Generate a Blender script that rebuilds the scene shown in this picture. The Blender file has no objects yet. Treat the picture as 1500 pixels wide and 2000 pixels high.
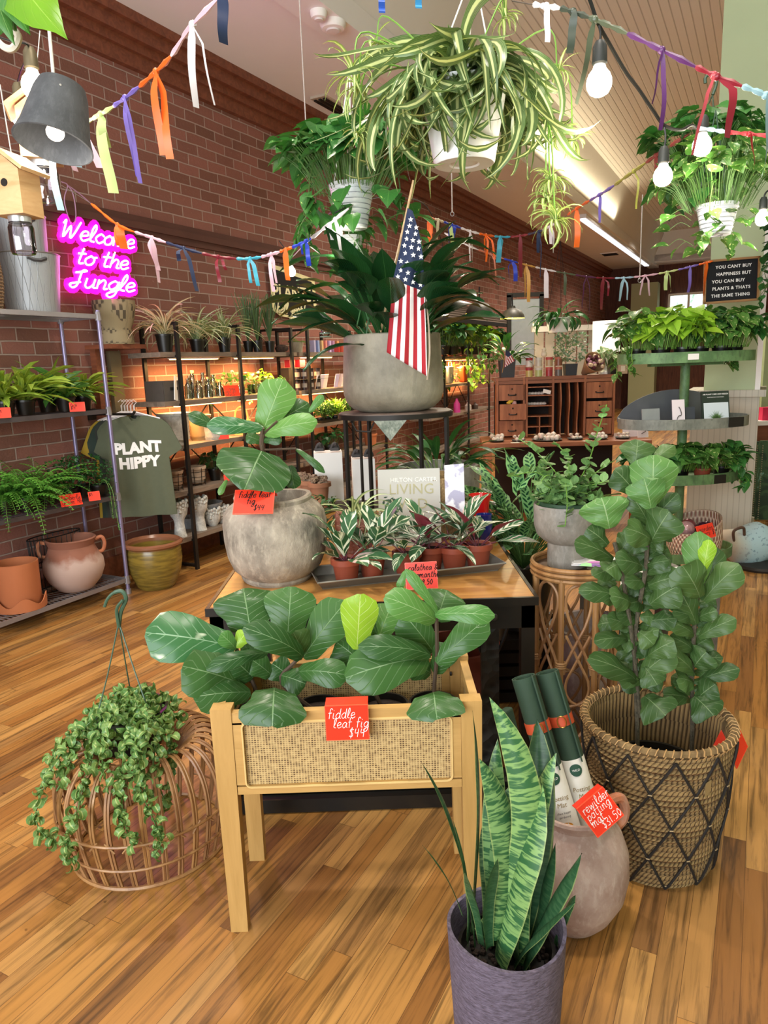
import bpy, math, random
from mathutils import Vector, Matrix
R=math.radians; PI=math.pi; sin=math.sin; cos=math.cos
rnd=random.Random(7)
sc=bpy.context.scene; COL=sc.collection
# ---------------- camera -------------------------------------------------
F_PX=1400; PITCH=R(11.5); ROLL=R(2.05); EYE=1.5
cd=bpy.data.cameras.new('camera'); cam=bpy.data.objects.new('camera',cd); COL.objects.link(cam)
cd.sensor_fit='VERTICAL'; cd.sensor_height=36; cd.lens=36*F_PX/2000; cd.clip_start=.02; cd.clip_end=200
_R0=Vector((1,0,0)); _U0=Vector((0,sin(PITCH),cos(PITCH))); _F=Vector((0,cos(PITCH),-sin(PITCH)))
_X=_R0*cos(ROLL)-_U0*sin(ROLL); _Y=_R0*sin(ROLL)+_U0*cos(ROLL); _Z=-_F
cam.matrix_world=Matrix(((_X.x,_Y.x,_Z.x,0),(_X.y,_Y.y,_Z.y,0),(_X.z,_Y.z,_Z.z,EYE),(0,0,0,1)))
sc.camera=cam
# ---------------- light ---------------------------------------------------
sc.view_settings.view_transform='Standard'; sc.view_settings.look='None'
sc.view_settings.gamma=1; sc.view_settings.use_curve_mapping=False
sc.view_settings.exposure=0.0
W=bpy.data.worlds.new('world'); sc.world=W; W.use_nodes=True
W.node_tree.nodes['Background'].inputs[0].default_value=(.93,.97,1,1)
W.node_tree.nodes['Background'].inputs[1].default_value=.8
TH=R(27.9); UX=Vector((sin(TH),cos(TH),0)); VX=Vector((cos(TH),-sin(TH),0)); RZ=-TH
def UV(u,v,z=0): return UX*u+VX*v+Vector((0,0,z))
def lamp(name,kind,loc,power,color=(1,.9,.78),size=.1,rot=None,size_y=None,spot=None):
    l=bpy.data.lights.new(name,kind); l.energy=power; l.color=color
    if kind=='AREA':
        l.size=size
        if size_y: l.shape='RECTANGLE'; l.size_y=size_y
    else: l.shadow_soft_size=size
    if spot: l.spot_size=spot; l.spot_blend=.8
    o=bpy.data.objects.new(name,l); COL.objects.link(o); o.location=loc
    if rot: o.rotation_euler=rot
    return o
# unseen shop window's daylight from behind the camera, aimed up to brighten the ceiling
lamp('window_fill','AREA',UV(-3.0,-1,2.0),430,(.9,.95,1),4.5,(R(-117),0,RZ+PI),2.6)
# overhead spots added without fixtures; the far four brighten the back of the room
lamp('overhead_fill','SPOT',(0.15,1.3,4.3),230,(1,.91,.8),.2,(R(8),0,0),spot=R(125))
lamp('overhead_fill','SPOT',(-1.1,3.6,4.2),240,(1,.88,.74),.09,None,spot=R(110))
lamp('overhead_fill','SPOT',(1.9,2.6,4.2),130,(1,.9,.78),.12,None,spot=R(115))
for u,v in ((7.5,-2.0),(10.5,-1.8),(14,-2.0),(18,-2.0)):
    lamp('overhead_fill','SPOT',UV(u,v,4.3),520,(1,.88,.72),.12,None,spot=R(140))
# cove light lying on the ceiling beam, washing the beadboard
lamp('cove_light','AREA',UV(12.5,-2.72,4.22),26,(1,.84,.55),.12,(0,R(150),RZ),6)
# ---------------- helpers ---------------------------------------------------
def ray(px,py):
    u,v=px-750,py-1000
    return _X*u-_Y*v+_F*F_PX
def P(px,py,y):
    d=ray(px,py); return Vector((0,0,EYE))+d*(y/d.y)
def PZ(px,py,z):
    d=ray(px,py); return Vector((0,0,EYE))+d*((z-EYE)/d.z)
def PV(px,py,v):
    d=ray(px,py); return Vector((0,0,EYE))+d*(v/d.dot(VX))
def pick(t,tab):
    for i in range(len(tab)-1):
        a,b=tab[i],tab[i+1]
        if t<=b[0]:
            k=(t-a[0])/max(1e-9,b[0]-a[0]); return a[1]+(b[1]-a[1])*k
    return tab[-1][1]
def spline(pts,n=6):
    pts=[Vector(p) for p in pts]
    if len(pts)<3: return pts
    out=[]
    q=[pts[0]*2-pts[1]]+pts+[pts[-1]*2-pts[-2]]
    for i in range(1,len(q)-2):
        a,b,c,d=q[i-1],q[i],q[i+1],q[i+2]
        for k in range(n):
            t=k/n
            out.append(.5*((2*b)+(c-a)*t+(2*a-5*b+4*c-d)*t*t+(3*b-a-3*c+d)*t**3))
    out.append(pts[-1]); return out
def frame(d,up=Vector((0,0,1))):
    d=d.normalized()
    if abs(d.dot(up))>.98: up=Vector((1,0,0)) if abs(d.x)<.9 else Vector((0,1,0))
    x=d.cross(up).normalized(); return x,x.cross(d).normalized()
class MB:
    def __init__(s): s.v=[];s.f=[];s.uv=[];s.m=[];s.r=[];s.cur=0;s.rn=.5
    def vert(s,p,uv=(0,0)): s.v.append(tuple(p)); s.uv.append(uv); s.r.append(s.rn); return len(s.v)-1
    def face(s,*ids): s.f.append(ids); s.m.append(s.cur)
    def box(s,c,size,rz=0,M=None,taper=1):
        x,y,z=[k/2 for k in size]; T=Matrix.Translation(c)@Matrix.Rotation(rz,4,'Z') if M is None else Matrix.Translation(c)@M
        b=len(s.v)
        for k in (-1,1):
            tp=taper if k==-1 else 1
            for i,j in ((-1,-1),(1,-1),(1,1),(-1,1)): s.vert(T@Vector((i*x*tp,j*y*tp,k*z)),((i+1)/2,(k+1)/2))
        for q in ((3,2,1,0),(4,5,6,7),(0,1,5,4),(1,2,6,5),(2,3,7,6),(3,0,4,7)): s.face(*[b+i for i in q])
        return s
    def tube(s,pts,r,n=6,cap=True,closed=False):
        pts=[Vector(p) for p in pts]; N=len(pts)
        if N<2: return s
        b=len(s.v); up=None
        for i,p in enumerate(pts):
            if closed: d=pts[(i+1)%N]-pts[i-1]
            else: d=pts[min(i+1,N-1)]-pts[max(i-1,0)]
            if d.length<1e-9: d=Vector((0,0,1))
            if up is None: x,y=frame(d); up=y
            else:
                d.normalize(); y=up-d*up.dot(d)
                if y.length<1e-4: x,y=frame(d)
                y.normalize(); x=d.cross(y); up=y
            rr=r[i] if isinstance(r,(list,tuple)) else r
            for k in range(n):
                a=2*PI*k/n; s.vert(p+(x*cos(a)+y*sin(a))*rr,(k/n,i/max(1,N-1)))
        for i in range(N if closed else N-1):
            for k in range(n):
                k2=(k+1)%n; i2=(i+1)%N
                s.face(b+i*n+k,b+i*n+k2,b+i2*n+k2,b+i2*n+k)
        if cap and not closed:
            s.face(*[b+k for k in range(n)][::-1]); s.face(*[b+(N-1)*n+k for k in range(n)])
        return s
    def lathe(s,prof,c=(0,0,0),n=32,sq=None,a0=0,a1=2*PI,sx=1,sy=1):
        c=Vector(c); b=len(s.v); N=len(prof); full=abs(a1-a0-2*PI)<1e-6; nn=n if full else n+1
        for i,(r,z) in enumerate(prof):
            for k in range(nn):
                a=a0+(a1-a0)*k/n; s.vert(c+Vector((cos(a)*r*sx,sin(a)*r*sy,z)),(k/n,i/(N-1)))
        for i in range(N-1):
            for k in range(n):
                k2=(k+1)%nn if full else k+1
                s.face(b+i*nn+k,b+i*nn+k2,b+(i+1)*nn+k2,b+(i+1)*nn+k)
        return s
    def disc(s,c,r,n=24,nrm=None,sy=1):
        c=Vector(c); x,y=(Vector((1,0,0)),Vector((0,1,0))) if nrm is None else frame(Vector(nrm))
        b=[s.vert(c+x*cos(2*PI*k/n)*r+y*sin(2*PI*k/n)*r*sy,(.5+.5*cos(2*PI*k/n),.5+.5*sin(2*PI*k/n))) for k in range(n)]
        s.face(*b); return s
    def quad(s,a,b,c,d):
        s.face(s.vert(a,(0,0)),s.vert(b,(1,0)),s.vert(c,(1,1)),s.vert(d,(0,1))); return s
    def sphere(s,c,r,n=12,m=8,sz=1,sx=1,sy=1):
        c=Vector(c); prof=[(max(1e-5,r*sin(PI*i/m)),-r*cos(PI*i/m)*sz) for i in range(m+1)]
        return s.lathe(prof,c,n,sx=sx,sy=sy)
    def ribbon(s,pts,w,side,th=0.0):
        pts=[Vector(p) for p in pts]; b=len(s.v); N=len(pts)
        for i,p in enumerate(pts):
            sd=Vector(side(i/(N-1)) if callable(side) else side); ww=w[i] if isinstance(w,(list,tuple)) else w
            s.vert(p-sd*ww/2,(0,i/(N-1))); s.vert(p+sd*ww/2,(1,i/(N-1)))
        for i in range(N-1): s.face(b+2*i,b+2*i+1,b+2*i+3,b+2*i+2)
        return s
    def leaf(s,pos,az,el,L,Wd,prof,seg=7,bend=0.,fold=.15,wave=0.,roll=0.,twist=0.,rn=None,yaw=0.,cols=4,cup=0.):
        s.rn=rnd.random() if rn is None else rn
        T=Matrix.Translation(pos)@Matrix.Rotation(az-PI/2,4,'Z')@Matrix.Rotation(el,4,'X')@Matrix.Rotation(roll,4,'Y')
        b=len(s.v); y=z=x=0; st=L/seg; ph=rnd.random()*6
        for i in range(seg+1):
            t=i/seg; w=pick(t,prof)*Wd/2; a=-bend*t; ya=yaw*t; tw=twist*t
            for k in range(cols+1):
                q=k/cols*2-1
                lx=q*w; lz=abs(q)*w*fold*2-cup*w*q*q+wave*Wd*sin(t*9+ph+q*1.5)*abs(q)
                rx=lx*cos(tw)-lz*sin(tw); rz_=lx*sin(tw)+lz*cos(tw)
                s.vert(T@Vector((x+rx*cos(ya),y+rx*sin(ya)*-1-rz_*sin(a)*1.,z+rz_*cos(a))),(k/cols,t))
            y+=st*cos(a)*cos(ya); z+=st*sin(a); x+=st*sin(ya)
        for i in range(seg):
            for k in range(cols):
                c=cols+1; s.face(b+i*c+k,b+i*c+k+1,b+(i+1)*c+k+1,b+(i+1)*c+k)
        return T@Vector((x,y,z))
    def build(s,name,mats,parent=None,loc=(0,0,0),rot=(0,0,0),smooth=True,mod=None):
        me=bpy.data.meshes.new(name); me.from_pydata(s.v,[],s.f)
        if not isinstance(mats,(list,tuple)): mats=[mats]
        for m in mats: me.materials.append(m)
        me.polygons.foreach_set('material_index',s.m); me.polygons.foreach_set('use_smooth',[smooth]*len(s.f))
        ul=me.uv_layers.new(name='UVMap'); li=[0]*len(me.loops); me.loops.foreach_get('vertex_index',li)
        fl=[]; [fl.extend(s.uv[i]) for i in li]; ul.data.foreach_set('uv',fl)
        at=me.attributes.new('rnd','FLOAT','POINT'); at.data.foreach_set('value',s.r)
        me.update()
        if smooth and mod!='noauto':
            try: me.set_sharp_from_angle(angle=R(38))
            except Exception: pass
        o=bpy.data.objects.new(name,me); COL.objects.link(o); o.location=loc; o.rotation_euler=rot
        if parent: o.parent=parent
        return o
def thing(name,label,cat,loc=(0,0,0),rz=0,group=None):
    o=bpy.data.objects.new(name,None); COL.objects.link(o); o.empty_display_size=.05
    o.location=loc; o.rotation_euler=(0,0,rz); return tag(o,label,cat,group)
def tag(o,label,cat,group=None,kind=None):
    o['label']=label; o['category']=cat
    if group: o['group']=group
    if kind: o['kind']=kind
    return o
def struct(o): o['kind']='structure'; return o
def dup(root,loc,rz=None,label=None,group=None,scale=None):
    def cp(o,par):
        c=o.copy(); COL.objects.link(c); c.parent=par
        for ch in [k for k in ALLCH.get(o.name,())]: cp(ch,c)
        return c
    ALLCH={}
    for o in COL.objects:
        if o.parent: ALLCH.setdefault(o.parent.name,[]).append(o)
    r=cp(root,None); r.location=loc
    if rz is not None: r.rotation_euler[2]=rz
    if scale: r.scale=(scale,)*3 if not isinstance(scale,tuple) else scale
    if label: r['label']=label
    if group: r['group']=group
    return r
# ---------------- materials --------------------------------------------------
class NT:
    def __init__(s,name):
        s.mat=bpy.data.materials.new(name); s.mat.use_nodes=True; s.t=s.mat.node_tree; s.b=s.t.nodes['Principled BSDF']; s.out=s.t.nodes['Material Output']
    def n(s,typ,props=None,**inp):
        n=s.t.nodes.new('ShaderNode'+typ)
        for k,v in (props or {}).items(): setattr(n,k,v)
        for k,v in inp.items(): s.put(n.inputs[k.replace('_',' ')],v)
        return n
    def put(s,sock,v):
        if hasattr(v,'is_output'): s.t.links.new(v,sock)
        else:
            if isinstance(v,tuple) and len(v)==3 and len(sock.default_value)==4: v=v+(1,)
            sock.default_value=v
    def m(s,op,a,b=0,c=0,clamp=False):
        n=s.t.nodes.new('ShaderNodeMath'); n.operation=op; n.use_clamp=clamp
        for i,v in enumerate((a,b,c)): s.put(n.inputs[i],v)
        return n.outputs[0]
    def mix(s,f,a,b,typ='MIX'):
        n=s.t.nodes.new('ShaderNodeMix'); n.data_type='RGBA'; n.blend_type=typ
        s.put(n.inputs[0],f); s.put(n.inputs[6],a); s.put(n.inputs[7],b); return n.outputs[2]
    def ramp(s,f,stops,interp='LINEAR'):
        n=s.t.nodes.new('ShaderNodeValToRGB'); n.color_ramp.interpolation=interp; e=n.color_ramp.elements
        while len(e)<len(stops): e.new(.5)
        for i,(p,c) in enumerate(stops): e[i].position=p; e[i].color=(c+(1,)) if isinstance(c,tuple) else (c,c,c,1)
        s.put(n.inputs[0],f); return n.outputs[0]
    def coord(s,kind='Object',scale=(1,1,1),rot=(0,0,0)):
        t=s.t.nodes.new('ShaderNodeTexCoord'); m=s.t.nodes.new('ShaderNodeMapping'); s.t.links.new(t.outputs[kind],m.inputs[0])
        m.inputs['Scale'].default_value=scale; m.inputs['Rotation'].default_value=rot; return m.outputs[0]
    def noise(s,scale=5,detail=3,vec=None,rough=.5,dist=0):
        n=s.n('TexNoise',Scale=scale,Detail=detail,Roughness=rough,Distortion=dist)
        s.put(n.inputs['Vector'],vec if vec is not None else s.coord()); return n.outputs['Fac']
    def bump(s,h,strength=.3,dist=.01):
        n=s.n('Bump',Strength=strength,Distance=dist); s.put(n.inputs['Height'],h); s.put(s.b.inputs['Normal'],n.outputs[0])
    def done(s,col=None,rough=.5,metal=0,spec=None,alpha=None,emit=None,es=0,trans=None,coat=None):
        if col is not None: s.put(s.b.inputs['Base Color'],col)
        s.put(s.b.inputs['Roughness'],rough); s.put(s.b.inputs['Metallic'],metal)
        if spec is not None: s.put(s.b.inputs['Specular IOR Level'],spec)
        if emit is not None: s.put(s.b.inputs['Emission Color'],emit); s.put(s.b.inputs['Emission Strength'],es)
        if trans is not None: s.put(s.b.inputs['Transmission Weight'],trans)
        if coat is not None: s.put(s.b.inputs['Coat Weight'],coat)
        return s.mat
_mc={}
def hexc(h):
    h=h.lstrip('#'); o=[]
    for i in (0,2,4):
        c=int(h[i:i+2],16)/255; o.append(c/12.92 if c<=.04045 else ((c+.055)/1.055)**2.4)
    return tuple(o)
def plain(h,rough=.5,metal=0,var=.12,scale=20,bump=0,spec=None):
    k=('p',h,rough,metal,var,scale,bump)
    if k in _mc: return _mc[k]
    t=NT('plain_'+h); c=hexc(h); f=t.noise(scale,4)
    a=tuple(x*(1-var) for x in c); b=tuple(min(1,x*(1+var)) for x in c)
    col=t.mix(f,a,b)
    if bump: t.bump(f,bump,.005)
    _mc[k]=t.done(col,rough,metal,spec); return _mc[k]
def glow(h,s):
    k=('g',h,s)
    if k not in _mc:
        t=NT('glow_'+h); _mc[k]=t.done(hexc(h),.4,emit=hexc(h)+(1,),es=s)
    return _mc[k]
def glass(h='e8f0ee',rough=.05):
    k=('gl',h)
    if k not in _mc:
        t=NT('glass'); g=t.n('BsdfGlossy',Roughness=.05,Color=(1,1,1)); tr=t.n('BsdfTransparent',Color=hexc(h)); fr=t.n('Fresnel',IOR=1.45)
        mx=t.n('MixShader'); f=t.m('ADD',fr.outputs[0],.06); t.put(mx.inputs[0],f); t.put(mx.inputs[1],tr.outputs[0]); t.put(mx.inputs[2],g.outputs[0])
        t.t.links.new(mx.outputs[0],t.out.inputs[0]); _mc[k]=t.mat
    return _mc[k]
def _leafbase(t):
    uv=t.n('UVMap'); s=t.n('SeparateXYZ',Vector=uv.outputs[0]); u=t.m('ABSOLUTE',t.m('MULTIPLY',t.m('SUBTRACT',s.outputs[0],.5),2)); v=s.outputs[1]
    at=t.n('Attribute',{'attribute_name':'rnd'}); return uv.outputs[0],u,v,at.outputs['Fac'],s.outputs[0]
def _leafend(t,col,rough,back=None,transl=.25):
    if back:
        g=t.n('NewGeometry'); col=t.mix(g.outputs['Backfacing'],col,back)
    t.done(col,rough,spec=.35)
    tr=t.n('BsdfTranslucent'); t.put(tr.inputs[0],t.mix(1.,col,(1.,1.,.55),'MULTIPLY')); mx=t.n('MixShader'); t.put(mx.inputs[0],transl)
    t.put(mx.inputs[1],t.b.outputs[0]); t.put(mx.inputs[2],tr.outputs[0]); t.t.links.new(mx.outputs[0],t.out.inputs[0]); return t.mat
def leafmat(name,base,dark,vein,mid=.06,nv=7,k=.35,vs=.55,rough=.35,var=None,back=None,edge=None,transl=.2,bs=.25):
    t=NT(name); uv,u,v,r,x=_leafbase(t)
    col=t.mix(t.m('ADD',t.m('MULTIPLY',r,.75),t.m('MULTIPLY',t.noise(9,2),.35)),hexc(dark),hexc(base))
    fr=t.m('FRACT',t.m('MULTIPLY',t.m('SUBTRACT',v,t.m('MULTIPLY',u,k)),nv)); ln=t.m('ABSOLUTE',t.m('SUBTRACT',fr,.5))
    sv=t.ramp(ln,[(0,1),(.09,0)]); md=t.ramp(u,[(0,1),(mid,0.)])
    if var:
        nz=t.noise(var[1],3,uv); col=t.mix(t.ramp(nz,[(var[2],0),(var[2]+.06,1)]),col,hexc(var[0]))
    f=t.m('MAXIMUM',t.m('MULTIPLY',sv,vs),md); col=t.mix(f,col,hexc(vein))
    if edge: col=t.mix(t.ramp(u,[(.86,0),(.97,1)]),col,hexc(edge))
    t.bump(t.m('MULTIPLY',t.m('MAXIMUM',sv,md),-1),bs,.004)
    return _leafend(t,col,rough,hexc(back) if back else None,transl)
def stripemat(name,edge,mid,w=.4,soft=.1,rough=.35,green2=None):
    t=NT(name); uv,u,v,r,x=_leafbase(t)
    g=t.mix(r,hexc(edge),hexc(green2 or edge)); st=t.m('FRACT',t.m('MULTIPLY',x,9)); g=t.mix(t.m('MULTIPLY',st,.3),g,hexc(mid))
    col=t.mix(t.ramp(u,[(w-soft,1),(w+soft,0)]),g,hexc(mid)); return _leafend(t,col,rough,None,.25)
# ---------------- surface materials --------------------------------------------
def m_brick(name,c1,c2,mort,sx,rough=.85,bw=.235,bh=.084):
    t=NT(name)
    vec=t.coord('Object'); d=t.n('TexNoise',Scale=3.,Detail=2.); t.put(d.inputs['Vector'],vec)
    vm=t.n('VectorMath',{'operation':'MULTIPLY_ADD'}); t.put(vm.inputs[0],d.outputs['Color']); vm.inputs[1].default_value=(.02,.02,.02); t.put(vm.inputs[2],vec)
    b=t.n('TexBrick',Scale=1.,Color1=c1,Color2=c2,Mortar=mort); b.offset=.5
    b.inputs['Mortar Size'].default_value=.006; b.inputs['Mortar Smooth'].default_value=.3; b.inputs['Bias'].default_value=-.2
    b.inputs['Brick Width'].default_value=bw; b.inputs['Row Height'].default_value=bh; t.put(b.inputs['Vector'],vm.outputs[0])
    n1=t.noise(2.2,5,vec,.6); n2=t.noise(40,4,vec,.7)
    col=t.mix(t.m('MULTIPLY',n1,.55),b.outputs['Color'],t.mix(1.,b.outputs['Color'],(.55,.45,.42),'MULTIPLY'))
    col=t.mix(t.ramp(n2,[(.62,0.),(.72,.45)]),col,(.52,.34,.27))
    h=t.m('ADD',t.m('MULTIPLY',b.outputs['Fac'],-1.),t.m('MULTIPLY',n2,.45)); t.bump(h,.9,.012)
    return t.done(col,rough)
M_BRICK=m_brick('old_brick',hexc('a06a5c'),hexc('74503f'),hexc('b8a093'),1)
def m_floor():
    t=NT('oak_strip_floor'); vec=t.coord('Object')
    sep=t.n('SeparateXYZ',Vector=vec); cmb=t.n('CombineXYZ'); row=t.m('FLOOR',t.m('DIVIDE',sep.outputs[0],.064)); wn_=t.n('TexWhiteNoise',{'noise_dimensions':'1D'}); t.put(wn_.inputs['W'],row)
    t.put(cmb.inputs[0],t.m('ADD',sep.outputs[1],t.m('MULTIPLY',wn_.outputs['Value'],7.3))); t.put(cmb.inputs[1],sep.outputs[0])
    def br(w,h,off,col1,col2,ms):
        b=t.n('TexBrick',Scale=1.,Color1=col1,Color2=col2,Mortar=(0.,0.,0.)); b.offset=off; b.offset_frequency=1; b.inputs['Mortar Size'].default_value=ms
        b.inputs['Brick Width'].default_value=w; b.inputs['Row Height'].default_value=h; b.inputs['Bias'].default_value=0; b.inputs['Mortar Smooth'].default_value=.2
        t.put(b.inputs['Vector'],cmb.outputs[0]); return b
    a=br(.93,.064,0,(.0,.0,.0),(1.,1.,1.),.0007)
    tone=t.ramp(a.outputs['Color'],[(0,hexc('7d542d')),(.25,hexc('9d6b35')),(.55,hexc('ad7b3f')),(.8,hexc('bc8d4f')),(1,hexc('845c35'))])
    g=t.n('TexNoise',Scale=1.,Detail=6.,Roughness=.65,Distortion=.6); mp=t.n('Mapping'); t.put(mp.inputs[0],vec); mp.inputs['Scale'].default_value=(48,2.2,1)
    off=t.n('VectorMath',{'operation':'MULTIPLY_ADD'}); t.put(off.inputs[0],a.outputs['Color']); off.inputs[1].default_value=(7,13,0); t.put(off.inputs[2],mp.outputs[0]); t.put(g.inputs['Vector'],off.outputs[0])
    grain=t.ramp(g.outputs['Fac'],[(.36,.42),(.52,1.),(.7,1.12)])
    col=t.mix(1.,tone,grain,'MULTIPLY')
    st=t.noise(1.1,5,vec,.6,.4); col=t.mix(t.ramp(st,[(.55,0.),(.72,.55)]),col,hexc('6b4a33'))
    sp=t.noise(16,2,vec); col=t.mix(t.ramp(sp,[(.74,0.),(.77,.7)]),col,hexc('3a2415'))
    seam=t.ramp(a.outputs['Fac'],[(0,0.),(1,.6)]); col=t.mix(seam,col,hexc('3a2415'))
    t.bump(t.m('SUBTRACT',t.m('MULTIPLY',g.outputs['Fac'],.3),a.outputs['Fac']),.25,.002)
    return t.done(col,t.ramp(g.outputs['Fac'],[(.3,.42),(.7,.3)]),0,.4)
M_FLOOR=m_floor()
def m_wood(name,c1,c2,sc_=(3,30,30),rough=.5,dist=1.2,bump=.15):
    t=NT(name); g=t.noise(1.,5,t.coord('Object',sc_),.6,dist); g2=t.noise(3.,2)
    col=t.mix(t.ramp(g,[(.35,0.),(.65,1.)]),hexc(c1),hexc(c2)); col=t.mix(t.m('MULTIPLY',g2,.25),col,hexc(c1)); t.bump(g,bump,.002); return t.done(col,rough)
M_PLAS=plain('f0edec',.9,0,.03,3); M_TRIM=m_wood('crown_wood','6b3a26','8a5036',(1,20,20)); M_GREEN=plain('b3c29a',.8,0,.05,4)
def m_bead():
    t=NT('beadboard'); s=t.n('SeparateXYZ',Vector=t.coord('Object')); fr=t.m('FRACT',t.m('DIVIDE',s.outputs[0],.085)); ln=t.ramp(t.m('ABSOLUTE',t.m('SUBTRACT',fr,.5)),[(0,1.),(.1,0.)])
    col=t.mix(t.m('MULTIPLY',ln,.6),hexc('e9e7e2'),hexc('a8a49e')); t.bump(t.m('MULTIPLY',ln,-1),.6,.01); return t.done(col,.6)
M_BEAD=m_bead()
M_BLACK=plain('15130f',.35,0,.2,30); M_IRON=plain('2a2724',.45,.5,.2,30); M_DKMETAL=plain('3b3936',.5,.6,.25,20)
M_SOIL=plain('2a1d14',.95,0,.6,90,1.); M_WHITE=plain('f2efe9',.6,0,.03,10)
# ---------------- the room shell ---------------------------------------------
ROT=(0,0,RZ)
def rbox(name,u0,u1,v0,v1,z0,z1,mat):
    m=MB(); m.box((0,0,0),(abs(v1-v0),abs(u1-u0),abs(z1-z0)))
    return m.build(name,mat,None,UV((u0+u1)/2,(v0+v1)/2,(z0+z1)/2),ROT,smooth=False)
VW=-4.27; UB=22.5
m=MB(); m.box((0,0,-.05),(16,34,.1)); struct(m.build('floor',M_FLOOR,None,UV(9,1,0),ROT,smooth=False))
m=MB(); m.box((0,0,0),(34,4.3,.3)) # local x along wall
wl=m.build('wall_left',M_BRICK,None,UV(9,VW-.15,2.0),(R(90),0,RZ+PI/2),smooth=False); struct(wl)
struct(rbox('wall_right',-8,UB,3.4,3.6,0,4.9,M_GREEN))
M_BACK=m_wood('back_boards','4a281a','6d3f2a',(20,2,2),.7)
struct(rbox('wall_back',UB,UB+.2,VW-.3,3.6,0,4.9,M_BACK))
struct(rbox('ceiling',-8,UB,VW-.3,-3.05,4.02,4.2,M_PLAS))
M_PAN=plain('e8e6e0',.8,0,.04,2)
m=MB(); 
for a,b in (((-2.86,4.1),(-2.62,4.78)),): m.quad(Vector((a[0],-8,a[1])),Vector((a[0],21.6,a[1])),Vector((b[0],21.6,b[1])),Vector((b[0],-8,b[1])))
m.quad(Vector((-2.9,21.6,4.0)),Vector((3.4,21.6,4.0)),Vector((3.4,21.6,4.8)),Vector((-2.6,21.6,4.8)))
pn=m.build('trim_coffer_side',M_PAN,None,(0,0,0),ROT,smooth=False); struct(pn)
sol=pn.modifiers.new('s','SOLIDIFY'); sol.thickness=.02
struct(rbox('ceiling',-8,UB,-2.66,3.6,4.78,4.95,M_BEAD))
struct(rbox('ceiling',21.6,UB,-3.1,3.6,4.02,4.2,M_PLAS))
struct(rbox('trim_beam',-8,UB,-3.1,-2.84,3.95,4.13,plain('efeeeb',.5,0,.02,5)))
# crown: stepped moulding along the brick wall
m=MB()
for (dv,z0,z1) in ((.05,3.70,3.80),(.08,3.80,3.86),(.13,3.86,3.95),(.17,3.95,4.03)):
    m.box((dv/2,0,(z0+z1)/2),(dv,34,z1-z0))
struct(m.build('trim_crown',M_TRIM,None,UV(9,VW),ROT,smooth=False))
# corbelled ledge two thirds up the brick wall, rusty brown
m=MB()
for (dv,z0,z1) in ((.035,2.52,2.57),(.06,2.57,2.62),(.03,2.62,2.67)): m.box((dv/2,0,(z0+z1)/2),(dv,13,z1-z0))
struct(m.build('trim_ledge',plain('5e3b30',.8,0,.25,6,.4),None,UV(2.7,VW),ROT,smooth=False))
struct(rbox('baseboard_left',-8,UB,VW,VW+.03,0,.17,M_TRIM))
# column on the right: green plaster above, grooved wainscot below
cu0,cu1=6.0,6.55; cv0,cv1=-.40,-.04
m=MB(); m.box((0,0,3.0),(cv1-cv0,cu1-cu0,3.6)); col=m.build('column',M_GREEN,None,UV((cu0+cu1)/2,(cv0+cv1)/2,0),ROT,smooth=False); struct(col)
def m_groove():
    t=NT('grooved_panel'); s=t.n('SeparateXYZ',Vector=t.coord('Object')); fr=t.m('FRACT',t.m('DIVIDE',s.outputs[0],.04)); ln=t.ramp(t.m('ABSOLUTE',t.m('SUBTRACT',fr,.5)),[(0,1.),(.12,0.)])
    col=t.mix(t.m('MULTIPLY',ln,.5),hexc('c2bfb0'),hexc('8b8878')); return t.done(col,.6)
m=MB(); m.box((0,0,.6),(.46,.60,1.2)); m.box((0,0,1.21),(.54,.68,.05)); m.box((0,0,.08),(.50,.64,.16))
wb=m.build('wainscot',m_groove(),col,(-.03,0,0),smooth=False)
m=MB(); m.box((.182,-.28,2.5),(.035,.03,4.6)); m.build('corner_bead',M_WHITE,col,smooth=False)
# window in the back wall with daylight and leaves outside
wp=P(1357,603,20.6); m=MB()
def room_at(px,py,u):
    d=ray(px,py); return Vector((0,0,EYE))+d*(u/d.dot(UX))
a=room_at(1322,585,22.4); b=room_at(1405,630,22.4); c=(a+b)/2
t=NT('window_daylight_pane'); nz=t.noise(5,3,t.coord('Object')); cc=t.ramp(nz,[(.4,(.85,.95,1.)),(.55,(.8,.95,.9)),(.65,hexc('7fb98a'))]); t.done((.0,.0,.0),.2,emit=cc,es=1.6)
m=MB(); m.box((0,0,0),(1.5,.02,.9)); wn=m.build('window_1',t.mat,None,c,ROT,smooth=False); struct(wn)
m=MB(); 
for x in (-.76,-.25,.25,.76): m.box((x,-.03,0),(.06,.05,.98))
for z in (-.48,.48): m.box((0,-.03,z),(1.56,.05,.06))
m.build('window_frame',M_WHITE,wn,smooth=False)
# tall pale green duct cover against the back wall
a=room_at(1236,556,21.9); b=room_at(1284,640,21.9); cc=(a+b)/2; w=(a-b).to_2d().length
o=rbox('duct_cover',-.25,.25,-w/2,w/2,0,1,plain('a9ab80',.7,0,.05,3)); o.location=(cc.x,cc.y,0); 
me=o.data
for v_ in me.vertices: v_.co.z=(v_.co.z+.5)*(a.z)
tag(o,'tall pale olive green boxed duct against the far brown wall','duct')
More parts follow.
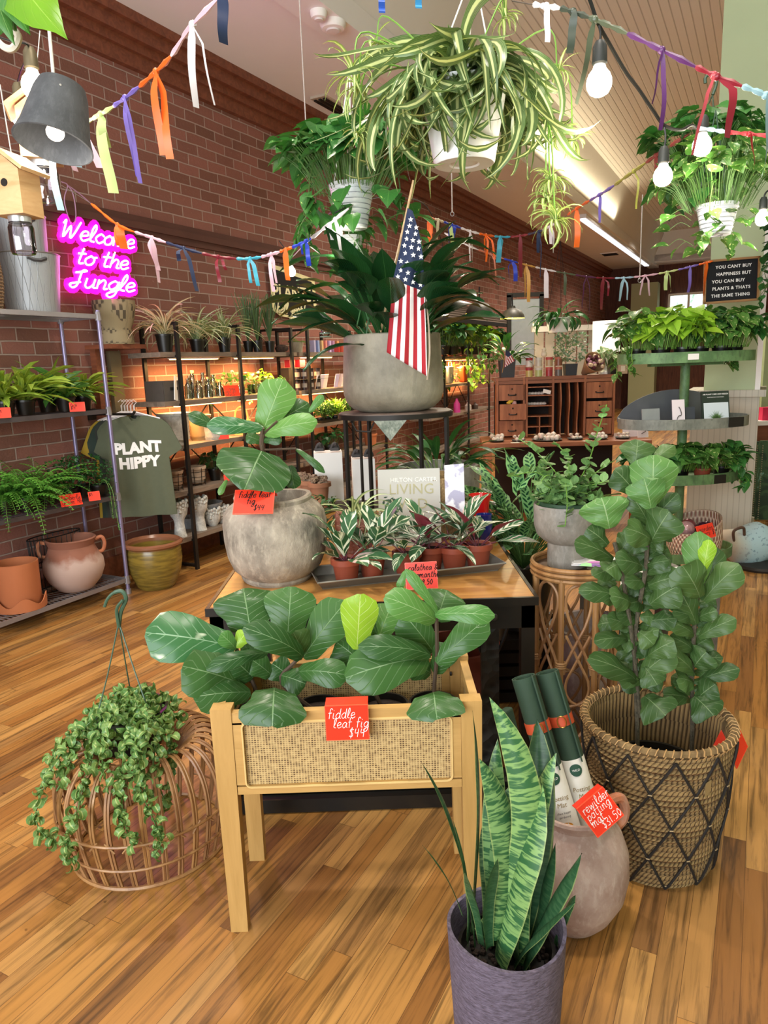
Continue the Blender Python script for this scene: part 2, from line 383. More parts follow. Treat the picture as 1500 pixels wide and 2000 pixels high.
# beam-mounted fluorescent batten, ceiling vent and smoke alarms
def batten(u0,u1,label):
    L=u1-u0; t=thing('ceiling_batten_light',label,'light',UV((u0+u1)/2,-2.97,3.95),RZ)
    m=MB(); m.box((0,0,-.03),(.16,L,.06)); m.build('housing',plain('e8eaec',.4,0,.02),t,smooth=False)
    m=MB(); m.box((0,0,-.07),(.11,L-.1,.02)); m.build('diffuser',glow('f2f6ff',1.2),t,smooth=False)
batten(13.3,21.2,'long white fluorescent batten along the ceiling beam at the far end')
t=thing('ceiling_vent','square dark slatted air vent in the far white ceiling','vent',room_at(1190,500,16) if False else PZ(1192,495,4.02),RZ)
m=MB(); m.box((0,0,-.01),(.42,.42,.02)); m.build('frame',M_WHITE,t,smooth=False)
m=MB(); [m.box((0,-.15+k*.06,-.025),(.34,.03,.02)) for k in range(6)]; m.build('slats',M_IRON,t,smooth=False)
t=thing('ceiling_vent','long dark slatted return vent in the ceiling over the brick wall','vent',PZ(665,212,4.02),RZ)
m=MB(); m.box((0,0,-.01),(.16,.85,.02)); m.build('frame',plain('b9ab98',.5),t,smooth=False)
m=MB(); [m.box((-.05+.05*k,0,-.025),(.025,.78,.02)) for k in range(3)]; m.build('slats',M_IRON,t,smooth=False)
for px,py,rr,nm,lb in ((650,44,.095,'smoke_alarm','round white smoke alarm on the ceiling beam'),(622,22,.06,'emergency_lamp_head','small white round lamp head beside the smoke alarm')):
    p=PZ(px,py,3.95); t=thing(nm,lb,'smoke alarm' if rr>.08 else 'lamp',p)
    m=MB(); m.lathe([(rr,0),(rr,-.02),(rr*.85,-.045),(rr*.5,-.05),(0.001,-.05)],n=28); m.build('housing',M_WHITE,t)
    m=MB(); m.lathe([(rr*.55,-.05),(rr*.5,-.06),(.001,-.062)],n=24); m.build('cover',plain('e2dcd8',.5),t)
# awning of dark corrugated slats over the far wall shelves
o=thing('awning','dark corrugated metal awning fixed to the far brick wall','awning',UV(9.6,VW+.02,2.3),RZ)
m=MB()
for k in range(7): m.box((.10+k*.12,0,-.05*k+.05),(.07,4.2,.02),M=Matrix.Rotation(R(22),4,'Y'))
m.build('slats',plain('5b5048',.6,.3,.25,8),o,smooth=False)
m=MB(); m.box((.86,0,-.28),(.03,4.3,.05)); [m.box((.43,y,-.13),(.9,.04,.04),M=Matrix.Rotation(R(22),4,'Y')) for y in (-2.1,0,2.1)]; m.build('frame',M_IRON,o,smooth=False)
# ---------------- leaf profiles and materials ----------------------------------
FIDDLE=[(0,.2),(.06,.5),(.18,.62),(.32,.66),(.46,.8),(.6,.95),(.74,1.),(.86,.9),(.95,.6),(1,.15)]
FIDDLEY=[(0,.1),(.12,.3),(.3,.42),(.5,.72),(.7,1.),(.85,.95),(.95,.6),(1,.15)]
LANCE=[(0,.04),(.1,.4),(.25,.8),(.42,1.),(.6,.92),(.78,.6),(.92,.22),(1,.0)]
HEART=[(0,.55),(.06,.85),(.18,1.),(.35,.96),(.55,.74),(.75,.42),(.92,.12),(1,0)]
STRAP=[(0,.75),(.2,1.),(.6,.95),(.85,.55),(1,0)]
OVAL=[(0,.1),(.12,.6),(.3,.92),(.5,1.),(.72,.9),(.9,.5),(1,.05)]
SWORD=[(0,.62),(.15,.7),(.4,.92),(.62,1.),(.8,.8),(.92,.42),(1,0)]
L_FIDDLE=leafmat('fiddle_leaf','436b33','254922','84a374',.03,7,.3,.32,.3)
L_FIDDLEL=leafmat('young_fiddle_leaf','6b9a4a','47793a','a5c48a',.03,7,.3,.35,.32)
L_FIDNEW=leafmat('new_fiddle_leaf','a3c63a','83ad2c','cfe08a',.04,7,.3,.35,.35)
L_BUSHF=leafmat('bush_fiddle_leaf','4d6a36','2e4b25','80966a',.035,5,.35,.28,.4,back='7d9a68')
L_PEACE=leafmat('peace_leaf','24502b','12331a','3d6b3c',.04,13,.55,.3,.25)
L_POTH=leafmat('pothos_leaf','44803a','2a5f2a','5f9448',.04,6,.4,.15,.35,var=('c5d684',2.6,.64))
L_POTH2=leafmat('small_pothos_leaf','5c8a3c','3a6a2c','7aa04c',.05,6,.4,.15,.35,var=('d6dc9a',2.2,.56))
L_LIME=leafmat('lime_leaf','a5cf3d','7ab02c','c4e06a',.04,5,.4,.2,.4)
L_MID=leafmat('mid_green_leaf','568a3c','33662a','86ad5c',.05,6,.4,.3,.4)
L_DARK=leafmat('dark_green_leaf','356b35','1f4a25','5a8a4c',.05,6,.4,.25,.4)
L_FERN=leafmat('fern_leaf','66a63e','3f7c2c','82bc52',.08,9,.2,.2,.5)
L_NEST=leafmat('nest_fern_leaf','a9c044','7a9c38','cfdc78',.08,9,.2,.25,.4,var=('3d6a35',1.6,.56))
L_HOYA=leafmat('hoya_leaf','7fa566','5d8a4e','9dc07f',.05,3,.3,.1,.4)
L_CURL=leafmat('curled_hoya_leaf','84a35a','4a7a3e','bccb80',.25,3,.3,.1,.3)
L_SPID=stripemat('spider_leaf','3a662c','d3dc9c',.27,.06,.3,'28501f')
L_BABY=stripemat('spider_baby_leaf','7fa040','d8e09c',.4,.15,.35,'5f8a34')
L_SPIDL=stripemat('pale_spider_leaf','6f9450','dfe6bf',.45,.15,.4,'557a40')
L_PINKLIT=stripemat('pink_lit_leaf','a8a070','e6dcb8',.5,.2,.4,'8c9060')  # pink light falling on this plant is put into its leaf colour
L_HERB=plain('4b6a36',.6,0,.4,30); L_STEM=plain('4d6f34',.6,0,.2,20); L_GSTEM=plain('6f9b3c',.5,0,.2,20); L_BROWNSTEM=plain('4a3a2a',.7,0,.3,20)
def m_calathea():
    t=NT('tricolour_calathea_leaf'); uv,u,v,r,x=_leafbase(t)
    cv=t.m('SUBTRACT',v,t.m('MULTIPLY',u,.28)); cb=t.n('CombineXYZ'); t.put(cb.inputs[0],t.m('MULTIPLY',t.m('SIGN',t.m('SUBTRACT',x,.5)),3.)); t.put(cb.inputs[1],t.m('MULTIPLY',cv,6.5)); t.put(cb.inputs[2],t.m('MULTIPLY',r,20))
    nz=t.n('TexNoise',Scale=1.,Detail=2.,Distortion=.3); t.put(nz.inputs['Vector'],cb.outputs[0])
    g=t.mix(r,hexc('2a5433'),hexc('3f6d45')); f=t.ramp(nz.outputs['Fac'],[(.53,0.),(.58,1.)]); pk=t.mix(t.ramp(r,[(.6,0.),(.8,1.)]),hexc('e9eed8'),hexc('eccfc8'))
    col=t.mix(f,g,pk); col=t.mix(t.ramp(u,[(0,1.),(.09,0.)]),col,hexc('c6d6a8')); g_=t.n('NewGeometry'); col=t.mix(t.m('MULTIPLY',g_.outputs['Backfacing'],t.m('GREATER_THAN',r,.55)),col,hexc('7a2c38')); return _leafend(t,col,.3,None,.15)
L_CAL=m_calathea()
def m_sans():
    t=NT('snake_plant_leaf'); uv,u,v,r,x=_leafbase(t)
    cb=t.n('CombineXYZ'); t.put(cb.inputs[0],t.m('MULTIPLY',x,1.1)); t.put(cb.inputs[1],t.m('MULTIPLY',v,42)); t.put(cb.inputs[2],t.m('MULTIPLY',r,9))
    nz=t.n('TexNoise',Scale=1.,Detail=3.,Distortion=1.2); t.put(nz.inputs['Vector'],cb.outputs[0])
    base=t.mix(r,hexc('23452b'),hexc('336038')); lite=t.mix(r,hexc('6e9166'),hexc('86aa62'))
    f=t.ramp(nz.outputs['Fac'],[(.46,0.),(.56,.8)]); col=t.mix(t.m('MULTIPLY',f,t.ramp(r,[(.15,.15),(.8,1.)])),base,lite); col=t.mix(t.ramp(u,[(.9,0),(.98,.5)]),col,hexc('a5b06a')); return _leafend(t,col,.38,None,.05)
L_SANS=m_sans()
def m_lanci():
    t=NT('rattlesnake_leaf'); uv,u,v,r,x=_leafbase(t)
    sgn=t.m('MULTIPLY',t.m('GREATER_THAN',x,.5),.5); fr=t.m('FRACT',t.m('ADD',t.m('MULTIPLY',t.m('SUBTRACT',v,t.m('MULTIPLY',u,.12)),6.5),sgn))
    d=t.m('ADD',t.m('POWER',t.m('DIVIDE',t.m('ABSOLUTE',t.m('SUBTRACT',fr,.5)),.3),2.),t.m('POWER',t.m('DIVIDE',t.m('SUBTRACT',u,.4),.42),2.))
    col=t.mix(t.ramp(d,[(.7,1.),(1.,0.)]),t.mix(r,hexc('84b272'),hexc('6c9c60')),hexc('1e4a30')); return _leafend(t,col,.35,None,.1)
L_LANCI=m_lanci()
L_TOP=leafmat('curved_top','5a8a3c','3a6a2c','7aa04c')
# ---------------- foliage generators (local coordinates, base at origin) -----------
U_=rnd.uniform
def f_pothos(n,Rr,H,L,mb=None,droop=.5,trail=0,tl=.3,prof=HEART,z0=0,below=0.):
    m=mb or MB()
    for i in range(n):
        az=U_(0,2*PI); rr=Rr*math.sqrt(U_(.05,1)); top=H*(1-.45*(rr/Rr)**2)*U_(.55,1.)+z0
        if U_(0,1)<below: top=-U_(0,.5)*H
        p=Vector((cos(az)*rr,sin(az)*rr,top)); b=Vector((cos(az)*rr*.55,sin(az)*rr*.55,min(0,top)))
        m.cur=1; m.rn=.5; m.tube(spline([b,(b+p)/2+Vector((0,0,.02)),p],3),L*.016,3,False); m.cur=0
        s=L*U_(.7,1.15); m.leaf(p,az+U_(-.9,.9),U_(-.9,.35),s,s*.85,prof,5,U_(.2,.8),.12,0,U_(-.5,.5))
    for i in range(trail):
        az=U_(0,2*PI); l=tl*U_(.5,1.); x=Vector((cos(az)*Rr*.8,sin(az)*Rr*.8,0)); q=[Vector((0,0,0)),x*.9+Vector((0,0,H*.3))]
        for k in range(1,5): q.append(x*(1+.1*k)+Vector((U_(-.03,.03),U_(-.03,.03),-l*k/4)))
        q=spline(q,5); m.cur=1; m.tube(q,L*.03,3,False); m.cur=0
        for k in range(6,len(q),2):
            s=L*U_(.45,.85); m.leaf(q[k],U_(0,6.28),U_(-1.1,0),s,s*.8,prof,4,.4,.12)
    return m
def f_spider(n,L,Wd,droop=2.,mb=None,elev=(.3,1.3),seg=9,prof=STRAP,jit=.02):
    m=mb or MB()
    for i in range(n):
        l=L*U_(.55,1.); m.leaf((U_(-jit,jit),U_(-jit,jit),0),U_(0,2*PI),U_(*elev),l,Wd*U_(.7,1.1),prof,seg,droop*U_(.6,1.2),.2,0,0,U_(-.5,.5),yaw=U_(-.8,.8),cols=2)
    return m
def f_fern(n,L,mb=None,droop=1.5,w=.035,npin=16,elev=(.4,1.4)):
    m=mb or MB()
    for i in range(n):
        az=U_(0,2*PI); el=U_(*elev); l=L*U_(.6,1.); bd=droop*U_(.6,1.2); p=Vector((0,0,0)); r0=rnd.random(); d=Vector((cos(az),sin(az),0)); pts=[p]
        for k in range(npin): a=el-bd*k/npin; p=p+(d*cos(a)+Vector((0,0,sin(a))))*l/npin; pts.append(p)
        m.cur=1; m.tube(pts[::3]+[pts[-1]],.0012,3,False); m.cur=0
        for k in range(2,npin+1):
            t=k/npin; s=w*(1-.8*t**2)*U_(.85,1.1)
            for sg in (-1,1): m.leaf(pts[k],az+sg*1.25,-.2,s,l/npin*1.05,LANCE,2,.3,.1,rn=min(1,max(0,r0+U_(-.15,.15))),cols=2)
    return m
def f_tall(n,L,Wd,spread=.5,droop=.8,mb=None,prof=LANCE,pet=.35,R0=.03,wave=.03,seg=8,h=1.):
    m=mb or MB()
    for i in range(n):
        az=U_(0,2*PI); k=math.sqrt(U_(0,1)); el=PI/2-spread*k*1.2; pl=L*pet*U_(.5,1.6)*h
        b=Vector((cos(az)*R0*k,sin(az)*R0*k,0)); d=Vector((cos(az)*cos(el),sin(az)*cos(el),sin(el))); p=b+d*pl
        m.cur=1; m.rn=.4; m.tube([b,p],Wd*.035,4,False); m.cur=0
        m.leaf(p,az,el-.15,L*U_(.7,1.05),Wd*U_(.75,1.1),prof,seg,droop*U_(.5,1.4),.12,wave,U_(-.4,.4))
    return m
def f_herb(n,L,mb=None):
    m=mb or MB()
    for i in range(n):
        az=U_(0,2*PI); l=L*U_(.6,1.); k=U_(0,.35); q=[Vector((cos(az)*k*l*t**1.3,sin(az)*k*l*t**1.3,l*t)) for t in (0,.35,.7,1)]; m.tube(q,.0025,3,False)
        for t in range(10):
            f=U_(.2,1.); p=Vector((cos(az)*k*l*f**1.3,sin(az)*k*l*f**1.3,l*f)); m.leaf(p,U_(0,6.28),U_(.2,1.2),.035,.005,LANCE,1,0,cols=1)
    return m
def f_tips(n,Rr,L,Wd,z,mb=None,prof=OVAL):
    m=mb or MB()
    for i in range(n):
        az=U_(0,2*PI); rr=Rr*math.sqrt(U_(0,1)); m.leaf((cos(az)*rr,sin(az)*rr,z*U_(.1,1)),U_(0,6.28),U_(-.2,1.2),L*U_(.7,1.1),Wd,prof,4,U_(.2,1.),.15)
    return m
# ---------------- pots ------------------------------------------------------------
def pot_prof(r0,r1,h,th=.006,lip=.0,liph=.02,soil=.88):
    p=[(.001,0),(r0,0),(r0+(r1-r0)*.5,h*.5)]
    if lip: p+=[(r0+(r1-r0)*(1-liph/h),h-liph),(r1+lip,h-liph),(r1+lip,h)]
    else: p+=[(r1,h)]
    return p+[(r1-th,h),(r1-th*1.2,h*soil)]
def add_pot(parent,mat,r0,r1,h,name='pot',z=0,lip=0,liph=.02,soil=.86,th=.006,sq=False,soilmat=None):
    m=MB(); n=4 if sq else 28; m.lathe([(r,zz+z) for r,zz in pot_prof(r0,r1,h,th,lip,liph,soil)],n=n,a0=PI/4,a1=PI/4+2*PI)
    o=m.build(name,mat,parent,smooth=not sq)
    m=MB(); N=n; m.disc((0,0,z+h*soil),r1-th*1.1,28) if not sq else m.lathe([(r1*.98-th,z+h*soil),(.001,z+h*soil)],n=4,a0=PI/4,a1=PI/4+2*PI)
    m.build('soil',soilmat or M_SOIL,parent,smooth=False); return o
def plant(name,label,loc,fol,mats,pot=None,z=None,rz=0,group=None,cat='plant',scale=1,fname='foliage'):
    t=thing(name,label,cat,loc,rz,group)
    if pot: add_pot(t,*pot[0],**(pot[1] if len(pot)>1 else {})); z=pot[0][3]*.86 if z is None else z
    o=fol.build(fname,mats,t,(0,0,z or 0)); o.scale=(scale,)*3
    if Vector(loc).dot(VX)<-3.5: # foliage stays clear of the brick wall
        Mw=Matrix.Translation(loc)@Matrix.Rotation(rz,4,'Z')@Matrix.Translation((0,0,z or 0))@Matrix.Scale(scale,4); Mi=Mw.inverted(); zc=loc[2]+.004
        for v in o.data.vertices:
            w=Mw@v.co; k=VW+.02-w.dot(VX)
            if k>0: w+=VX*(k*.9+.02*U_(0,1)); v.co=Mi@w
    return t
# ---------------- stroke lettering and printed lettering --------------------------------
G={'a':(.85,[[(.7,.8),(.4,1.),(.05,.55),(.2,.02),(.5,.15),(.72,.9),(.68,.3),(.85,.0)]]),
'b':(.8,[[(.1,1.8),(.1,.1),(.1,.6),(.45,1.),(.75,.5),(.45,0),(.1,.15)]]),
'c':(.75,[[(.7,.8),(.4,1.),(.05,.5),(.35,0),(.72,.25)]]),
'd':(.85,[[(.7,.8),(.4,1.),(.05,.5),(.3,0),(.65,.4),(.78,1.8),(.72,.2),(.88,0)]]),
'e':(.75,[[(.08,.45),(.6,.65),(.5,1.),(.2,.95),(.03,.45),(.3,0),(.75,.25)]]),
'f':(.6,[[(.65,1.6),(.45,1.85),(.25,1.5),(.2,0)],[(0,1.),(.55,1.05)]]),
'g':(.85,[[(.7,.8),(.4,1.),(.05,.55),(.25,.05),(.6,.3),(.75,.95),(.7,-.4),(.35,-.8),(.08,-.45),(.85,.1)]]),
'h':(.85,[[(.15,1.8),(.1,0)],[(.1,.4),(.4,1.),(.65,.8),(.62,.1),(.85,.05)]]),
'i':(.4,[[(.15,1.),(.12,.1),(.35,.05)],[(.17,1.4),(.2,1.45)]]),
'l':(.5,[[(.05,.2),(.4,1.3),(.3,1.85),(.12,1.3),(.12,.2),(.45,.05)]]),
'm':(1.25,[[(.05,1.),(.08,0)],[(.08,.5),(.35,1.),(.5,.7),(.5,0)],[(.52,.5),(.8,1.),(.98,.7),(.98,.05),(1.2,.05)]]),
'n':(.85,[[(.08,1.),(.1,0)],[(.1,.5),(.4,1.),(.6,.75),(.6,.05),(.85,.1)]]),
'o':(.8,[[(.4,1.),(.05,.55),(.2,.02),(.6,.1),(.7,.65),(.4,1.),(.55,.85),(.85,.9)]]),
'p':(.8,[[(.1,1.),(.08,-.8)],[(.1,.6),(.45,1.),(.72,.5),(.4,0),(.1,.2)]]),
'k':(.8,[[(.1,1.8),(.1,0)],[(.6,1.),(.12,.5),(.65,0)]]),'q':(.85,[[(.7,.8),(.4,1.),(.05,.55),(.25,.05),(.6,.3),(.75,1.),(.72,-.8),(.9,-.6)]]),
'r':(.6,[[(.1,1.),(.12,0)],[(.12,.5),(.35,.95),(.6,.9)]]),
's':(.65,[[(.6,.85),(.3,1.),(.12,.75),(.5,.4),(.45,.05),(.05,.1)]]),
't':(.6,[[(.3,1.7),(.22,.15),(.55,.1)],[(0,1.1),(.55,1.15)]]),
'u':(.85,[[(.08,1.),(.1,.2),(.35,0),(.62,.4),(.65,1.),(.66,.15),(.85,.05)]]),
'w':(1.1,[[(.05,1.),(.25,0),(.5,.8),(.75,0),(1.,1.)]]),
'y':(.85,[[(.1,1.),(.15,.4),(.45,.3),(.65,1.),(.6,-.4),(.3,-.8),(.05,-.5),(.85,.1)]]),
'W':(1.5,[[(.0,1.5),(.15,1.8),(.2,.1),(.6,1.3),(.75,.1),(1.,.6),(1.3,1.85)]]),
'J':(1.,[[(.2,1.5),(.9,1.75),(.6,1.7),(.55,.3),(.3,-.1),(.05,.25),(.7,.55)]]),
'$':(.8,[[(.7,1.3),(.35,1.5),(.15,1.1),(.6,.6),(.5,.1),(.05,.2)],[(.42,1.8),(.36,-.2)]]),
'0':(.85,[[(.4,1.5),(.08,.8),(.35,.0),(.7,.7),(.4,1.5)]]),'1':(.45,[[(.2,1.5),(.2,0)]]),
'3':(.8,[[(.1,1.4),(.5,1.5),(.6,1.1),(.25,.8),(.65,.5),(.45,.0),(.05,.1)]]),
'4':(.85,[[(.15,1.5),(.1,.75),(.65,.8)],[(.6,1.5),(.55,0)]]),
'5':(.8,[[(.65,1.5),(.2,1.5),(.15,.9),(.55,.9),(.6,.2),(.1,.0)]]),
'9':(.8,[[(.6,1.2),(.35,1.5),(.12,1.1),(.45,.85),(.62,1.35),(.5,0)]]),
'.':(.35,[[(.1,0),(.15,.06)]]),'!':(.4,[[(.25,1.8),(.15,.5)],[(.12,.05),(.15,.1)]]),
'&':(1.,[[(.85,.7),(.4,0),(.1,.35),(.6,1.3),(.35,1.6),(.2,1.2),(.85,0)]]),' ':(.55,[])}
def strokes(text,h,slant=.15,sp=.12):
    x=0; out=[]
    for ch in text:
        w,ss=G[ch]
        for s in ss: out.append(spline([Vector(((x+a+slant*b)*h,b*h,0)) for a,b in s],5) if len(s)>2 else [Vector(((x+a+slant*b)*h,b*h,0)) for a,b in s])
        x+=w+sp
    return out,x*h
def write(lines,h,rad,x0,y0,lead,M,m=None,n=4,right=False,slant=.15):
    m=m or MB(); 
    for k,l in enumerate(lines):
        off=0
        if isinstance(l,tuple): off,l=l
        ss,w=strokes(l,h,slant)
        for s in ss: m.tube([M@(Vector((x0+off,y0-k*lead,0))+q) for q in s],rad,n)
    return m
def printed(text,size,mat,parent,M,name='lettering',shear=0,ext=.0006,align='CENTER',space=1.,off=0.,ls=1.):
    c=bpy.data.curves.new('txt','FONT'); c.body=text; c.size=size; c.extrude=ext; c.align_x=align; c.align_y='CENTER'; c.shear=shear; c.space_character=space; c.offset=off; c.space_line=ls; c.resolution_u=3
    o=bpy.data.objects.new('txt',c); COL.objects.link(o); dg=bpy.context.evaluated_depsgraph_get()
    me=bpy.data.meshes.new_from_object(o.evaluated_get(dg)); bpy.data.objects.remove(o); me.name=name; me.materials.clear(); me.materials.append(mat)
    r=bpy.data.objects.new(name,me); COL.objects.link(r); r.matrix_basis=M
    if parent: r.parent=parent
    return r
UPR=Matrix.Rotation(PI/2,4,'X')   # text facing -Y
# ---------------- acrylic price signs ------------------------------------------------
def m_acr(h,name):
    t=NT(name); t.done(hexc(h),.35,0,.4); tr=t.n('BsdfTransparent',Color=hexc('ff6a4a')); mx=t.n('MixShader'); mx.inputs[0].default_value=.05; t.put(mx.inputs[1],t.b.outputs[0]); t.put(mx.inputs[2],tr.outputs[0]); t.t.links.new(mx.outputs[0],t.out.inputs[0])
    t.put(t.b.inputs['Emission Color'],hexc(h)+(1,)); t.b.inputs['Emission Strength'].default_value=0; return t.mat
M_ACR=m_acr('ee3a22','orange_acrylic'); M_ACRE=plain('ff5a3c',.2,0,.02)
M_INKW=plain('f6f2ee',.6,0,.02); M_INKB=plain('1d1512',.6,0,.02)
def sign(label,Mx,w,h,lines=None,ink=None,th=.014,rad=.0008,x0=.08,y0=None,lead=.03,slant=.15,lip=.02,group=None):
    """bent acrylic tag; local x right, y up, faces +z"""
    t=thing('price_sign',label,'price sign',(0,0,0),0,group); t.matrix_world=Mx
    m=MB(); q=.0012
    m.box((0,0,0),(w,h,.003)); m.box((0,h/2-.0015,-lip/2-.0015),(w,.003,lip)); m.build('plate',M_ACR,t,smooth=False)
    m=MB(); 
    for y in (-h/2,h/2): m.box((0,y,.0),(w,.0016,.0036))
    for x in (-w/2,w/2): m.box((x,0,0),(.0016,h,.0036))
    m.build('edge',M_ACRE,t,smooth=False)
    if lines:
        mm=write(lines,th,rad,-w/2+w*x0,(y0 if y0 is not None else h/2-th*2.3),lead,Matrix.Translation((0,0,.0022)),slant=slant)
        mm.build('handwriting',ink or M_INKW,t)
    return t
# ---------------- placed leaves -----------------------------------------------------
CAMP=Vector((0,0,EYE))
def leafbt(m,B,T,Wd,prof,bulge=.12,side=0.,up=.25,seg=9,cols=4,cup=.25,wave=.02,rn=None,curl=0.):
    """one leaf whose midrib runs from B to T; bulge lifts it along its normal, side bends it in its own plane"""
    m.rn=rnd.random() if rn is None else rn
    B=Vector(B);T=Vector(T); y=(T-B); L=y.length; y.normalize()
    n=(CAMP-(B+T)/2).normalized()+Vector((0,0,up)); x=y.cross(n).normalized(); n=x.cross(y).normalized(); b=len(m.v); ph=U_(0,6)
    for i in range(seg+1):
        t=i/seg; s4=4*t*(1-t); c=B+y*L*t+n*(bulge*L*s4-curl*L*t**3)+x*(side*L*s4); w=pick(t,prof)*Wd/2
        # keep blade across its own direction of travel
        dy=(y+x*(side*4*(1-2*t))).normalized(); xx=(x-dy*x.dot(dy)).normalized()
        for k in range(cols+1):
            q=k/cols*2-1; m.vert(c+xx*(q*w)-n*(cup*w*q*q)+n*(wave*Wd*sin(t*13+ph+q)*abs(q)*2),(k/cols,t))
    for i in range(seg):
        for k in range(cols):
            c=cols+1; m.face(b+i*c+k,b+i*c+k+1,b+(i+1)*c+k+1,b+(i+1)*c+k)
def px2m(px,p): # metres spanned by px pixels at point p
    return px*((Vector(p)-CAMP).dot(_F))/F_PX
ROUND=[(0,.5),(.08,.78),(.22,.95),(.42,1.),(.62,.96),(.8,.76),(.93,.42),(1,.1)]
def zl(off,s,lst,loc,mats,parent,yd,prof=FIDDLE,name='leaf',separate=False,**kw):
    """leaves listed in photo coordinates: (bx,by,tx,ty,w[,dyb,dyt,matidx,bulge,side])"""
    m=MB(); loc=Vector(loc); out=[]
    for e in lst:
        bx,by,tx,ty,w=e[:5]; dyb,dyt,mi,bu,sd=(list(e[5:])+[0,-.04,0,.12,0][len(e)-5:])[:5]
        B=P(off[0]+bx*s,off[1]+by*s,yd+dyb); T=P(off[0]+tx*s,off[1]+ty*s,yd+dyt); m.cur=mi
        leafbt(m,B-loc,T-loc,px2m(w*s,(B+T)/2),prof,bu,sd,**kw) if False else leafbt_w(m,B,T,px2m(w*s,(B+T)/2),prof,bu,sd,loc,**kw)
        if separate:
            out.append(m.build(name,mats[mi],parent)); out[-1].data.polygons.foreach_set('material_index',[0]*len(m.f)); m=MB()
    return out if separate else m
def leafbt_w(m,B,T,Wd,prof,bu,sd,loc,**kw):
    n0=len(m.v); leafbt(m,B,T,Wd,prof,bu,sd,**kw)
    for i in range(n0,len(m.v)): m.v[i]=tuple(Vector(m.v[i])-loc)
# ---------------- cane planter ------------------------------------------------------------
M_OAK=m_wood('pale_oak','b0894c','c49b5c',(30,30,3),.5,.6)
M_OAKH=m_wood('pale_oak_rail','b0894c','c69d5e',(3,30,30),.5,.6)
def m_cane():
    t=NT('woven_cane'); uv=t.n('UVMap'); s=t.n('SeparateXYZ',Vector=uv.outputs[0]); S=[]
    for o,n_ in ((0,74),(1,30)):
        fr=t.m('FRACT',t.m('MULTIPLY',s.outputs[o],n_)); a=t.m('ABSOLUTE',t.m('SUBTRACT',fr,.5)); S.append(t.ramp(a,[(.30,0.),(.36,1.)]))
    d=t.m('MAXIMUM',S[0],S[1]); nz=t.noise(1.,4,t.coord('Object',(60,3,90))); d2=t.m('MULTIPLY',t.m('SUBTRACT',1.,d),t.ramp(nz,[(.4,.35),(.6,.95)]))
    col=t.mix(d2,t.mix(nz,hexc('d9bd84'),hexc('b79660')),hexc('4f3820')); t.bump(d,.5,.002); return t.done(col,.6)
M_CANE=m_cane()
PX0,PX1,PY0,PY1,PZT,PZB=-.462,.232,1.69,2.02,.657,.415
pl=thing('planter_stand','pale oak planter box on four legs with woven cane front','planter',((PX0+PX1)/2,(PY0+PY1)/2,0))
hx=(PX1-PX0)/2; hy=(PY1-PY0)/2; lg=.054
for sx in (-1,1):
    for sy in (-1,1):
        m=MB(); m.box((0,0,PZT/2),(lg,lg*.8,PZT),taper=.86); m.build('leg',M_OAK,pl,(sx*(hx-lg/2),sy*(hy-lg*.4),0),smooth=False)
zc=(PZT+PZB)/2-.006; hh=(PZT-PZB)-.012; w=2*hx-2*lg
def cane_panel(x,y,w,h,rz,nm):
    m=MB(); m.box((0,0,h/2-.016),(w,.022,.032)); m.box((0,0,-h/2+.011),(w,.022,.022)); 
    for s in (-1,1): m.box((s*(w/2-.012),0,0),(.024,.022,h-.054))
    f=m.build(nm,M_OAKH,pl,(x,y,zc),(0,0,rz),smooth=False)
    m=MB(); a,b=w/2-.020,h/2-.024; m.quad(Vector((-a,-.001,-b-.004)),Vector((a,-.001,-b-.004)),Vector((a,-.001,b-.008)),Vector((-a,-.001,b-.008)))
    m.quad(Vector((a,.004,-b)),Vector((-a,.004,-b)),Vector((-a,.004,b)),Vector((a,.004,b))); m.build('cane_panel',M_CANE,f,smooth=False)
    m=MB(); q=[]; rr=.014
    for cx,cz,a0 in ((1,1,0),(-1,1,90),(-1,-1,180),(1,-1,270)):
        for k in range(5): an=R(a0+k*22.5); q.append((cx*(a-rr-.004)+rr*cos(an),-.012,cz*(b-rr)-.004+rr*sin(an)))
    m.tube(q,.0028,5,closed=True); m.build('cane_beading',plain('d9b878',.5,0,.1),f)
cane_panel(0,-hy+.014,w,hh,0,'front_panel'); cane_panel(0,hy-.014,w,hh,PI,'rear_panel')
for s in (-1,1):
    cane_panel(s*(hx-.014),0,2*hy-2*lg*.8,hh,s*PI/2,'side_panel')
m=MB(); m.box((0,0,PZB+.008),(2*hx-.03,2*hy-.03,.014)); m.build('bottom_board',M_OAKH,pl,smooth=False)
for s in (-1,1):
    m=MB(); m.tube([(s*(hx-.056),hy-.05,PZT-.05),(s*(hx-.05),hy-.05,PZT-.05)],.006,10); m.build('bolt',M_IRON,pl)
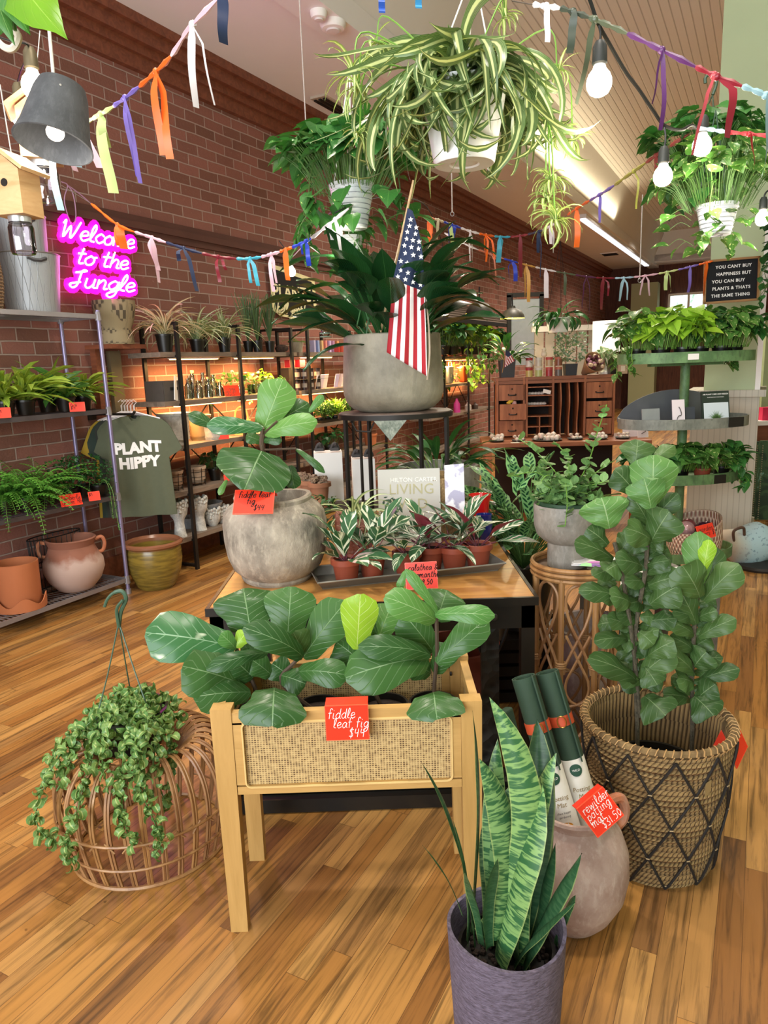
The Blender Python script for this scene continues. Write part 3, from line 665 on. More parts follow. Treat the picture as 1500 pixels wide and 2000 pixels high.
# four nursery pots of fiddle leaf figs in the planter
FO=(270,1100); FS=.46667
FL=[('leftmost young fiddle leaf fig in the cane planter, one bleached leaf',-.36,[
 (405,350,30,290,185,0,-.06,3,.1),(440,510,185,430,185,-.02,-.1),(470,540,230,560,125,-.04,-.12),(540,375,285,445,60,0,-.1,0,.2),(410,360,345,295,60,0,-.02,1),(408,352,455,285,60,0,.02,2),(470,290,440,105,225,.05,.12),(480,480,395,400,130,.0,-.03),(400,560,330,600,110,-.02,-.08),(450,440,500,330,100,.04,.06)],[(500,600),(480,500),(420,380),(405,345)]),
 ('second fiddle leaf fig from left in cane planter, round leaf over front edge',-.2,[
 (625,310,640,98,185,.06,.12),(690,395,870,160,150,.05,.08),(690,392,440,268,105,0,-.08,0,.22),(570,520,560,682,235,-.13,-.235,0,.22),(600,470,700,505,105,0,-.03),(665,455,880,470,105,0,-.04,0,.2),(560,470,470,400,90,.02,0),(640,480,560,420,100,.03,.03),(690,380,650,290,110,.03,.0,4)],[(560,600),(600,500),(650,420),(690,385)]),
 ('third fiddle leaf fig from the left in the cane planter, with lime new leaf',-.02,[
 (915,362,930,130,135,0,-.02,2,.08),(1000,332,1062,170,112,.05,.08,1),(1215,400,868,480,175,.0,-.1,0,.2),(1225,385,922,350,92,0,-.08,0,.2),(960,440,830,330,115,.06,.08),(900,430,800,400,120,.1,.1),(1000,300,960,200,80,.05,.08)],[(960,600),(975,500),(960,400),(918,355)]),
 ('rightmost fiddle leaf fig in the cane planter, reaching bright curled leaves',.12,[
 (1245,240,1032,140,110,0,-.05,1,.15),(1252,205,1118,25,42,.0,.0,1,.12),(1240,215,1492,220,72,0,-.04,1,.15),(1250,240,1292,112,155,.05,.1),(1250,420,1462,230,112,0,.02),(1235,370,1108,210,135,.05,.05),(1235,540,1250,655,205,-.13,-.235,0,.22),(1240,460,1305,340,95,.03,.04),(1225,460,1140,420,100,.03,.0),(1120,30,1090,110,30,0,-.01,1)],[(1230,620),(1240,500),(1250,380),(1248,220)])]
L_BLEACH=leafmat('bleached_fiddle_leaf','4a7d48','2f6338','9cc29a',.035,7,.3,.5,.3,var=('cfdcc0',1.8,.58))
FYD=1.87
for lb,x,lv,st in FL:
    lv=[tuple(e[:4])+(e[4]*1.22,)+tuple(e[5:]) for e in lv]
    t=thing('potted_fiddle_leaf_fig',lb,'plant',(x,FYD,PZB+.016))
    add_pot(t,M_BLACK,.058,.07,.14)
    m=zl(FO,FS,lv,t.location,None,None,FYD); m.build('foliage',[L_FIDDLE,L_FIDDLEL,L_FIDNEW,L_BLEACH,L_BUSHF],t)
    q=[P(FO[0]+a*FS,FO[1]+b*FS,FYD+.01)-t.location for a,b in st]; q[0]=Vector((0,0,.11)); m=MB(); m.tube(spline(q,4),.006,6); m.build('stem',L_BROWNSTEM,t)
def facing(px,py,y,rx=90,rz=0,ry=0):
    return Matrix.Translation(P(px,py,y))@Matrix.Rotation(R(rz),4,'Z')@Matrix.Rotation(R(rx),4,'X')@Matrix.Rotation(R(ry),4,'Z')
sign('orange fiddle leaf fig price sign on the cane planter front, white writing',facing(678,1411,1.668),.108,.094,['fiddle',(.012,'leaf fig'),(.05,'$44')],M_INKW,.0150,.0009,.06,None,.026,lip=.045)
# ---------------- stone pot with big-leaved fig on the table ----------------------------------
def m_stone(name,c1,c2,c3,sc_=7,bump=.6,rough=.9):
    t=NT(name); a=t.noise(sc_,6,None,.65); b=t.noise(sc_*5,5,t.coord('Object',(1,1,.4)),.7); col=t.mix(t.ramp(a,[(.38,0.),(.62,1.)]),hexc(c1),hexc(c2)); col=t.mix(t.ramp(b,[(.5,0.),(.68,.6)]),col,hexc(c3)); t.bump(t.m('ADD',a,b),bump,.008); return t.done(col,rough)
M_STONE=m_stone('weathered_stone','7a7164','a99e8d','c4b8a4'); M_GSTONE=m_stone('smooth_grey_stone','7f7969','9d9684','8a8474',6,.35,.6)
TZ=.75
sp=thing('stone_pot_fig','weathered grey stone pot with a few huge fiddle fig leaves on the wooden table','plant',(-.4,2.55,TZ))
m=MB(); m.lathe([(.001,.0),(.128,.0),(.134,.012),(.132,.02),(.16,.045),(.178,.09),(.186,.15),(.187,.21),(.180,.245),(.163,.268),(.143,.282),(.137,.289),(.14,.303),(.136,.31),(.122,.308),(.12,.29),(.12,.24)],n=48)
for i,v in enumerate(m.v):
    a=math.atan2(v[1],v[0]); k=1+.012*sin(3*a+v[2]*9)+.006*sin(7*a); m.v[i]=(v[0]*k,v[1]*k,v[2]+.004*sin(2*a+1))
m.build('pot',M_STONE,sp); m=MB(); m.disc((0,0,.25),.122,28); m.build('soil',M_SOIL,sp)
GO=(350,720); GS=.23333; YG=2.5
gl=[(700,530,870,88,330,.02,.04,1,.1),(715,545,1155,440,200,0,-.02,1,.15),(780,480,1085,290,190,.08,.1,0,.1),(1090,365,1205,222,75,.05,.06,1,.1),
 (705,500,230,475,165,0,-.06,3,.12),(330,500,78,380,120,-.03,-.06,0,.1),(930,810,965,1005,135,.02,.0,0,.1),(975,670,1218,872,65,.0,-.04,0,.15),
 (700,600,860,600,90,.0,-.02,0,.1),(400,930,333,1058,55,-.05,-.08,1),(690,610,560,560,120,.03,.02,0)]
ls=zl(GO,GS,gl,sp.location,[L_FIDDLE,L_FIDDLEL,L_FIDNEW,L_BLEACH],sp,YG,separate=True)
ls=zl(GO,GS,[(690,690,545,1012,640,-.03,-.16,0,.08)],sp.location,[L_FIDDLE],sp,YG,ROUND,separate=True,cup=.12)
m=MB(); q=[Vector((0,0,.24))]+[P(GO[0]+a*GS,GO[1]+b*GS,YG)-sp.location for a,b in ((720,900),(700,700),(690,620),(700,520))]; m.tube(spline(q,4),.009,7)
for a,b,c,d in ((690,620,690,690),(700,680,980,668),(700,560,705,500),(690,560,820,440)): m.tube([P(GO[0]+a*GS,GO[1]+b*GS,YG)-sp.location,P(GO[0]+c*GS,GO[1]+d*GS,YG-.02)-sp.location],.004,5)
m.build('stem',L_BROWNSTEM,sp)
sign('orange price sign lying on the shoulder of the weathered stone pot, dark writing',facing(496,980,2.36,52,-4,0)@Matrix.Shear('XY',4,(0,0)) ,.135,.09,['fiddle leaf',(.03,'fig'),(.055,'$44')],M_INKB,.013,.0013,.1,None,.024,lip=.04)
# ---------------- work table --------------------------------------------------------------------
tb=thing('work_table','wooden topped table with black metal frame behind the cane planter','table',(-.05,2.66,0))
M_TOP=m_wood('honey_table_top','a8713a','cf9a55',(2,9,9),.28,2.5); TW,TD=1.06,.88
t_=M_TOP.node_tree
m=MB(); m.box((0,0,TZ-.009),(TW,TD,.018)); o=m.build('table_top',M_TOP,tb,smooth=False)
m=MB(); m.box((0,-TD/2-.004,TZ-.012),(TW+.02,.012,.028)); m.box((0,TD/2+.004,TZ-.012),(TW+.02,.012,.028)); [m.box((s*(TW/2+.004),0,TZ-.012),(.012,TD,.028)) for s in (-1,1)]
m.box((0,-TD/2+.015,TZ-.065),(TW,.03,.08)); m.box((0,TD/2-.015,TZ-.065),(TW,.03,.08)); [m.box((s*(TW/2-.015),0,TZ-.065),(.03,TD,.08)) for s in (-1,1)]
m.build('frame',M_BLACK,tb,smooth=False)
for sx in (-1,1):
    for sy in (-1,1): m=MB(); m.box((sx*(TW/2-.022),sy*(TD/2-.022),(TZ-.03)/2),(.044,.044,TZ-.03)); m.build('leg',M_BLACK,tb,smooth=False)
m=MB(); m.box((0,-TD/2+.01,.03),(TW-.08,.03,.05)); m.box((0,-TD/2+.05,.055),(TW-.08,.03,.03)); m.build('stretcher',M_BLACK,tb,smooth=False)
m=MB(); m.box((0,TD/2-.03,.05),(TW-.08,.04,.05)); m.build('stretcher',M_BLACK,tb,smooth=False)
m=MB(); m.lathe([(.001,0),(.013,0),(.013,.006),(.008,.008),(.008,.012),(.001,.013)],n=18); m.build('bolt',plain('4c4a48',.35,.7),tb,(.395,-TD/2-.001,TZ-.062),(PI/2,0,0))
# ornate cast iron trestle leg leaning behind the frame
t=thing('cast_iron_leg','ornate cast iron bracket leg with scrollwork under the table right end','iron leg',(.355,2.38,0))
t2=NT('cast_scroll'); nz=t2.n('TexVoronoi',Scale=26.); t2.put(nz.inputs['Vector'],t2.coord()); cc=t2.ramp(nz.outputs['Distance'],[(.2,.02),(.5,.16)]); t2.bump(nz.outputs['Distance'],1.,.01); t2.done(t2.mix(cc,hexc('1c1a17'),hexc('6b665c')),.6,.3)
m=MB(); m.box((0,0,.32),(.062,.03,.64)); m.box((0,0,.645),(.11,.04,.02)); m.box((0,0,.015),(.12,.06,.03)); m.build('upright',t2.mat,t,smooth=False)
m=MB()
for s in (-1,1): m.tube(spline([(s*.03,0,.5),(s*.055,0,.56),(s*.07,0,.62)],4),.006,5)
m.build('scroll',M_IRON,t)
# things standing under the table
def simple_pot(label,loc,r0,r1,h,mat,cat='pot',name='plant_pot',lip=.01,rz=0,group=None,liph=.02,th=.008):
    m=MB(); m.lathe(pot_prof(r0,r1,h,th,lip,liph,.15)+[(.001,h*.1)],n=32); o=m.build(name,mat,None,loc,(0,0,rz)); return tag(o,label,cat,group)
M_TERRA=m_stone('terracotta','a5603f','bf7a55','b89a86',5,.2,.85)
M_TERRAP=plain('9b4a33',.45,0,.08,20)
simple_pot('black ribbed pot standing in the dark under the table, left',(-.35,2.5,0),.07,.085,.16,M_BLACK)
simple_pot('red clay pot under the right end of the table beside the iron leg',(.30,2.86,0),.12,.16,.34,plain('7d3b2a',.8,0,.15,8))
simple_pot('broad terracotta pot behind the cane planter under the table',(.08,2.93,0),.13,.17,.28,plain('96503a',.8,0,.15,8))
bk=thing('wire_basket','white woven wire basket on the floor under the table','basket',(-.02,2.52,0)); m=MB()
for k in range(22): a=2*PI*k/22; m.tube([(.07*cos(a),.07*sin(a),.003),(.085*cos(a),.085*sin(a),.16)],.0025,4)
for z in (.005,.04,.08,.12,.16): m.tube([((.07+.015*z/.16)*cos(2*PI*k/24),(.07+.015*z/.16)*sin(2*PI*k/24),z) for k in range(24)],.0028,4,closed=True)
m.build('wires',plain('b8ab94',.6,0,.1),bk)
# ---------------- galvanised tray with calatheas ---------------------------------------------------
M_GALV=plain('85837c',.5,.55,.25,9)
A=PZ(608,1147,TZ+.01); B=PZ(972,1108,TZ+.01); ang=math.atan2((B-A).y,(B-A).x); L=(B-A).length; c=(A+B)/2+Vector((0,.075,0)); c.z=TZ
tr=thing('metal_tray','long galvanised metal tray holding a row of calathea pots','tray',c,ang)
m=MB(); w1,d1,w2,d2,h=L/2-.02,.082,L/2,.105,.032
for a in range(4):
    pts=[(-1,-1),(1,-1),(1,1),(-1,1)]; p,q=pts[a],pts[(a+1)%4]
    m.quad(Vector((p[0]*w1,p[1]*d1,.003)),Vector((q[0]*w1,q[1]*d1,.003)),Vector((q[0]*w2,q[1]*d2,h)),Vector((p[0]*w2,p[1]*d2,h)))
m.box((0,0,.002),(2*w1,2*d1,.003)); o=m.build('pan',M_GALV,tr,smooth=False); s_=o.modifiers.new('s','SOLIDIFY'); s_.thickness=.002
m=MB(); q=[(-w2,-d2,h),(w2,-d2,h),(w2,d2,h),(-w2,d2,h)]; m.tube(q,.0035,6,closed=True); m.build('rolled_rim',plain('a09d95',.4,.6,.2,9),tr)
cal=[('leftmost calathea in the metal tray beside the stone pot',-.155,-.02,11),('second calathea from the left in the metal tray, tall leaf',-.085,.015,8),('third calathea from the left in the metal tray, widest pot',.0,-.01,9),
 ('fourth calathea from the left in the tray, behind the orange sign',.07,.03,8),('second calathea from the right in the metal tray, pink leaves',.125,-.005,9),('rightmost calathea in the metal tray, leaf reaching right',.19,.0,9)]
for i,(lb,dx,dy,n_) in enumerate(cal):
    lp=tr.matrix_world if False else Matrix.Translation(c)@Matrix.Rotation(ang,4,'Z'); p=lp@Vector((dx*L/.47,dy,.004))
    m=f_tall(n_+2,.175,.058,1.05,.7,None,[(0,.1),(.15,.55),(.35,.95),(.55,1.),(.78,.7),(.93,.3),(1,0)],.28,.018,.05,8)
    t=plant('potted_calathea',lb,p,m,[L_CAL,plain('6a3340',.5)],((M_TERRAP,.038,.051,.085),dict(lip=.004,liph=.02)),rz=U_(0,6),scale=1.05)
sign('orange calathea price sign standing on the table before the tray, black writing',facing(823,1124,2.30,72,-6,3),.105,.088,[(.004,'calathea &'),(.004,'stromanthe'),(.03,'$19.50')],M_INKB,.0115,.0012,.05,None,.024,lip=.03)
# ---------------- other things on the table ------------------------------------------------------------
hp=thing('face_pot_plant','spider plant in a pink terracotta face pot behind the calathea tray','plant',(P(698,1050,2.83).x,2.83,TZ))
m=MB(); m.lathe([(.001,.0),(.05,.0),(.055,.01),(.05,.03),(.075,.06),(.088,.11),(.088,.15),(.082,.165),(.072,.155),(.07,.13)],n=36)
for i,v in enumerate(m.v):
    a=math.atan2(v[1],v[0]); k=1+.035*max(0,sin(v[2]*60))*abs(sin(a*5)); m.v[i]=(v[0]*k,v[1]*k,v[2]+(.018*abs(cos(a))**3 if v[2]>.12 else 0))
m.build('pot',m_stone('pink_clay','a86a5c','c58d80','dcb8ac',30,.6),hp)
for s in (-1,1):
    m=MB(); m.sphere((s*.024,-.086,.125),.010,12,6); m.tube([(s*.024+.015*cos(a*.52),-.088,.125+.013*sin(a*.52)) for a in range(12)],.003,4,closed=True); m.build('eye',plain('c08a7c',.8),hp)
m=MB(); m.tube([(0,-.088,.12),(0,-.099,.09),(.0,-.09,.08)],[.004,.008,.005],6); m.build('nose',plain('b67a6c',.8),hp)
m=f_spider(34,.26,.015,2.3,None,(.5,1.5)); m.build('foliage',L_SPIDL,hp,(0,0,.14))
# book on care of plants
def book(label,Mx,w,h,th,cover,texts=(),extra=None,name='book',spine='2a2f28'):
    t=thing(name,label,'book'); t.matrix_world=Mx
    m=MB(); m.box((0,0,-th/2),(w-.004,h-.006,th-.004)); m.build('pages',plain('ece6d8',.8),t,smooth=False)
    m=MB(); m.box((0,0,0),(w,h,.002)); m.box((0,0,-th),(w,h,.002)); m.box((-w/2,0,-th/2),(.002,h,th)); m.build('cover',cover,t,smooth=False)
    for (s,sz,mt,x,y,kw) in texts: printed(s,sz,mt,t,Matrix.Translation((x,y,.0018)),'title',**kw)
    if extra: extra(t)
    return t
def leafy(x0,x1,y0,y1,n,s,mats):
    def f(t):
        m=MB()
        for i in range(n):
            x=U_(x0,x1); y=U_(y0,y1); m.cur=rnd.randrange(len(mats)); a=U_(0,6.28); L=s*U_(.6,1.2); d=Vector((cos(a),sin(a),0)); e=Vector((-sin(a),cos(a),0)); p=Vector((x,y,.0014+.0001*i/n))
            pts=[p,p+d*L*.35+e*L*.22,p+d*L*.8+e*L*.12,p+d*L,p+d*L*.8-e*L*.12,p+d*L*.35-e*L*.22]
            pts=[Vector((min(max(q.x,x0),x1),min(max(q.y,y0),y1),q.z)) for q in pts]; m.face(*[m.vert(q) for q in pts])
        m.build('cover_picture',mats,t,smooth=False)
    return f
t=NT('misty_cover'); sx_=t.n('SeparateXYZ',Vector=t.coord('Object')); cv=t.mix(t.ramp(sx_.outputs[1],[(0.,0.),(1.,1.)]),hexc('b9b7ae'),hexc('8f8f86')); t.done(cv,.4)
bkm=facing(800,992,2.98,80,-3)
book('grey book with green leaves and thin capitals on its cover, behind the calatheas',bkm,.262,.33,.03,t.mat,
 [('HILTON CARTER',.026,plain('e8e6df',.5),.02,.118,{}),('LIVING',.062,plain('a8a27c',.5),.01,.078,{}),('WILD',.062,plain('a8a27c',.5),.0,.015,{})],
 leafy(-.125,-.03,-.12,.05,70,.03,[plain('35523a',.6),plain('4f7350',.6),plain('24402c',.6)]))
t=thing('seagrass_basket','round brown seagrass basket behind the grey book','basket',(P(850,960,3.08).x,3.12,TZ-.02+.03)); t.location.z=TZ
m=MB(); m.lathe([(.001,0),(.11,0),(.125,.1),(.128,.27),(.12,.275),(.115,.25),(.1,.02)],n=30); m.build('body',m_stone('seagrass','6b5638','9c8258','c0a878',25,.8),t)
t=thing('picture_card','white standing card with purple brush pattern beside the grey book','card',(0,0,0)); t.matrix_world=facing(888,955,2.86,76,-30,7)
m=MB(); m.box((0,0,0),(.085,.2,.003)); c_=NT('lavender_card'); nz=c_.noise(14,3); c_.done(c_.mix(c_.ramp(nz,[(.5,0),(.56,1)]),hexc('efeef2'),hexc('a9a6bd')),.5); m.build('card_face',c_.mat,t,smooth=False)
m=MB(); m.box((0,-.02,-.04),(.04,.14,.002),M=Matrix.Rotation(R(30),4,'X')); m.build('easel_back',M_WHITE,t,smooth=False)
p=PZ(948,1078,TZ); p.y+=.03
m=MB(); m.lathe([(.001,0),(.028,0),(.03,.006),(.015,.02),(.016,.05),(.03,.075),(.034,.11),(.03,.135),(.033,.15),(.029,.15),(.026,.13),(.001,.12)],n=26)
o=tag(m.build('glass_vase',plain('1f2a72',.12,0,.1),None,p),'cobalt blue glass vase on the right rear corner of the table','vase')
m=MB(); m.lathe([(.001,0),(.03,0),(.035,.02),(.04,.07),(.048,.1),(.044,.1),(.036,.07),(.001,.06)],n=26)
o=tag(m.build('glass_bowl',plain('c21a1a',.15,0,.1),None,(p.x-.004,p.y+.09,TZ+.115)),'small glossy red flared cup raised behind the cobalt vase','cup')
m=MB(); m.lathe([(.001,0),(.04,0),(.04,.115),(.001,.115)],n=20); tag(m.build('display_block',plain('22252c',.5),None,(p.x-.004,p.y+.09,TZ)),'dark round block under the red cup on the table','block')
# ---------------- tall metal stand with peace lily pot and flag --------------------------------------------
SX,SY,SZ=.07,3.42,1.292
st=thing('plant_stand','tall dark iron stand with round wood top behind the table','plant stand',(SX,SY,0))
m=MB(); m.lathe([(.001,SZ-.028),(.262,SZ-.028),(.268,SZ-.02),(.268,SZ-.004),(.26,SZ),(.001,SZ)],n=32,sy=.82); m.build('top',m_wood('aged_stand_top','4b3b33','7b6a60',(2,14,14),.5),st)
m=MB(); m.lathe([(.272,SZ-.03),(.272,SZ-.008),(.268,SZ-.008),(.268,SZ-.03)],n=32,sy=.82); m.build('rim_band',M_IRON,st)
for x,y in ((-.235,-.1),(.235,-.1),(-.13,.17),(.13,.17),(-.165,-.14)):
    m=MB(); m.tube([(x,y,0),(x*.99,y,SZ-.03)],.0125,6) if abs(x)!=.165 else m.tube([(x,y,0),(x,y,SZ-.03)],.008,6); m.build('leg',M_IRON,st)
m=MB(); m.tube([(-.2,-.16,SZ-.04),(-.18,-.17,SZ-.075),(-.12,-.18,SZ-.08),(-.1,-.17,SZ-.04)],.004,5); m.build('wire_loop',M_IRON,st)
m=MB(); a,b,c_=Vector((-.1,-.225,SZ-.03)),Vector((.045,-.225,SZ-.03)),Vector((-.03,-.228,SZ-.12)); o=.008
m.face(*[m.vert(v) for v in (a,c_,b)]); m.face(*[m.vert(v+Vector((0,o,0))) for v in (a,b,c_)]); m.build('corner_drape',m_stone('verdigris','6f7a70','98a095','c2c6ba',25,.6),st,smooth=False)
m=MB(); m.tube([(.235*cos(2*PI*k/24),.19*sin(2*PI*k/24),.35) for k in range(24)],.007,5,closed=True); m.build('brace_ring',M_IRON,st)
bp=thing('peace_lily_pot','big smooth grey stone pot of dark peace lily leaves on the tall iron stand','plant',(SX-.005,SY,SZ))
m=MB(); m.lathe([(.001,0),(.15,0),(.19,.014),(.222,.045),(.235,.085),(.236,.12),(.232,.2),(.226,.3),(.224,.345),(.219,.35),(.212,.345),(.21,.27)],n=48); m.build('pot',M_GSTONE,bp)
m=MB(); m.disc((0,0,.29),.212,28); m.build('soil',M_SOIL,bp)
m=MB(); m=f_tall(62,.36,.135,.85,.75,m,LANCE,.62,.1,.03)
for e in ((-.35,-.02,.30,-.45),(-.40,-.05,.22,-.3),(-.28,-.12,.12,-.2),(-.36,.0,.42,-.1),(.30,-.05,.35,-.3),(.36,-.03,.22,-.4),(-.22,-.15,.03,-.5),(.28,-.02,.46,0.)):
    p0=Vector((e[0]*.35,e[1],.12)); m.cur=1; p1=Vector((e[0]*.55,e[1]*1.2,e[2])); m.tube(spline([p0,(p0+p1)/2+Vector((0,0,.08)),p1],4),.004,4); m.cur=0
    m.leaf(p1,math.atan2(e[1],e[0]),.25+e[3]*.3,.34,.095,LANCE,9,.9,.1,.05)
m.build('foliage',[L_PEACE,L_DARK],bp,(0,0,.27))
# flag on a thin wooden stick, canton hanging at the top
fg=thing('small_flag','american flag on a wooden stick, hanging down before the grey pot','flag',P(735,655,3.28))
m=MB(); A=P(735,655,3.28)-fg.location; B=P(808,352,3.13)-fg.location; m.tube([A-Vector((.0,-.0,.06)),B],.0055,7); m.build('stick',m_wood('stick_wood','a98a60','c6aa7e'),fg)
def edge(tab,t):
    for i in range(len(tab)-1):
        if t<=tab[i+1][0]:
            k=(t-tab[i][0])/(tab[i+1][0]-tab[i][0]); k=k; return (tab[i][1]+(tab[i+1][1]-tab[i][1])*k, tab[i][2]+(tab[i+1][2]-tab[i][2])*k)
    return tab[-1][1:]
FLt=[(0,796,406),(.15,789,445),(.3,781,490),(.45,768,545),(.7,762,610),(1,755,688)]; FRt=[(0,806,412),(.15,818,452),(.3,826,500),(.45,829,568),(.7,832,650),(1,834,735)]
def fpt(s,t,off=0):
    a=edge(FLt,t); b=edge(FRt,t); x=a[0]+(b[0]-a[0])*s; y=a[1]+(b[1]-a[1])*s
    d=3.115+.018*sin(s*8+t*2)*min(1,t*2)-.05*(1-t)*0+off; return P(x,y,d)-fg.location
tn=NT('flag_stripes'); uv=tn.n('UVMap'); sp_=tn.n('SeparateXYZ',Vector=uv.outputs[0]); fr=tn.m('FRACT',tn.m('MULTIPLY',sp_.outputs[0],4.6)); rw=tn.m('GREATER_THAN',fr,.5)
ct=tn.m('LESS_THAN',sp_.outputs[1],.455); cc=tn.mix(rw,hexc('a8202c'),hexc('efe9ea')); tn.done(tn.mix(ct,cc,hexc('1e2c4c')),.8)
m=MB(); NS,NTt=20,40; b=0
for j in range(NTt+1):
    for i in range(NS+1): m.vert(fpt(i/NS,j/NTt),(i/NS,j/NTt))
for j in range(NTt):
    for i in range(NS): m.face(j*(NS+1)+i,(j+1)*(NS+1)+i,(j+1)*(NS+1)+i+1,j*(NS+1)+i+1)
o=m.build('cloth',tn.mat,fg); s_=o.modifiers.new('s','SOLIDIFY'); s_.thickness=.0015
m=MB()
for r_,(t0,n_) in enumerate(((.075,1),(.125,2),(.17,2),(.215,3),(.26,3),(.305,3),(.35,4),(.395,4),(.43,4))):
    for k in range(n_):
        s0=(k+.5+(.25 if r_%2 else 0))/n_; s0=min(s0,.93); c0=fpt(s0,t0,-.004); rx=.0115
        ids=[m.vert(c0+Vector((sin(a*PI/5)*(rx if a%2==0 else rx*.42),0,cos(a*PI/5)*(rx if a%2==0 else rx*.42)))) for a in range(10)]; cc_=m.vert(c0)
        for a in range(10): m.face(cc_,ids[(a+1)%10],ids[a])
m.build('stars',plain('f4f2ee',.7,0,.02),fg,smooth=False)
# striped fold seen edge-on at the flag's right side
m=MB(); q=[P(a,b,3.13)-fg.location for a,b in ((829,560),(836,620),(839,690),(834,742))]; m.ribbon(spline(q,5),.016,Vector((.5,.86,0))); m.build('fold',plain('e9d9cf',.8,0,.05),fg)
# ---------------- big grey floor pot with second peace lily ---------------------------------------------------
g=thing('peace_lily_pot','peace lily in a tall round grey pot on the floor behind the tall iron stand','plant',(.345,4.35,0))
m=MB(); m.lathe([(.001,0),(.17,0),(.19,.02),(.235,.45),(.25,.88),(.247,.90),(.225,.9),(.222,.82)],n=40); m.build('pot',m_stone('cast_grey','8a8c88','a5a5a0','bcbcb4',6,.3,.6),g)
m=MB(); m.disc((0,0,.84),.225,28); m.build('soil',M_SOIL,g)
m=f_tall(48,.30,.055,1.0,1.2,None,LANCE,.45,.12,.03); m.build('foliage',[L_DARK,L_GSTEM],g,(0,0,.83))
# ---------------- rattan drum stand ------------------------------------------------------------------------------
M_RAT=m_wood('rattan_cane','8a5f36','b78a56',(20,20,4),.42,.6); M_RATD=m_wood('rattan_dark','8a603e','b58a5c',(20,20,4),.45,.6); M_WRAP=plain('a97f52',.6,0,.2,60)
RC=(.672,2.45); RZt=.80; RR=.148
ra=thing('rattan_plant_stand','tall round rattan stand with looped cane sides right of the table','plant stand',(RC[0],RC[1],0))
def ringpts(r,z,n=32): return [(r*cos(2*PI*k/n),r*sin(2*PI*k/n),z) for k in range(n)]
m=MB(); [m.tube(ringpts(RR+dr,z),.0085,7,closed=True) for dr,z in ((.002,RZt),(.004,RZt-.018),(.002,RZt-.036))]; m.build('top_rings',M_RAT,ra)
m=MB(); m.lathe([(.001,RZt-.03),(RR,RZt-.03),(RR,RZt-.02),(.001,RZt-.02)],n=32); m.build('top_board',plain('6d5641',.6,0,.2,9),ra)
NL=8
for k in range(NL):
    a=2*PI*(k+.28)/NL; m=MB(); x,y=RR*cos(a),RR*sin(a); m.tube([(x,y,0),(x,y,RZt-.03)],.0105,8); m.build('leg',M_RAT,ra)
    m=MB(); 
    for z in (RZt*.58,RZt*.18): m=MB(); [m.tube([(x+.016*cos(b_),y+.016*sin(b_),z+dz) for b_ in [2*PI*j/10 for j in range(10)]],.0042,4,closed=True) for dz in (-.008,0,.008)]; m.build('binding',M_WRAP,ra)
def onr(a,z,r=RR-.004): return Vector((r*cos(a),r*sin(a),z))
for k in range(NL):
    a0=2*PI*(k+.28)/NL; w=2*PI/NL; m=MB()
    for zt,zb in ((RZt-.045,RZt*.40),(RZt*.40+.0,.03)):
        h=zt-zb
        q=[(.5,0),(.72,.03),(.86,.1),(.86,.2),(.7,.34),(.5,.45),(.15,.66),(.08,.75)] # right lobe crossing down to the left leg
        m.tube(spline([onr(a0+w*u_,zt-h*v_) for u_,v_ in q],4),.0055,6); m.tube(spline([onr(a0+w*(1-u_),zt-h*v_) for u_,v_ in q],4),.0055,6)
        q=[(.5,1.),(.7,.97),(.84,.9),(.82,.8),(.62,.68),(.14,.42)]
        m.tube(spline([onr(a0+w*u_,zt-h*v_) for u_,v_ in q],4),.005,6)
        m.tube(spline([onr(a0+w*(1-u_),zt-h*v_) for u_,v_ in q],4),.005,6)
    m.build('cane_loops',M_RATD,ra)
m=MB(); m.tube(ringpts(RR,.012),.009,7,closed=True); m.build('foot_ring',M_RAT,ra)
# magazine on the stand
t=thing('magazine','folded colour printed sheet lying on the rattan stand','magazine',(RC[0]+.055,RC[1]-.06,RZt+.0105),R(-18)); mg=NT('printed_sheet'); v_=mg.n('TexVoronoi',Scale=14.); mg.put(v_.inputs['Vector'],mg.coord()); nn=mg.noise(9,2); mg.done(mg.mix(mg.ramp(nn,[(.52,0.),(.56,.8)]),hexc('ece8e6'),v_.outputs['Color']),.4)
m=MB(); m.box((0,0,0),(.16,.11,.003)); m.box((.004,.002,.004),(.155,.105,.003)); m.build('pages',mg.mat,t,smooth=False)
hz=thing('footed_pot_hoya','round-leaved hoya in a footed grey ceramic pot on the rattan stand','plant',(RC[0]-.025,RC[1]+.02,RZt-.018))
m=MB(); m.lathe([(.001,0),(.068,0),(.069,.01),(.069,.085),(.085,.095),(.107,.115),(.117,.15),(.119,.22),(.117,.225),(.108,.222),(.106,.19)],n=40); m.build('pot',m_stone('grooved_grey_ceramic','7d776c','938c81','a39d92',14,.2,.5),hz)
m=MB(); m.lathe([(.104,.2),(.106,.235),(.102,.236),(.1,.21)],n=32); m.build('inner_pot',plain('2f4a33',.5),hz); m=MB(); m.disc((0,0,.215),.101,24); m.build('soil',M_SOIL,hz)
def f_hoya(strands,L=.03,mb=None,dens=.02,mat=0):
    m=mb or MB()
    for pts in strands:
        q=spline([Vector(p) for p in pts],8); m.cur=1; m.tube(q,.0018,4,False); m.cur=mat; acc=0
        for k in range(1,len(q)):
            acc+=(q[k]-q[k-1]).length
            while acc>dens: acc-=dens; m.leaf(q[k],U_(0,6.28),U_(-.5,1.1),L*U_(.75,1.2),L*.85,OVAL,4,U_(-.3,.4),-.02,cols=3)
    return m
S=[]
for a,l in ((2.7,.22),(2.2,.15),(.4,.16),(-.2,.12),(1.2,.13),(1.8,.12),(3.6,.1),(-1.,.1),(.9,.12),(2.,.1),(1.5,.15),(.1,.14),(2.9,.1)):
    S.append([(0,0,0),(cos(a)*l*.45,sin(a)*l*.4,l*.5),(cos(a)*l,sin(a)*l*.6,l*U_(.35,.95))])
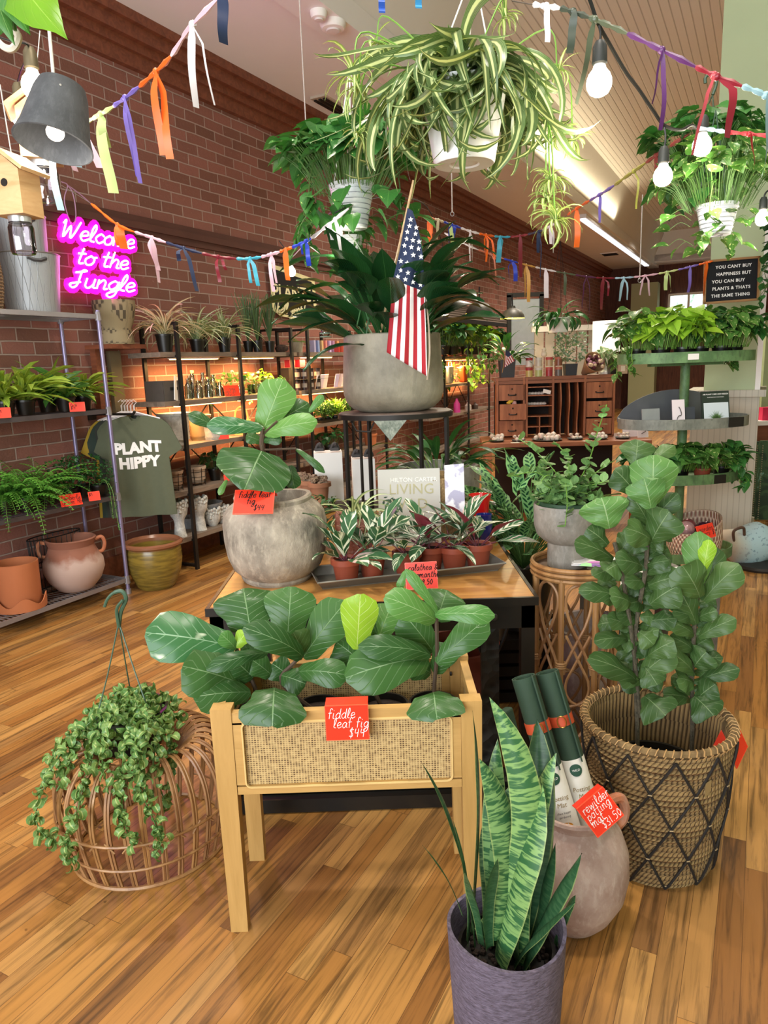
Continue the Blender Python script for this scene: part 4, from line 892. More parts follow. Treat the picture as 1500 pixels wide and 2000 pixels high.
pp=lambda px,py,y:tuple(P(px,py,y)-hz.location-Vector((0,0,.215)))
S.append([(0,0,0),pp(1090,930,2.40),pp(1045,880,2.42),pp(1012,856,2.44)]); S.append([(0,0,0),pp(1105,945,2.34),pp(1108,985,2.33),pp(1104,1025,2.335)]); S.append([(0,0,0),pp(1110,900,2.44),pp(1090,870,2.46)])
S.append([(0,0,0),pp(1150,900,2.44),pp(1165,850,2.46),pp(1185,790,2.48)]); S.append([(0,0,0),pp(1075,930,2.38),pp(1052,945,2.37)])
m=f_hoya(S,.036,None,.012)
for i in range(170): a=U_(0,6.28); r_=.12*math.sqrt(U_(0,1)); m.leaf((r_*cos(a),r_*sin(a)*.8,U_(0,.13)*(1.25-r_/.12)),U_(0,6.28),U_(0,1.4),.036*U_(.7,1.15),.031,OVAL,4,.2,-.02,cols=3)
m.build('foliage',[L_HOYA,L_GSTEM],hz,(0,0,.215))
# ---------------- rattlesnake calathea in a black pot on a crate --------------------------------------------
t=thing('low_crate','low black wooden crate under the rattlesnake plant','crate',(.62,3.12,0)); m=MB(); [m.box((0,0,.03+.062*k),(.34,.3,.045)) for k in range(5)]; m.build('slats',M_BLACK,t,smooth=False)
m=MB(); [m.box((sx*.15,sy*.13,.16),(.03,.03,.32)) for sx in (-1,1) for sy in (-1,1)]; m.build('corner_posts',M_IRON,t,smooth=False)
m=MB()
for i in range(95):
    az=U_(0,2*PI); k=math.sqrt(U_(0,1)); el=PI/2-.85*k; pl=U_(.10,.42); d=Vector((cos(az)*cos(el),sin(az)*cos(el),sin(el))); p=d*pl; m.cur=1; m.tube([(0,0,0),p],.0025,4,False); m.cur=0
    m.leaf(p,az+U_(-1,1),el-U_(.1,.7),U_(.15,.21),.058,[(0,.2),(.15,.75),(.5,1.),(.8,.8),(.95,.35),(1,0)],9,U_(.2,.8),.1,.06,U_(-.6,.6))
for a,b,c_,d in ((1010,960,985,865),(1010,950,1065,890),(990,960,935,895),(1005,930,1000,880)):
    B=P(a,b,3.05)-Vector((.62,3.12,.6)); T=P(c_,d,3.1)-Vector((.62,3.12,.6)); leafbt(m,B,T,.055,[(0,.2),(.15,.75),(.5,1.),(.8,.8),(.95,.35),(1,0)],.05,wave=.06)
plant('rattlesnake_plant','tall rattlesnake plant with dark blotched wavy leaves in a black pot, beside rattan stand',(.62,3.12,.32),m,[L_LANCI,L_STEM],((M_BLACK,.11,.14,.3),dict(lip=.006)),z=.26)
# ---------------- woven rope basket with bush fiddle fig ---------------------------------------------------------
def m_rope():
    t=NT('twisted_seagrass'); uv=t.n('UVMap'); s=t.n('SeparateXYZ',Vector=uv.outputs[0]); v=t.m('MULTIPLY',s.outputs[1],24); nz=t.noise(30,4); fr=t.m('ABSOLUTE',t.m('SUBTRACT',t.m('FRACT',v),.5))
    tw=t.m('FRACT',t.m('ADD',t.m('MULTIPLY',s.outputs[0],90),t.m('MULTIPLY',t.m('FRACT',v),-1.2))); h=t.m('SUBTRACT',t.m('MULTIPLY',t.ramp(tw,[(0,0.),(.3,1.),(.8,1.),(1,0.)]),.5),t.m('MULTIPLY',fr,1.6))
    col=t.mix(t.ramp(h,[(-.5,0.),(.4,1.)]) if False else t.ramp(t.m('ADD',h,.8),[(0.,0.),(1.,1.)]),hexc('4a3520'),t.mix(nz,hexc('8a6a40'),hexc('c2a26c'))); t.bump(h,1.,.012); return t.done(col,.8)
M_ROPE=m_rope(); M_CORD=plain('211c18',.8,0,.3,60)
BX,BY=.792,1.965
ba=thing('rope_basket','tall seagrass basket wrapped in black diamond cord netting, holding the bush','basket',(BX,BY,0))
prof=[(0,.163),(.02,.172),(.1,.183),(.2,.195),(.33,.206),(.44,.212)]
rb=lambda z: pick(z,prof)
m=MB(); P_=[(.001,.004)]+[(rb(.44*k/26),.44*k/26) for k in range(27)]; 
P2=[]
for k in range(27): P2+=[(rb(.44*k/26)+.004,.44*k/26),(rb(.44*(k+.5)/26)-.001,.44*(k+.5)/26)]
m.lathe([(.001,.004)]+P2[:-1]+[(.205,.44),(.195,.42),(.19,.3),(.165,.05),(.001,.05)],n=56); m.build('body',M_ROPE,ba)
m=MB(); m.tube(ringpts(.209,.443,48),.012,8,closed=True); m.build('rim',m_rope(),ba)
m=MB()
for k in range(64): a=2*PI*k/64; m.tube([((.209+.0135*cos(b_))*cos(a+.02*b_),(.209+.0135*cos(b_))*sin(a+.02*b_),.443+.0135*sin(b_)) for b_ in [j*PI/3 for j in range(7)]],.002,4)
m.build('rim_wrapping',plain('b08a58',.7,0,.2,60),ba)
m=MB(); ND=11; rows=4; zt=.425; rh=zt/rows
for k in range(ND):
    for sg in (-1,1):
        q=[]
        for j in range(rows*8+1):
            z=zt-zt*j/(rows*8); ph=j/8*PI; a=2*PI*k/ND+sg*(PI/ND)*abs(((j/8)%2)-((j/8)%2>1)*2*(((j/8)%2)-1)); q.append(((rb(z)+.007)*cos(a),(rb(z)+.007)*sin(a),z))
        m.tube(q,.0038,5)
m.build('netting',M_CORD,ba)
m=MB()
for k in range(ND*2):
    for j in range(1,rows+1):
        if (k+j)%2: continue
        z=zt-rh*j+.0; a=2*PI*(k/2)/ND; r_=rb(max(z,0))+.011; z=max(.012,z)
        m.tube([(r_*cos(a-.025),r_*sin(a-.025),z),(r_*cos(a+.025),r_*sin(a+.025),z)],.0022,4)
m.build('knots',plain('a08a68',.7,0,.2,60),ba)
m=MB(); m.box((0,0,0),(.022,.002,.05)); o=m.build('swing_tag',plain('9b8458',.7),ba,P(1383,1540,BY-.2)-ba.location,(R(10),R(-12),R(25)),smooth=False)
YB=1.97; OB=(960,820); SB=.36
bl=[(870,460,880,192,205,0,0,1),(865,480,828,318,170,-.04,-.04,1),(780,240,795,108,150,.03,.05),(860,240,992,138,75,.03,.05),(640,590,598,422,215,-.02,-.01,1),(630,680,518,588,115,-.02,-.02),(660,760,450,660,105,0,-.05),(868,660,965,498,175,-.03,-.06),(868,660,732,588,135,-.03,-.07),(850,560,750,400,95,0,0),(870,560,1012,400,95,.02,0),(780,400,668,270,125,.03,.03),(820,800,678,758,115,-.02,-.06),(850,900,1035,848,125,0,-.04),(690,960,475,925,95,-.02,-.05),(760,1000,648,955,115,-.03,-.07),(860,1000,1015,900,155,-.02,-.05),(740,1190,556,1200,85,0,-.04),(740,1120,630,1075,85,0,-.02),(790,1420,528,1290,115,-.02,-.08),(800,1400,992,1250,125,-.02,-.05),(820,1420,680,1390,95,0,-.02),(830,1500,945,1605,180,-.04,-.12),(850,1280,992,1200,115,-.03,-.06),(830,1100,1005,1080,95,0,-.03),(840,1190,905,1120,95,0,-.02),(700,850,600,800,100,.03,.03),(850,760,960,700,120,.04,.05),(800,960,900,850,130,.04,.04),(830,1340,900,1440,120,-.03,-.08),
(800,1150,880,1220,100,-.02,-.05),(780,1300,700,1230,100,.02,.02),(700,720,760,620,110,.03,.03),(820,680,760,560,120,.03,.04),(900,1000,1000,960,110,.02,.02),(700,780,620,820,120,0,-.03),(850,560,920,470,120,.03,.03)]
br=[(1130,900,1118,608,135,0,0,1),(1150,820,1180,650,75,-.03,-.02,2),(1180,900,1212,688,105,.02,.03),(1150,980,1345,785,135,0,-.03),(1130,965,1035,790,175,-.03,-.05),(1110,1110,1005,900,115,0,.0),(1120,1180,1325,1078,95,0,-.04),(1100,1170,955,1090,85,0,-.03),(1110,1300,1255,1290,75,0,-.02),(1130,1410,1345,1350,85,0,-.04),(1100,1380,948,1245,95,-.01,-.04),(1100,1340,1165,1260,135,-.02,-.04),(1110,1520,1215,1435,115,-.02,-.05),(1100,1500,1205,1605,155,-.03,-.1),(1080,1520,935,1490,85,0,-.04),(1090,1240,1190,1180,100,.02,.02),(1090,1240,1000,1180,110,.02,.02),(1100,1440,1010,1400,110,.0,-.04)]
t=thing('bush_fiddle_leaf_fig','bushy small-leaved fiddle fig with a tall and a short stem in the rope basket','plant',(BX,BY,.055))
bl=[tuple(e[:4])+(e[4]*1.28,)+tuple(e[5:]) for e in bl]; br=[tuple(e[:4])+(e[4]*1.28,)+tuple(e[5:]) for e in br]
for stp,n_ in ((((820,1460),(790,1280),(800,1100),(840,900),(850,700),(860,540)),50),(((1100,1500),(1095,1300),(1110,1120),(1130,960)),26),(((740,1400),(690,1000),(650,760)),12)):
    for i in range(n_):
        f=(i+.5)/n_*(len(stp)-1); k=int(f); k=min(k,len(stp)-2); fx=f-k; x_=stp[k][0]+(stp[k+1][0]-stp[k][0])*fx; y_=stp[k][1]+(stp[k+1][1]-stp[k][1])*fx; sg=1 if i%2 else -1
        bl.append((x_,y_,x_+sg*U_(70,135),y_-U_(-30,90),U_(85,125),U_(0,.04),U_(.0,.09)*rnd.choice((-.4,1,1)),0,.14))
BUSH=[(0,.25),(.1,.38),(.25,.55),(.45,.82),(.65,1.),(.82,.92),(.94,.55),(1,.15)]
m=zl(OB,SB,bl+br,t.location,None,None,YB,BUSH,cup=.35,wave=.035,up=.45); m.build('foliage',[L_BUSHF,leafmat('bright_bush_leaf','5f8a45','4a7540','9cb884',.04,6,.35,.4,.4,back='8aa574'),L_FIDNEW],t)
m=MB()
for st_ in (((1245,1440+0),(1240,1250),(1262,1100),(1265,960),(1270,900)),((1352,1440),(1352,1300),(1362,1150),(1368,1080))):
    q=[P(a,b,YB+.01)-t.location for a,b in st_]; q=[Vector((q[0].x,q[0].y,.1))]+q; m.tube(spline(q,5),.0065,7)
m.tube(spline([P(a,b,YB)-t.location for a,b in ((1250,1400),(1235,1250),(1215,1120),(1200,1060))],5),.006,6)
m.build('stems',m_stone('fig_bark','3f3a2c','5c5442','7c725c',60,.5),t)
m=MB(); m.lathe([(.001,0),(.12,0),(.14,.24),(.13,.24),(.12,.2),(.001,.2)],n=30); m.build('nursery_pot',M_BLACK,t)
sign('red tag sign turned away on the rope basket rim',Matrix.Translation(P(1440,1460,1.93))@Matrix.Rotation(R(38),4,'Z')@Matrix.Rotation(R(80),4,'X')@Matrix.Rotation(R(28),4,'Z'),.085,.085,None,lip=.04)
# ---------------- terracotta jar with rolled mats ---------------------------------------------------------------------
JX,JY=.475,1.70
ja=thing('terracotta_jar','pale terracotta two-handled jar holding rolled mats, in front of the rope basket','jar',(JX,JY,0))
m=MB(); m.lathe([(.001,0),(.07,0),(.078,.006),(.105,.04),(.135,.1),(.145,.16),(.142,.22),(.125,.27),(.104,.3),(.094,.318),(.1,.335),(.106,.343),(.104,.351),(.094,.35),(.084,.33),(.09,.3),(.1,.26),(.001,.1)],n=48)
m.build('body',m_stone('dusty_terracotta','9a8074','b09a8e','c4b4a8',9,.2,.85),ja)
for s in (0.25,PI+.25):
    m=MB(); q=[Vector((cos(s)*r_,sin(s)*r_,z)) for r_,z in ((.1,.335),(.135,.34),(.152,.31),(.148,.275),(.13,.255))]; m.tube(spline(q,5),[.014]*21,8); m.build('handle',M_TERRA,ja)
M_MAT=plain('2b4230',.75,0,.08,60); M_LABEL=plain('e9e5da',.6,0,.03); M_STRAP=plain('c5502c',.5,0,.08)
def roll(label,top,bot,r,grp=None):
    A=P(*top); B=P(*bot); t=thing('rolled_mat',label,'mat',B,0,grp); ax=(A-B); L=ax.length; d=ax.normalized(); q=d.to_track_quat('Z','Y').to_matrix().to_4x4()
    cd_=(q.inverted()@(CAMP-B)); an=math.atan2(cd_.y,cd_.x); t.matrix_world=Matrix.Translation(B)@q@Matrix.Rotation(an+PI/2,4,'Z')
    m=MB(); m.lathe([(r,L*.38),(r,L),(r*.9,L),(r*.86,L-.02),(.001,L-.02)],n=26); m.lathe([(r*.8,L-.03),(r*.8,L-.002),(r*.7,L-.002),(r*.7,L-.03)],n=20); m.build('mat',M_MAT,t)
    m=MB(); m.box((r*.7,-r*.8,L*.69),(.004,r*.8,L*.62)); m.build('loose_edge',M_MAT,t,smooth=False)
    m=MB(); m.lathe([(r*1.015,-.12),(r*1.015,L*.40),(r*.99,L*.40),(r*.99,-.12)],n=26); lb=m.build('label',M_LABEL,t)
    def wrapd(me,rr):
        for v in me.vertices: a=v.co.x/rr; yy=v.co.y; v.co=Vector((sin(a)*(rr+.001),-cos(a)*(rr+.001),yy))
    m=MB(); m.lathe([(.0165*k/6+.0001,0) for k in range(7)],(0,L*.33,0),30); o=m.build('badge',plain('1f4a38',.6,0,.02),lb,smooth=False); wrapd(o.data,r*1.015+.0006)
    for s,sz,z,mt in (('WILD',.0085,L*.33,M_INKW),('Potting',.017,L*.20,plain('8c7440',.5)),('Mat',.017,L*.155,plain('8c7440',.5)),('plant happy',.008,L*.105,M_INKB),('gardening',.008,L*.08,M_INKB)):
        o=printed(s,sz,mt,lb,Matrix.Identity(4),'lettering',shear=.15,ext=0); o.data.transform(Matrix.Translation((0,z,0))); wrapd(o.data,r*1.015+.0016)
    m=MB(); m.disc((-.005,L*.02,0),.02,12,sy=.5); o=m.build('floral_mark',plain('d99a3a',.6),lb,smooth=False); wrapd(o.data,r*1.015)
    m=MB(); m.lathe([(r*1.05,L*.63),(r*1.05,L*.70),(r*1.0,L*.70),(r*1.0,L*.63)],n=26); m.build('strap',M_STRAP,t)
    m=MB(); m.tube([(.012*cos(a)*1.,-r*1.12,L*.665+.016*sin(a)) for a in [k*PI/6 for k in range(12)]],.0016,4,closed=True); m.build('buckle_ring',plain('b8924a',.3,.8),t)
    return t
roll('dark green rolled potting mat with orange strap, leftmost of the two facing',(1022,1322,1.83),(1108,1610,1.72),.0325)
roll('dark green rolled potting mat with round badge label, right of the two facing',(1068,1312,1.86),(1150,1590,1.75),.0325)
t=thing('storage_tube','dark green snapped roll end leaning left of the potting mats','mat',P(1010,1480,1.93)); d=(P(985,1385,1.95)-P(1025,1540,1.9)); t.matrix_world=Matrix.Translation(P(1025,1540,1.9))@d.to_track_quat('Z','Y').to_matrix().to_4x4()
m=MB(); m.box((0,0,d.length/2-.05),(.05,.03,d.length+.1)); o=m.build('roll',M_MAT,t,smooth=False); bv=o.modifiers.new('b','BEVEL'); bv.width=.008; bv.segments=3
m=MB(); m.sphere((.0,-.017,.09),.004,8,6); m.build('snap',plain('b8a878',.3,.8),t)
sign('orange potting mat price sign clipped diagonally on the jar rim',Matrix.Translation(P(1172,1586,1.575))@Matrix.Rotation(R(6),4,'Z')@Matrix.Rotation(R(72),4,'X')@Matrix.Rotation(R(33),4,'Z'),.085,.085,['rewilder','potting',(.0,'mat'),(.02,'$31.50')],M_INKW,.0125,.0008,.08,.018,.0185,slant=.1,lip=.03)
# ---------------- snake plant in felt basket -------------------------------------------------------------------------------
KX,KY=.232,1.34
t=thing('snake_plant','banded snake plant rising from the purple-grey felt basket','plant',(KX,KY,.02))
m=MB(); OS=(800,1280); SS=.36
sl=[(400,1430,432,225,125,.0,.05,0,.05,.16,.95),(455,1450,380,560,120,-.03,.03,0,.05,.1,.75),(340,1420,340,300,62,0,.0,0,.05,.14,.1),(500,1500,478,450,95,.05,.08,0,.05,-.03,.7),(560,1450,560,690,110,.03,.05,0,.05,-.08,.6),(600,1420,692,345,140,.05,.1,0,.05,.05,.05),(500,1570,725,690,150,-.03,.02,0,.05,.05,.9),(620,1590,795,530,115,-.02,.04,0,.05,-.04,.85),(700,1500,792,1020,80,.02,.02,0,.05,.03,.15),(645,1610,935,1072,120,-.02,-.02,0,.05,.06,.1),(620,1620,898,1340,85,-.04,-.07,0,.05,.03,.1),(335,1490,65,580,55,-.01,-.0,0,.05,.1,.12),(250,1345,68,1030,26,-.02,-.03,0,.05,.04,.2),(310,1480,238,900,70,0,0,0,.05,.02,.2),(440,1500,480,1100,65,-.05,-.04,0,.05,.03,.1),(380,1500,300,1180,75,-.04,-.04,0,.05,.03,.2),(540,1500,600,1000,100,.04,.05,0,.05,0,.5),(820,1480,900,1300,60,.03,.02,0,.05,0,.2),(520,1450,560,900,110,.06,.07,0,.05,0,.3),(430,1450,400,900,100,.06,.08,0,.05,.05,.6),(640,1450,740,800,100,.06,.1,0,.05,.03,.2),(580,1560,640,1050,90,-.01,.0,0,.05,-.03,.4)]
for e in sl:
    B=P(OS[0]+e[0]*SS,OS[1]+e[1]*SS,KY+e[5]*.8)-t.location; T=P(OS[0]+e[2]*SS,OS[1]+e[3]*SS,KY+e[6]*1.2)-t.location
    # continue the leaf down to the soil
    dn=(B-T).normalized()*.04; leafbt(m,B+dn,T,px2m(e[4]*1.4*SS,(B+T)/2+t.location),SWORD,e[8],e[9],0.,14,4,.35,.012,rn=e[10])
m.build('leaves',L_SANS,t)
m=MB(); m.lathe([(.001,0),(.085,0),(.1,.22),(.105,.235),(.098,.235),(.092,.2),(.001,.2)],n=30); m.build('nursery_pot',M_BLACK,t)
m=MB(); 
for i in range(140): a=U_(0,6.28); r_=.09*math.sqrt(U_(0,1)); m.sphere((r_*cos(a),r_*sin(a),.202),U_(.004,.009),5,4)
m.build('soil',M_SOIL,t)
tf=NT('purple_felt'); w_=tf.noise(1.,4,tf.coord('Object',(60,60,260),(0,R(0),0)),.7); w2=tf.noise(50,4); tf.bump(tf.m('ADD',w_,w2),.8,.004); tf.done(tf.mix(tf.ramp(w_,[(.35,0.),(.65,1.)]),hexc('4a414c'),hexc('72687a')),.95)
m=MB(); m.lathe([(.001,0),(.108,0),(.114,.01),(.118,.1),(.123,.2),(.127,.3),(.1275,.31),(.120,.309),(.116,.2),(.11,.012),(.001,.012)],n=44)
for i,v in enumerate(m.v):
    if v[2]>.15: a=math.atan2(v[1],v[0]); m.v[i]=(v[0],v[1],v[2]+.006*sin(2*a+.6)*(v[2]-.15)/.15)
tag(m.build('felt_basket',tf.mat,None,(KX,KY,0)),'purple-grey woven felt basket at the bottom edge, holding a snake plant','basket')
# ---------------- rattan pouf and curly hoya -----------------------------------------------------------------------------------
QX,QY=-.80,2.11
pf=thing('rattan_pouf','low round rattan pouf of arched canes left of the cane planter','pouf',(QX,QY,0))
prf=[(.235,.0),(.252,.06),(.268,.14),(.274,.22),(.262,.29),(.228,.345),(.185,.365),(.15,.352),(.125,.325),(.11,.29)]
NQ=34
for k in range(NQ):
    a=2*PI*k/NQ; m=MB()
    for da in (-.022,.022): m.tube([((r_)*cos(a+da*(.22/max(r_,.1))),(r_)*sin(a+da*(.22/max(r_,.1))),z) for r_,z in [(v.x,v.z) for v in spline([Vector((r0,0,z0)) for r0,z0 in prf],3)]],.0048,5)
    m.build('cane_rib',M_RATD if k%3 else M_RAT,pf)
def hoop(r,z,rad,nm='hoop',mt=None): m=MB(); m.tube(ringpts(r,z,48),rad,6,closed=True); m.build(nm,mt or M_RAT,pf)
for r_,z,rad in ((.243,.006,.007),(.262,.08,.0045),(.278,.17,.0045),(.112,.285,.008),(.168,.36,.004),(.13,.33,.004)): hoop(r_,z,rad)
m=MB(); 
for k in range(NQ): a=2*PI*k/NQ; m.tube([(.276*cos(a-.05),.276*sin(a-.05),.15+.03*(k%2)),(.276*cos(a+.05),.276*sin(a+.05),.15+.03*((k+1)%2))],.0028,4)
m.build('lacing',M_WRAP,pf)
hc=P(262,1470,2.09)
t=thing('curly_hoya_basket','trailing curly-leaved hoya in a black hanging pot, set on the rattan pouf','plant',(hc.x,2.10,.345))
add_pot(t,M_BLACK,.085,.112,.125,lip=.004)
lp=lambda px,py,y: tuple(P(px,py,y)-t.location)
m=MB(); H0=Vector(lp(232,1215,2.12))
for px_,py_,y_ in ((188,1405,2.03),(292,1392,2.03),(255,1352,2.22)): m.tube(spline([H0,(H0+Vector(lp(px_,py_,y_)))/2+Vector((0,0,-.01)),lp(px_,py_,y_)],4),.0022,5)
m.tube(spline([lp(a,b,2.12) for a,b in ((232,1225),(236,1195),(246,1170),(238,1155),(222,1158),(210,1170),(204,1185))],5),[.0065]*20+[.005]*40,7); m.tube(spline([lp(a,b,2.11) for a,b in ((232,1225),(228,1190),(240,1172))],4),.005,6)
m.build('hanger',plain('3f5a46',.4,0,.1),t)
def f_curl(strands,n_dome,mb=None):
    m=mb or MB()
    def cl(p,s):
        m.leaf(p,U_(0,6.28),U_(-.9,1.3),s,s*.62,OVAL,6,U_(2.2,3.6)*rnd.choice((-1,1)),.28,0,U_(-1,1),cols=3)
    for pts in strands:
        q=spline([Vector(p) for p in pts],9); m.cur=1; m.tube(q,.002,4,False); m.cur=0; acc=0
        for k in range(1,len(q)):
            acc+=(q[k]-q[k-1]).length
            while acc>.0055: acc-=.0055; cl(q[k]+Vector((U_(-.012,.012),U_(-.012,.012),U_(-.006,.01))),U_(.028,.042))
    for i in range(n_dome):
        a=U_(0,6.28); r_=.15*math.sqrt(U_(0,1)); cl((r_*cos(a),r_*sin(a),.165-.09*(r_/.15)**2+U_(-.03,.02)),U_(.03,.045))
    return m
T0=(0,0,.14); S=[[T0,lp(190,1400,2.0),lp(120,1470,1.95),lp(85,1540,1.9),lp(70,1600,1.86),lp(95,1640,1.86),lp(120,1650,1.86)],
[T0,lp(200,1420,2.0),lp(165,1520,1.88),lp(150,1590,1.82),lp(128,1650,1.8),lp(145,1690,1.82)],[T0,lp(285,1400,1.95),lp(270,1520,1.87),lp(295,1590,1.82),lp(315,1640,1.8),lp(300,1672,1.8)],
[T0,lp(320,1420,2.02),lp(335,1480,2.0),lp(330,1545,1.98),lp(310,1590,1.9)],[T0,lp(250,1430,1.95),lp(235,1530,1.87),lp(245,1610,1.82),lp(258,1650,1.82)],[T0,lp(160,1420,2.1),lp(110,1460,2.08),lp(100,1500,2.05)],
[T0,lp(220,1400,1.97),lp(200,1480,1.88),lp(210,1540,1.85)],[T0,lp(150,1440,2.0),lp(135,1500,1.93),lp(110,1545,1.9)],[T0,lp(270,1450,1.92),lp(262,1500,1.89),lp(285,1550,1.86)],[T0,lp(300,1430,1.98),lp(300,1500,1.93),lp(320,1560,1.9)]]
m=f_curl(S,330); m.build('foliage',[L_CURL,L_STEM],t)
# ---------------- wire shelving unit at left ------------------------------------------------------------------
def su(px,py,v=-4.0): return PV(px,py,v).dot(UX)
def rl(u,v,z): return UV(u,v,z)
M_CHROME=plain('9a969a',.35,.6,.1,9); M_NEONLIT=plain('8d84a4',.35,.5,.15,9)  # second metal: grey post with the reflected neon put into its colour
RU0,RU1,RV0,RV1=2.15,3.42,-4.22,-3.86
wr=thing('wire_shelving','grey wire shelving unit with posts tinted by neon light along the brick wall, far left','shelving',UV((RU0+RU1)/2,(RV0+RV1)/2,0),RZ)
hx,hy=(RV1-RV0)/2,(RU1-RU0)/2
for sx in (-1,1):
    for sy in (-1,1):
        m=MB(); m.tube([(sx*hx,sy*hy,.03),(sx*hx,sy*hy,1.92)],.0135,10); p=m.build('post',M_NEONLIT,wr)
        m=MB(); m.tube([(sx*hx,sy*hy,0),(sx*hx,sy*hy,.035)],.02,10); [m.tube([(sx*hx,sy*hy,z-.025),(sx*hx,sy*hy,z+.03)],[.021,.017],8) for z in (.10,.69,1.27,1.88)]; m.build('collar',M_CHROME,p)
RSZ=(.10,.69,1.27,1.88)
for z in RSZ:
    m=MB()
    for s in (-1,1): m.box((s*hx,0,z),(.012,2*hy,.028)); m.box((0,s*hy,z),(2*hx,.012,.028))
    for k in range(44): y=-hy+2*hy*(k+.5)/44; m.box((0,y,z+.008),(2*hx,.0045,.0045))
    for x in (-.08,.08): m.box((x,0,z),(.008,2*hy,.012))
    m.build('wire_shelf',M_CHROME if z!=.69 and z!=1.27 else plain('5f5a5e',.4,.5),wr,smooth=False)
def mesh_bin(label,loc,r0,r1,h,group=None):
    t=thing('metal_bin',label,'bin',loc,RZ,group); m=MB(); m.lathe([(.001,0),(r0,0),(r1,h),(r1-.006,h),(r0-.006,.01),(.001,.01)],n=36); 
    tt=NT('galvanised_mesh'); uv=tt.n('UVMap'); s=tt.n('SeparateXYZ',Vector=uv.outputs[0]); a=[]
    for sg in (1,-1): a.append(tt.ramp(tt.m('ABSOLUTE',tt.m('SUBTRACT',tt.m('FRACT',tt.m('ADD',tt.m('MULTIPLY',s.outputs[0],26),tt.m('MULTIPLY',s.outputs[1],6*sg))),.5)),[(0,1.),(.05,0.)]))
    l=tt.m('MAXIMUM',a[0],a[1]); tt.bump(l,.4,.004); tt.done(tt.mix(tt.m('MULTIPLY',l,.6),tt.mix(tt.noise(5,3),hexc('8f9499'),hexc('a9adb0')),hexc('4c5054')),.5,.35); m.build('wall',tt.mat,t)
    m=MB(); m.tube([(r1*cos(2*PI*k/36),r1*sin(2*PI*k/36),h) for k in range(36)],.004,5,closed=True); m.build('rim',M_GALV,t)
    for a in (-.35,PI-.35):
        m=MB(); q=[((r1-.004)*cos(a+d),(r1-.004)*sin(a+d),h-.035-.012*(abs(d)<.2)) for d in (-.3,-.25,-.1,.1,.25,.3)]; m.tube(q,.012,6); m.build('handle',plain('3a3c3e',.5),t)
    return t
mesh_bin('large grey diamond-mesh metal bin on top of the wire shelving, lower of two',UV(3.08,-4.03,1.895),.15,.185,.34)
mesh_bin('smaller grey diamond-mesh metal bin nested on top of the larger bin',UV(3.07,-4.04,1.96),.125,.145,.5)
t=thing('wicker_basket','tall open-weave wicker basket on the wire shelving at the left edge','basket',UV(2.68,-4.0,1.895),RZ); m=MB(); M_WICK=plain('8a6f52',.7,0,.25,40)
wb_=lambda z:.14+.03*sin(z/.48*PI)-.05*(z/.48)**2
for k in range(26): m.tube([(wb_(.48*j/26)*cos(2*PI*n_/24),wb_(.48*j/26)*sin(2*PI*n_/24),.48*j/26) for j in (k,) for n_ in range(24)],.0055,5,closed=True)
for k in range(18): a=2*PI*k/18; m.tube([(wb_(.48*j/8)*cos(a),wb_(.48*j/8)*sin(a),.48*j/8) for j in range(9)],.004,4)
m.build('weave',M_WICK,t)
# nest ferns on the second shelf
def rackp(px,v,z): # point on shelf above pixel column
    d=ray(px,0); 
    lo,hi=1.5,5.0
    for _ in range(40):
        u=(lo+hi)/2; q=UV(u,v,z)-CAMP; k=F_PX/q.dot(_F); X=750+q.dot(_X)*k
        if X<px: lo=u
        else: hi=u
    return UV((lo+hi)/2,v,z)
def small_pot(r,h,mat=M_BLACK,**k): return ((mat,r*.75,r,h),dict(lip=.003,liph=.012,**k))
def nest(n,L): return f_spider(n,L,.042,1.3,None,(.35,1.4),6,[(0,.35),(.3,.8),(.6,1.),(.85,.7),(1,.05)])
for i,(px,v,L,lb) in enumerate(((12,-4.0,.24,'leftmost bird nest fern on the second wire shelf, yellow-green fronds'),(52,-3.98,.26,'bird nest fern with longest yellow fronds, second wire shelf centre-left'),(95,-4.08,.24,'bird nest fern on the second wire shelf, right of the longest one'),(130,-3.97,.19,'small darker bird nest fern on the second wire shelf before the post'),(165,-4.03,.2,'rightmost bird nest fern on the second wire shelf by the neon-tinted post'))):
    m=nest(42,L*1.55); plant('nest_fern',lb,rackp(px,v,1.285),m,[L_NEST if i not in (3,) else L_MID],small_pot(.06,.09),group=None)
def osign(label,loc,rz,w=.09,h=.06,lines=None,ink=None,tilt=70,th=.012,lead=.017,rad=.0011):
    return sign(label,Matrix.Translation(Vector(loc)+Vector((0,0,h/2)))@Matrix.Rotation(rz,4,'Z')@Matrix.Rotation(R(tilt),4,'X'),w,h,lines,ink or M_INKB,th,rad,.06,None,lead,lip=.02)
osign('small orange price tag on the second wire shelf, right part',rackp(152,-3.84,1.285),RZ+PI/2*0+R(50),.09,.06,['fern','$14'])
osign('small orange price tag on the second wire shelf at the left edge',rackp(5,-3.84,1.285),R(25),.09,.06,['fern'])
for i,(px,v,L,lb) in enumerate(((15,-4.0,.30,'leftmost feathery green fern on the third wire shelf'),(55,-3.95,.32,'large bright feathery fern hanging over the third wire shelf edge'),(95,-4.05,.30,'feathery fern behind the lettered orange tag on the third wire shelf'))):
    m=f_fern(46,L*1.35,None,1.9,.045,16,(.3,1.4)); plant('feathery_fern',lb,rackp(px,v,.705),m,[L_FERN,L_GSTEM],small_pot(.062,.09))
for (px,v,lb,n_) in ((138,-4.0,'small dark leafy plant on the third wire shelf beside the ferns',60),(165,-4.05,'bushy small-leaved dark plant on the third wire shelf',80)):
    plant('small_leafy_plant',lb,rackp(px,v,.705),f_tips(n_*3,.13,.035,.018,.2),[L_DARK],small_pot(.055,.08))
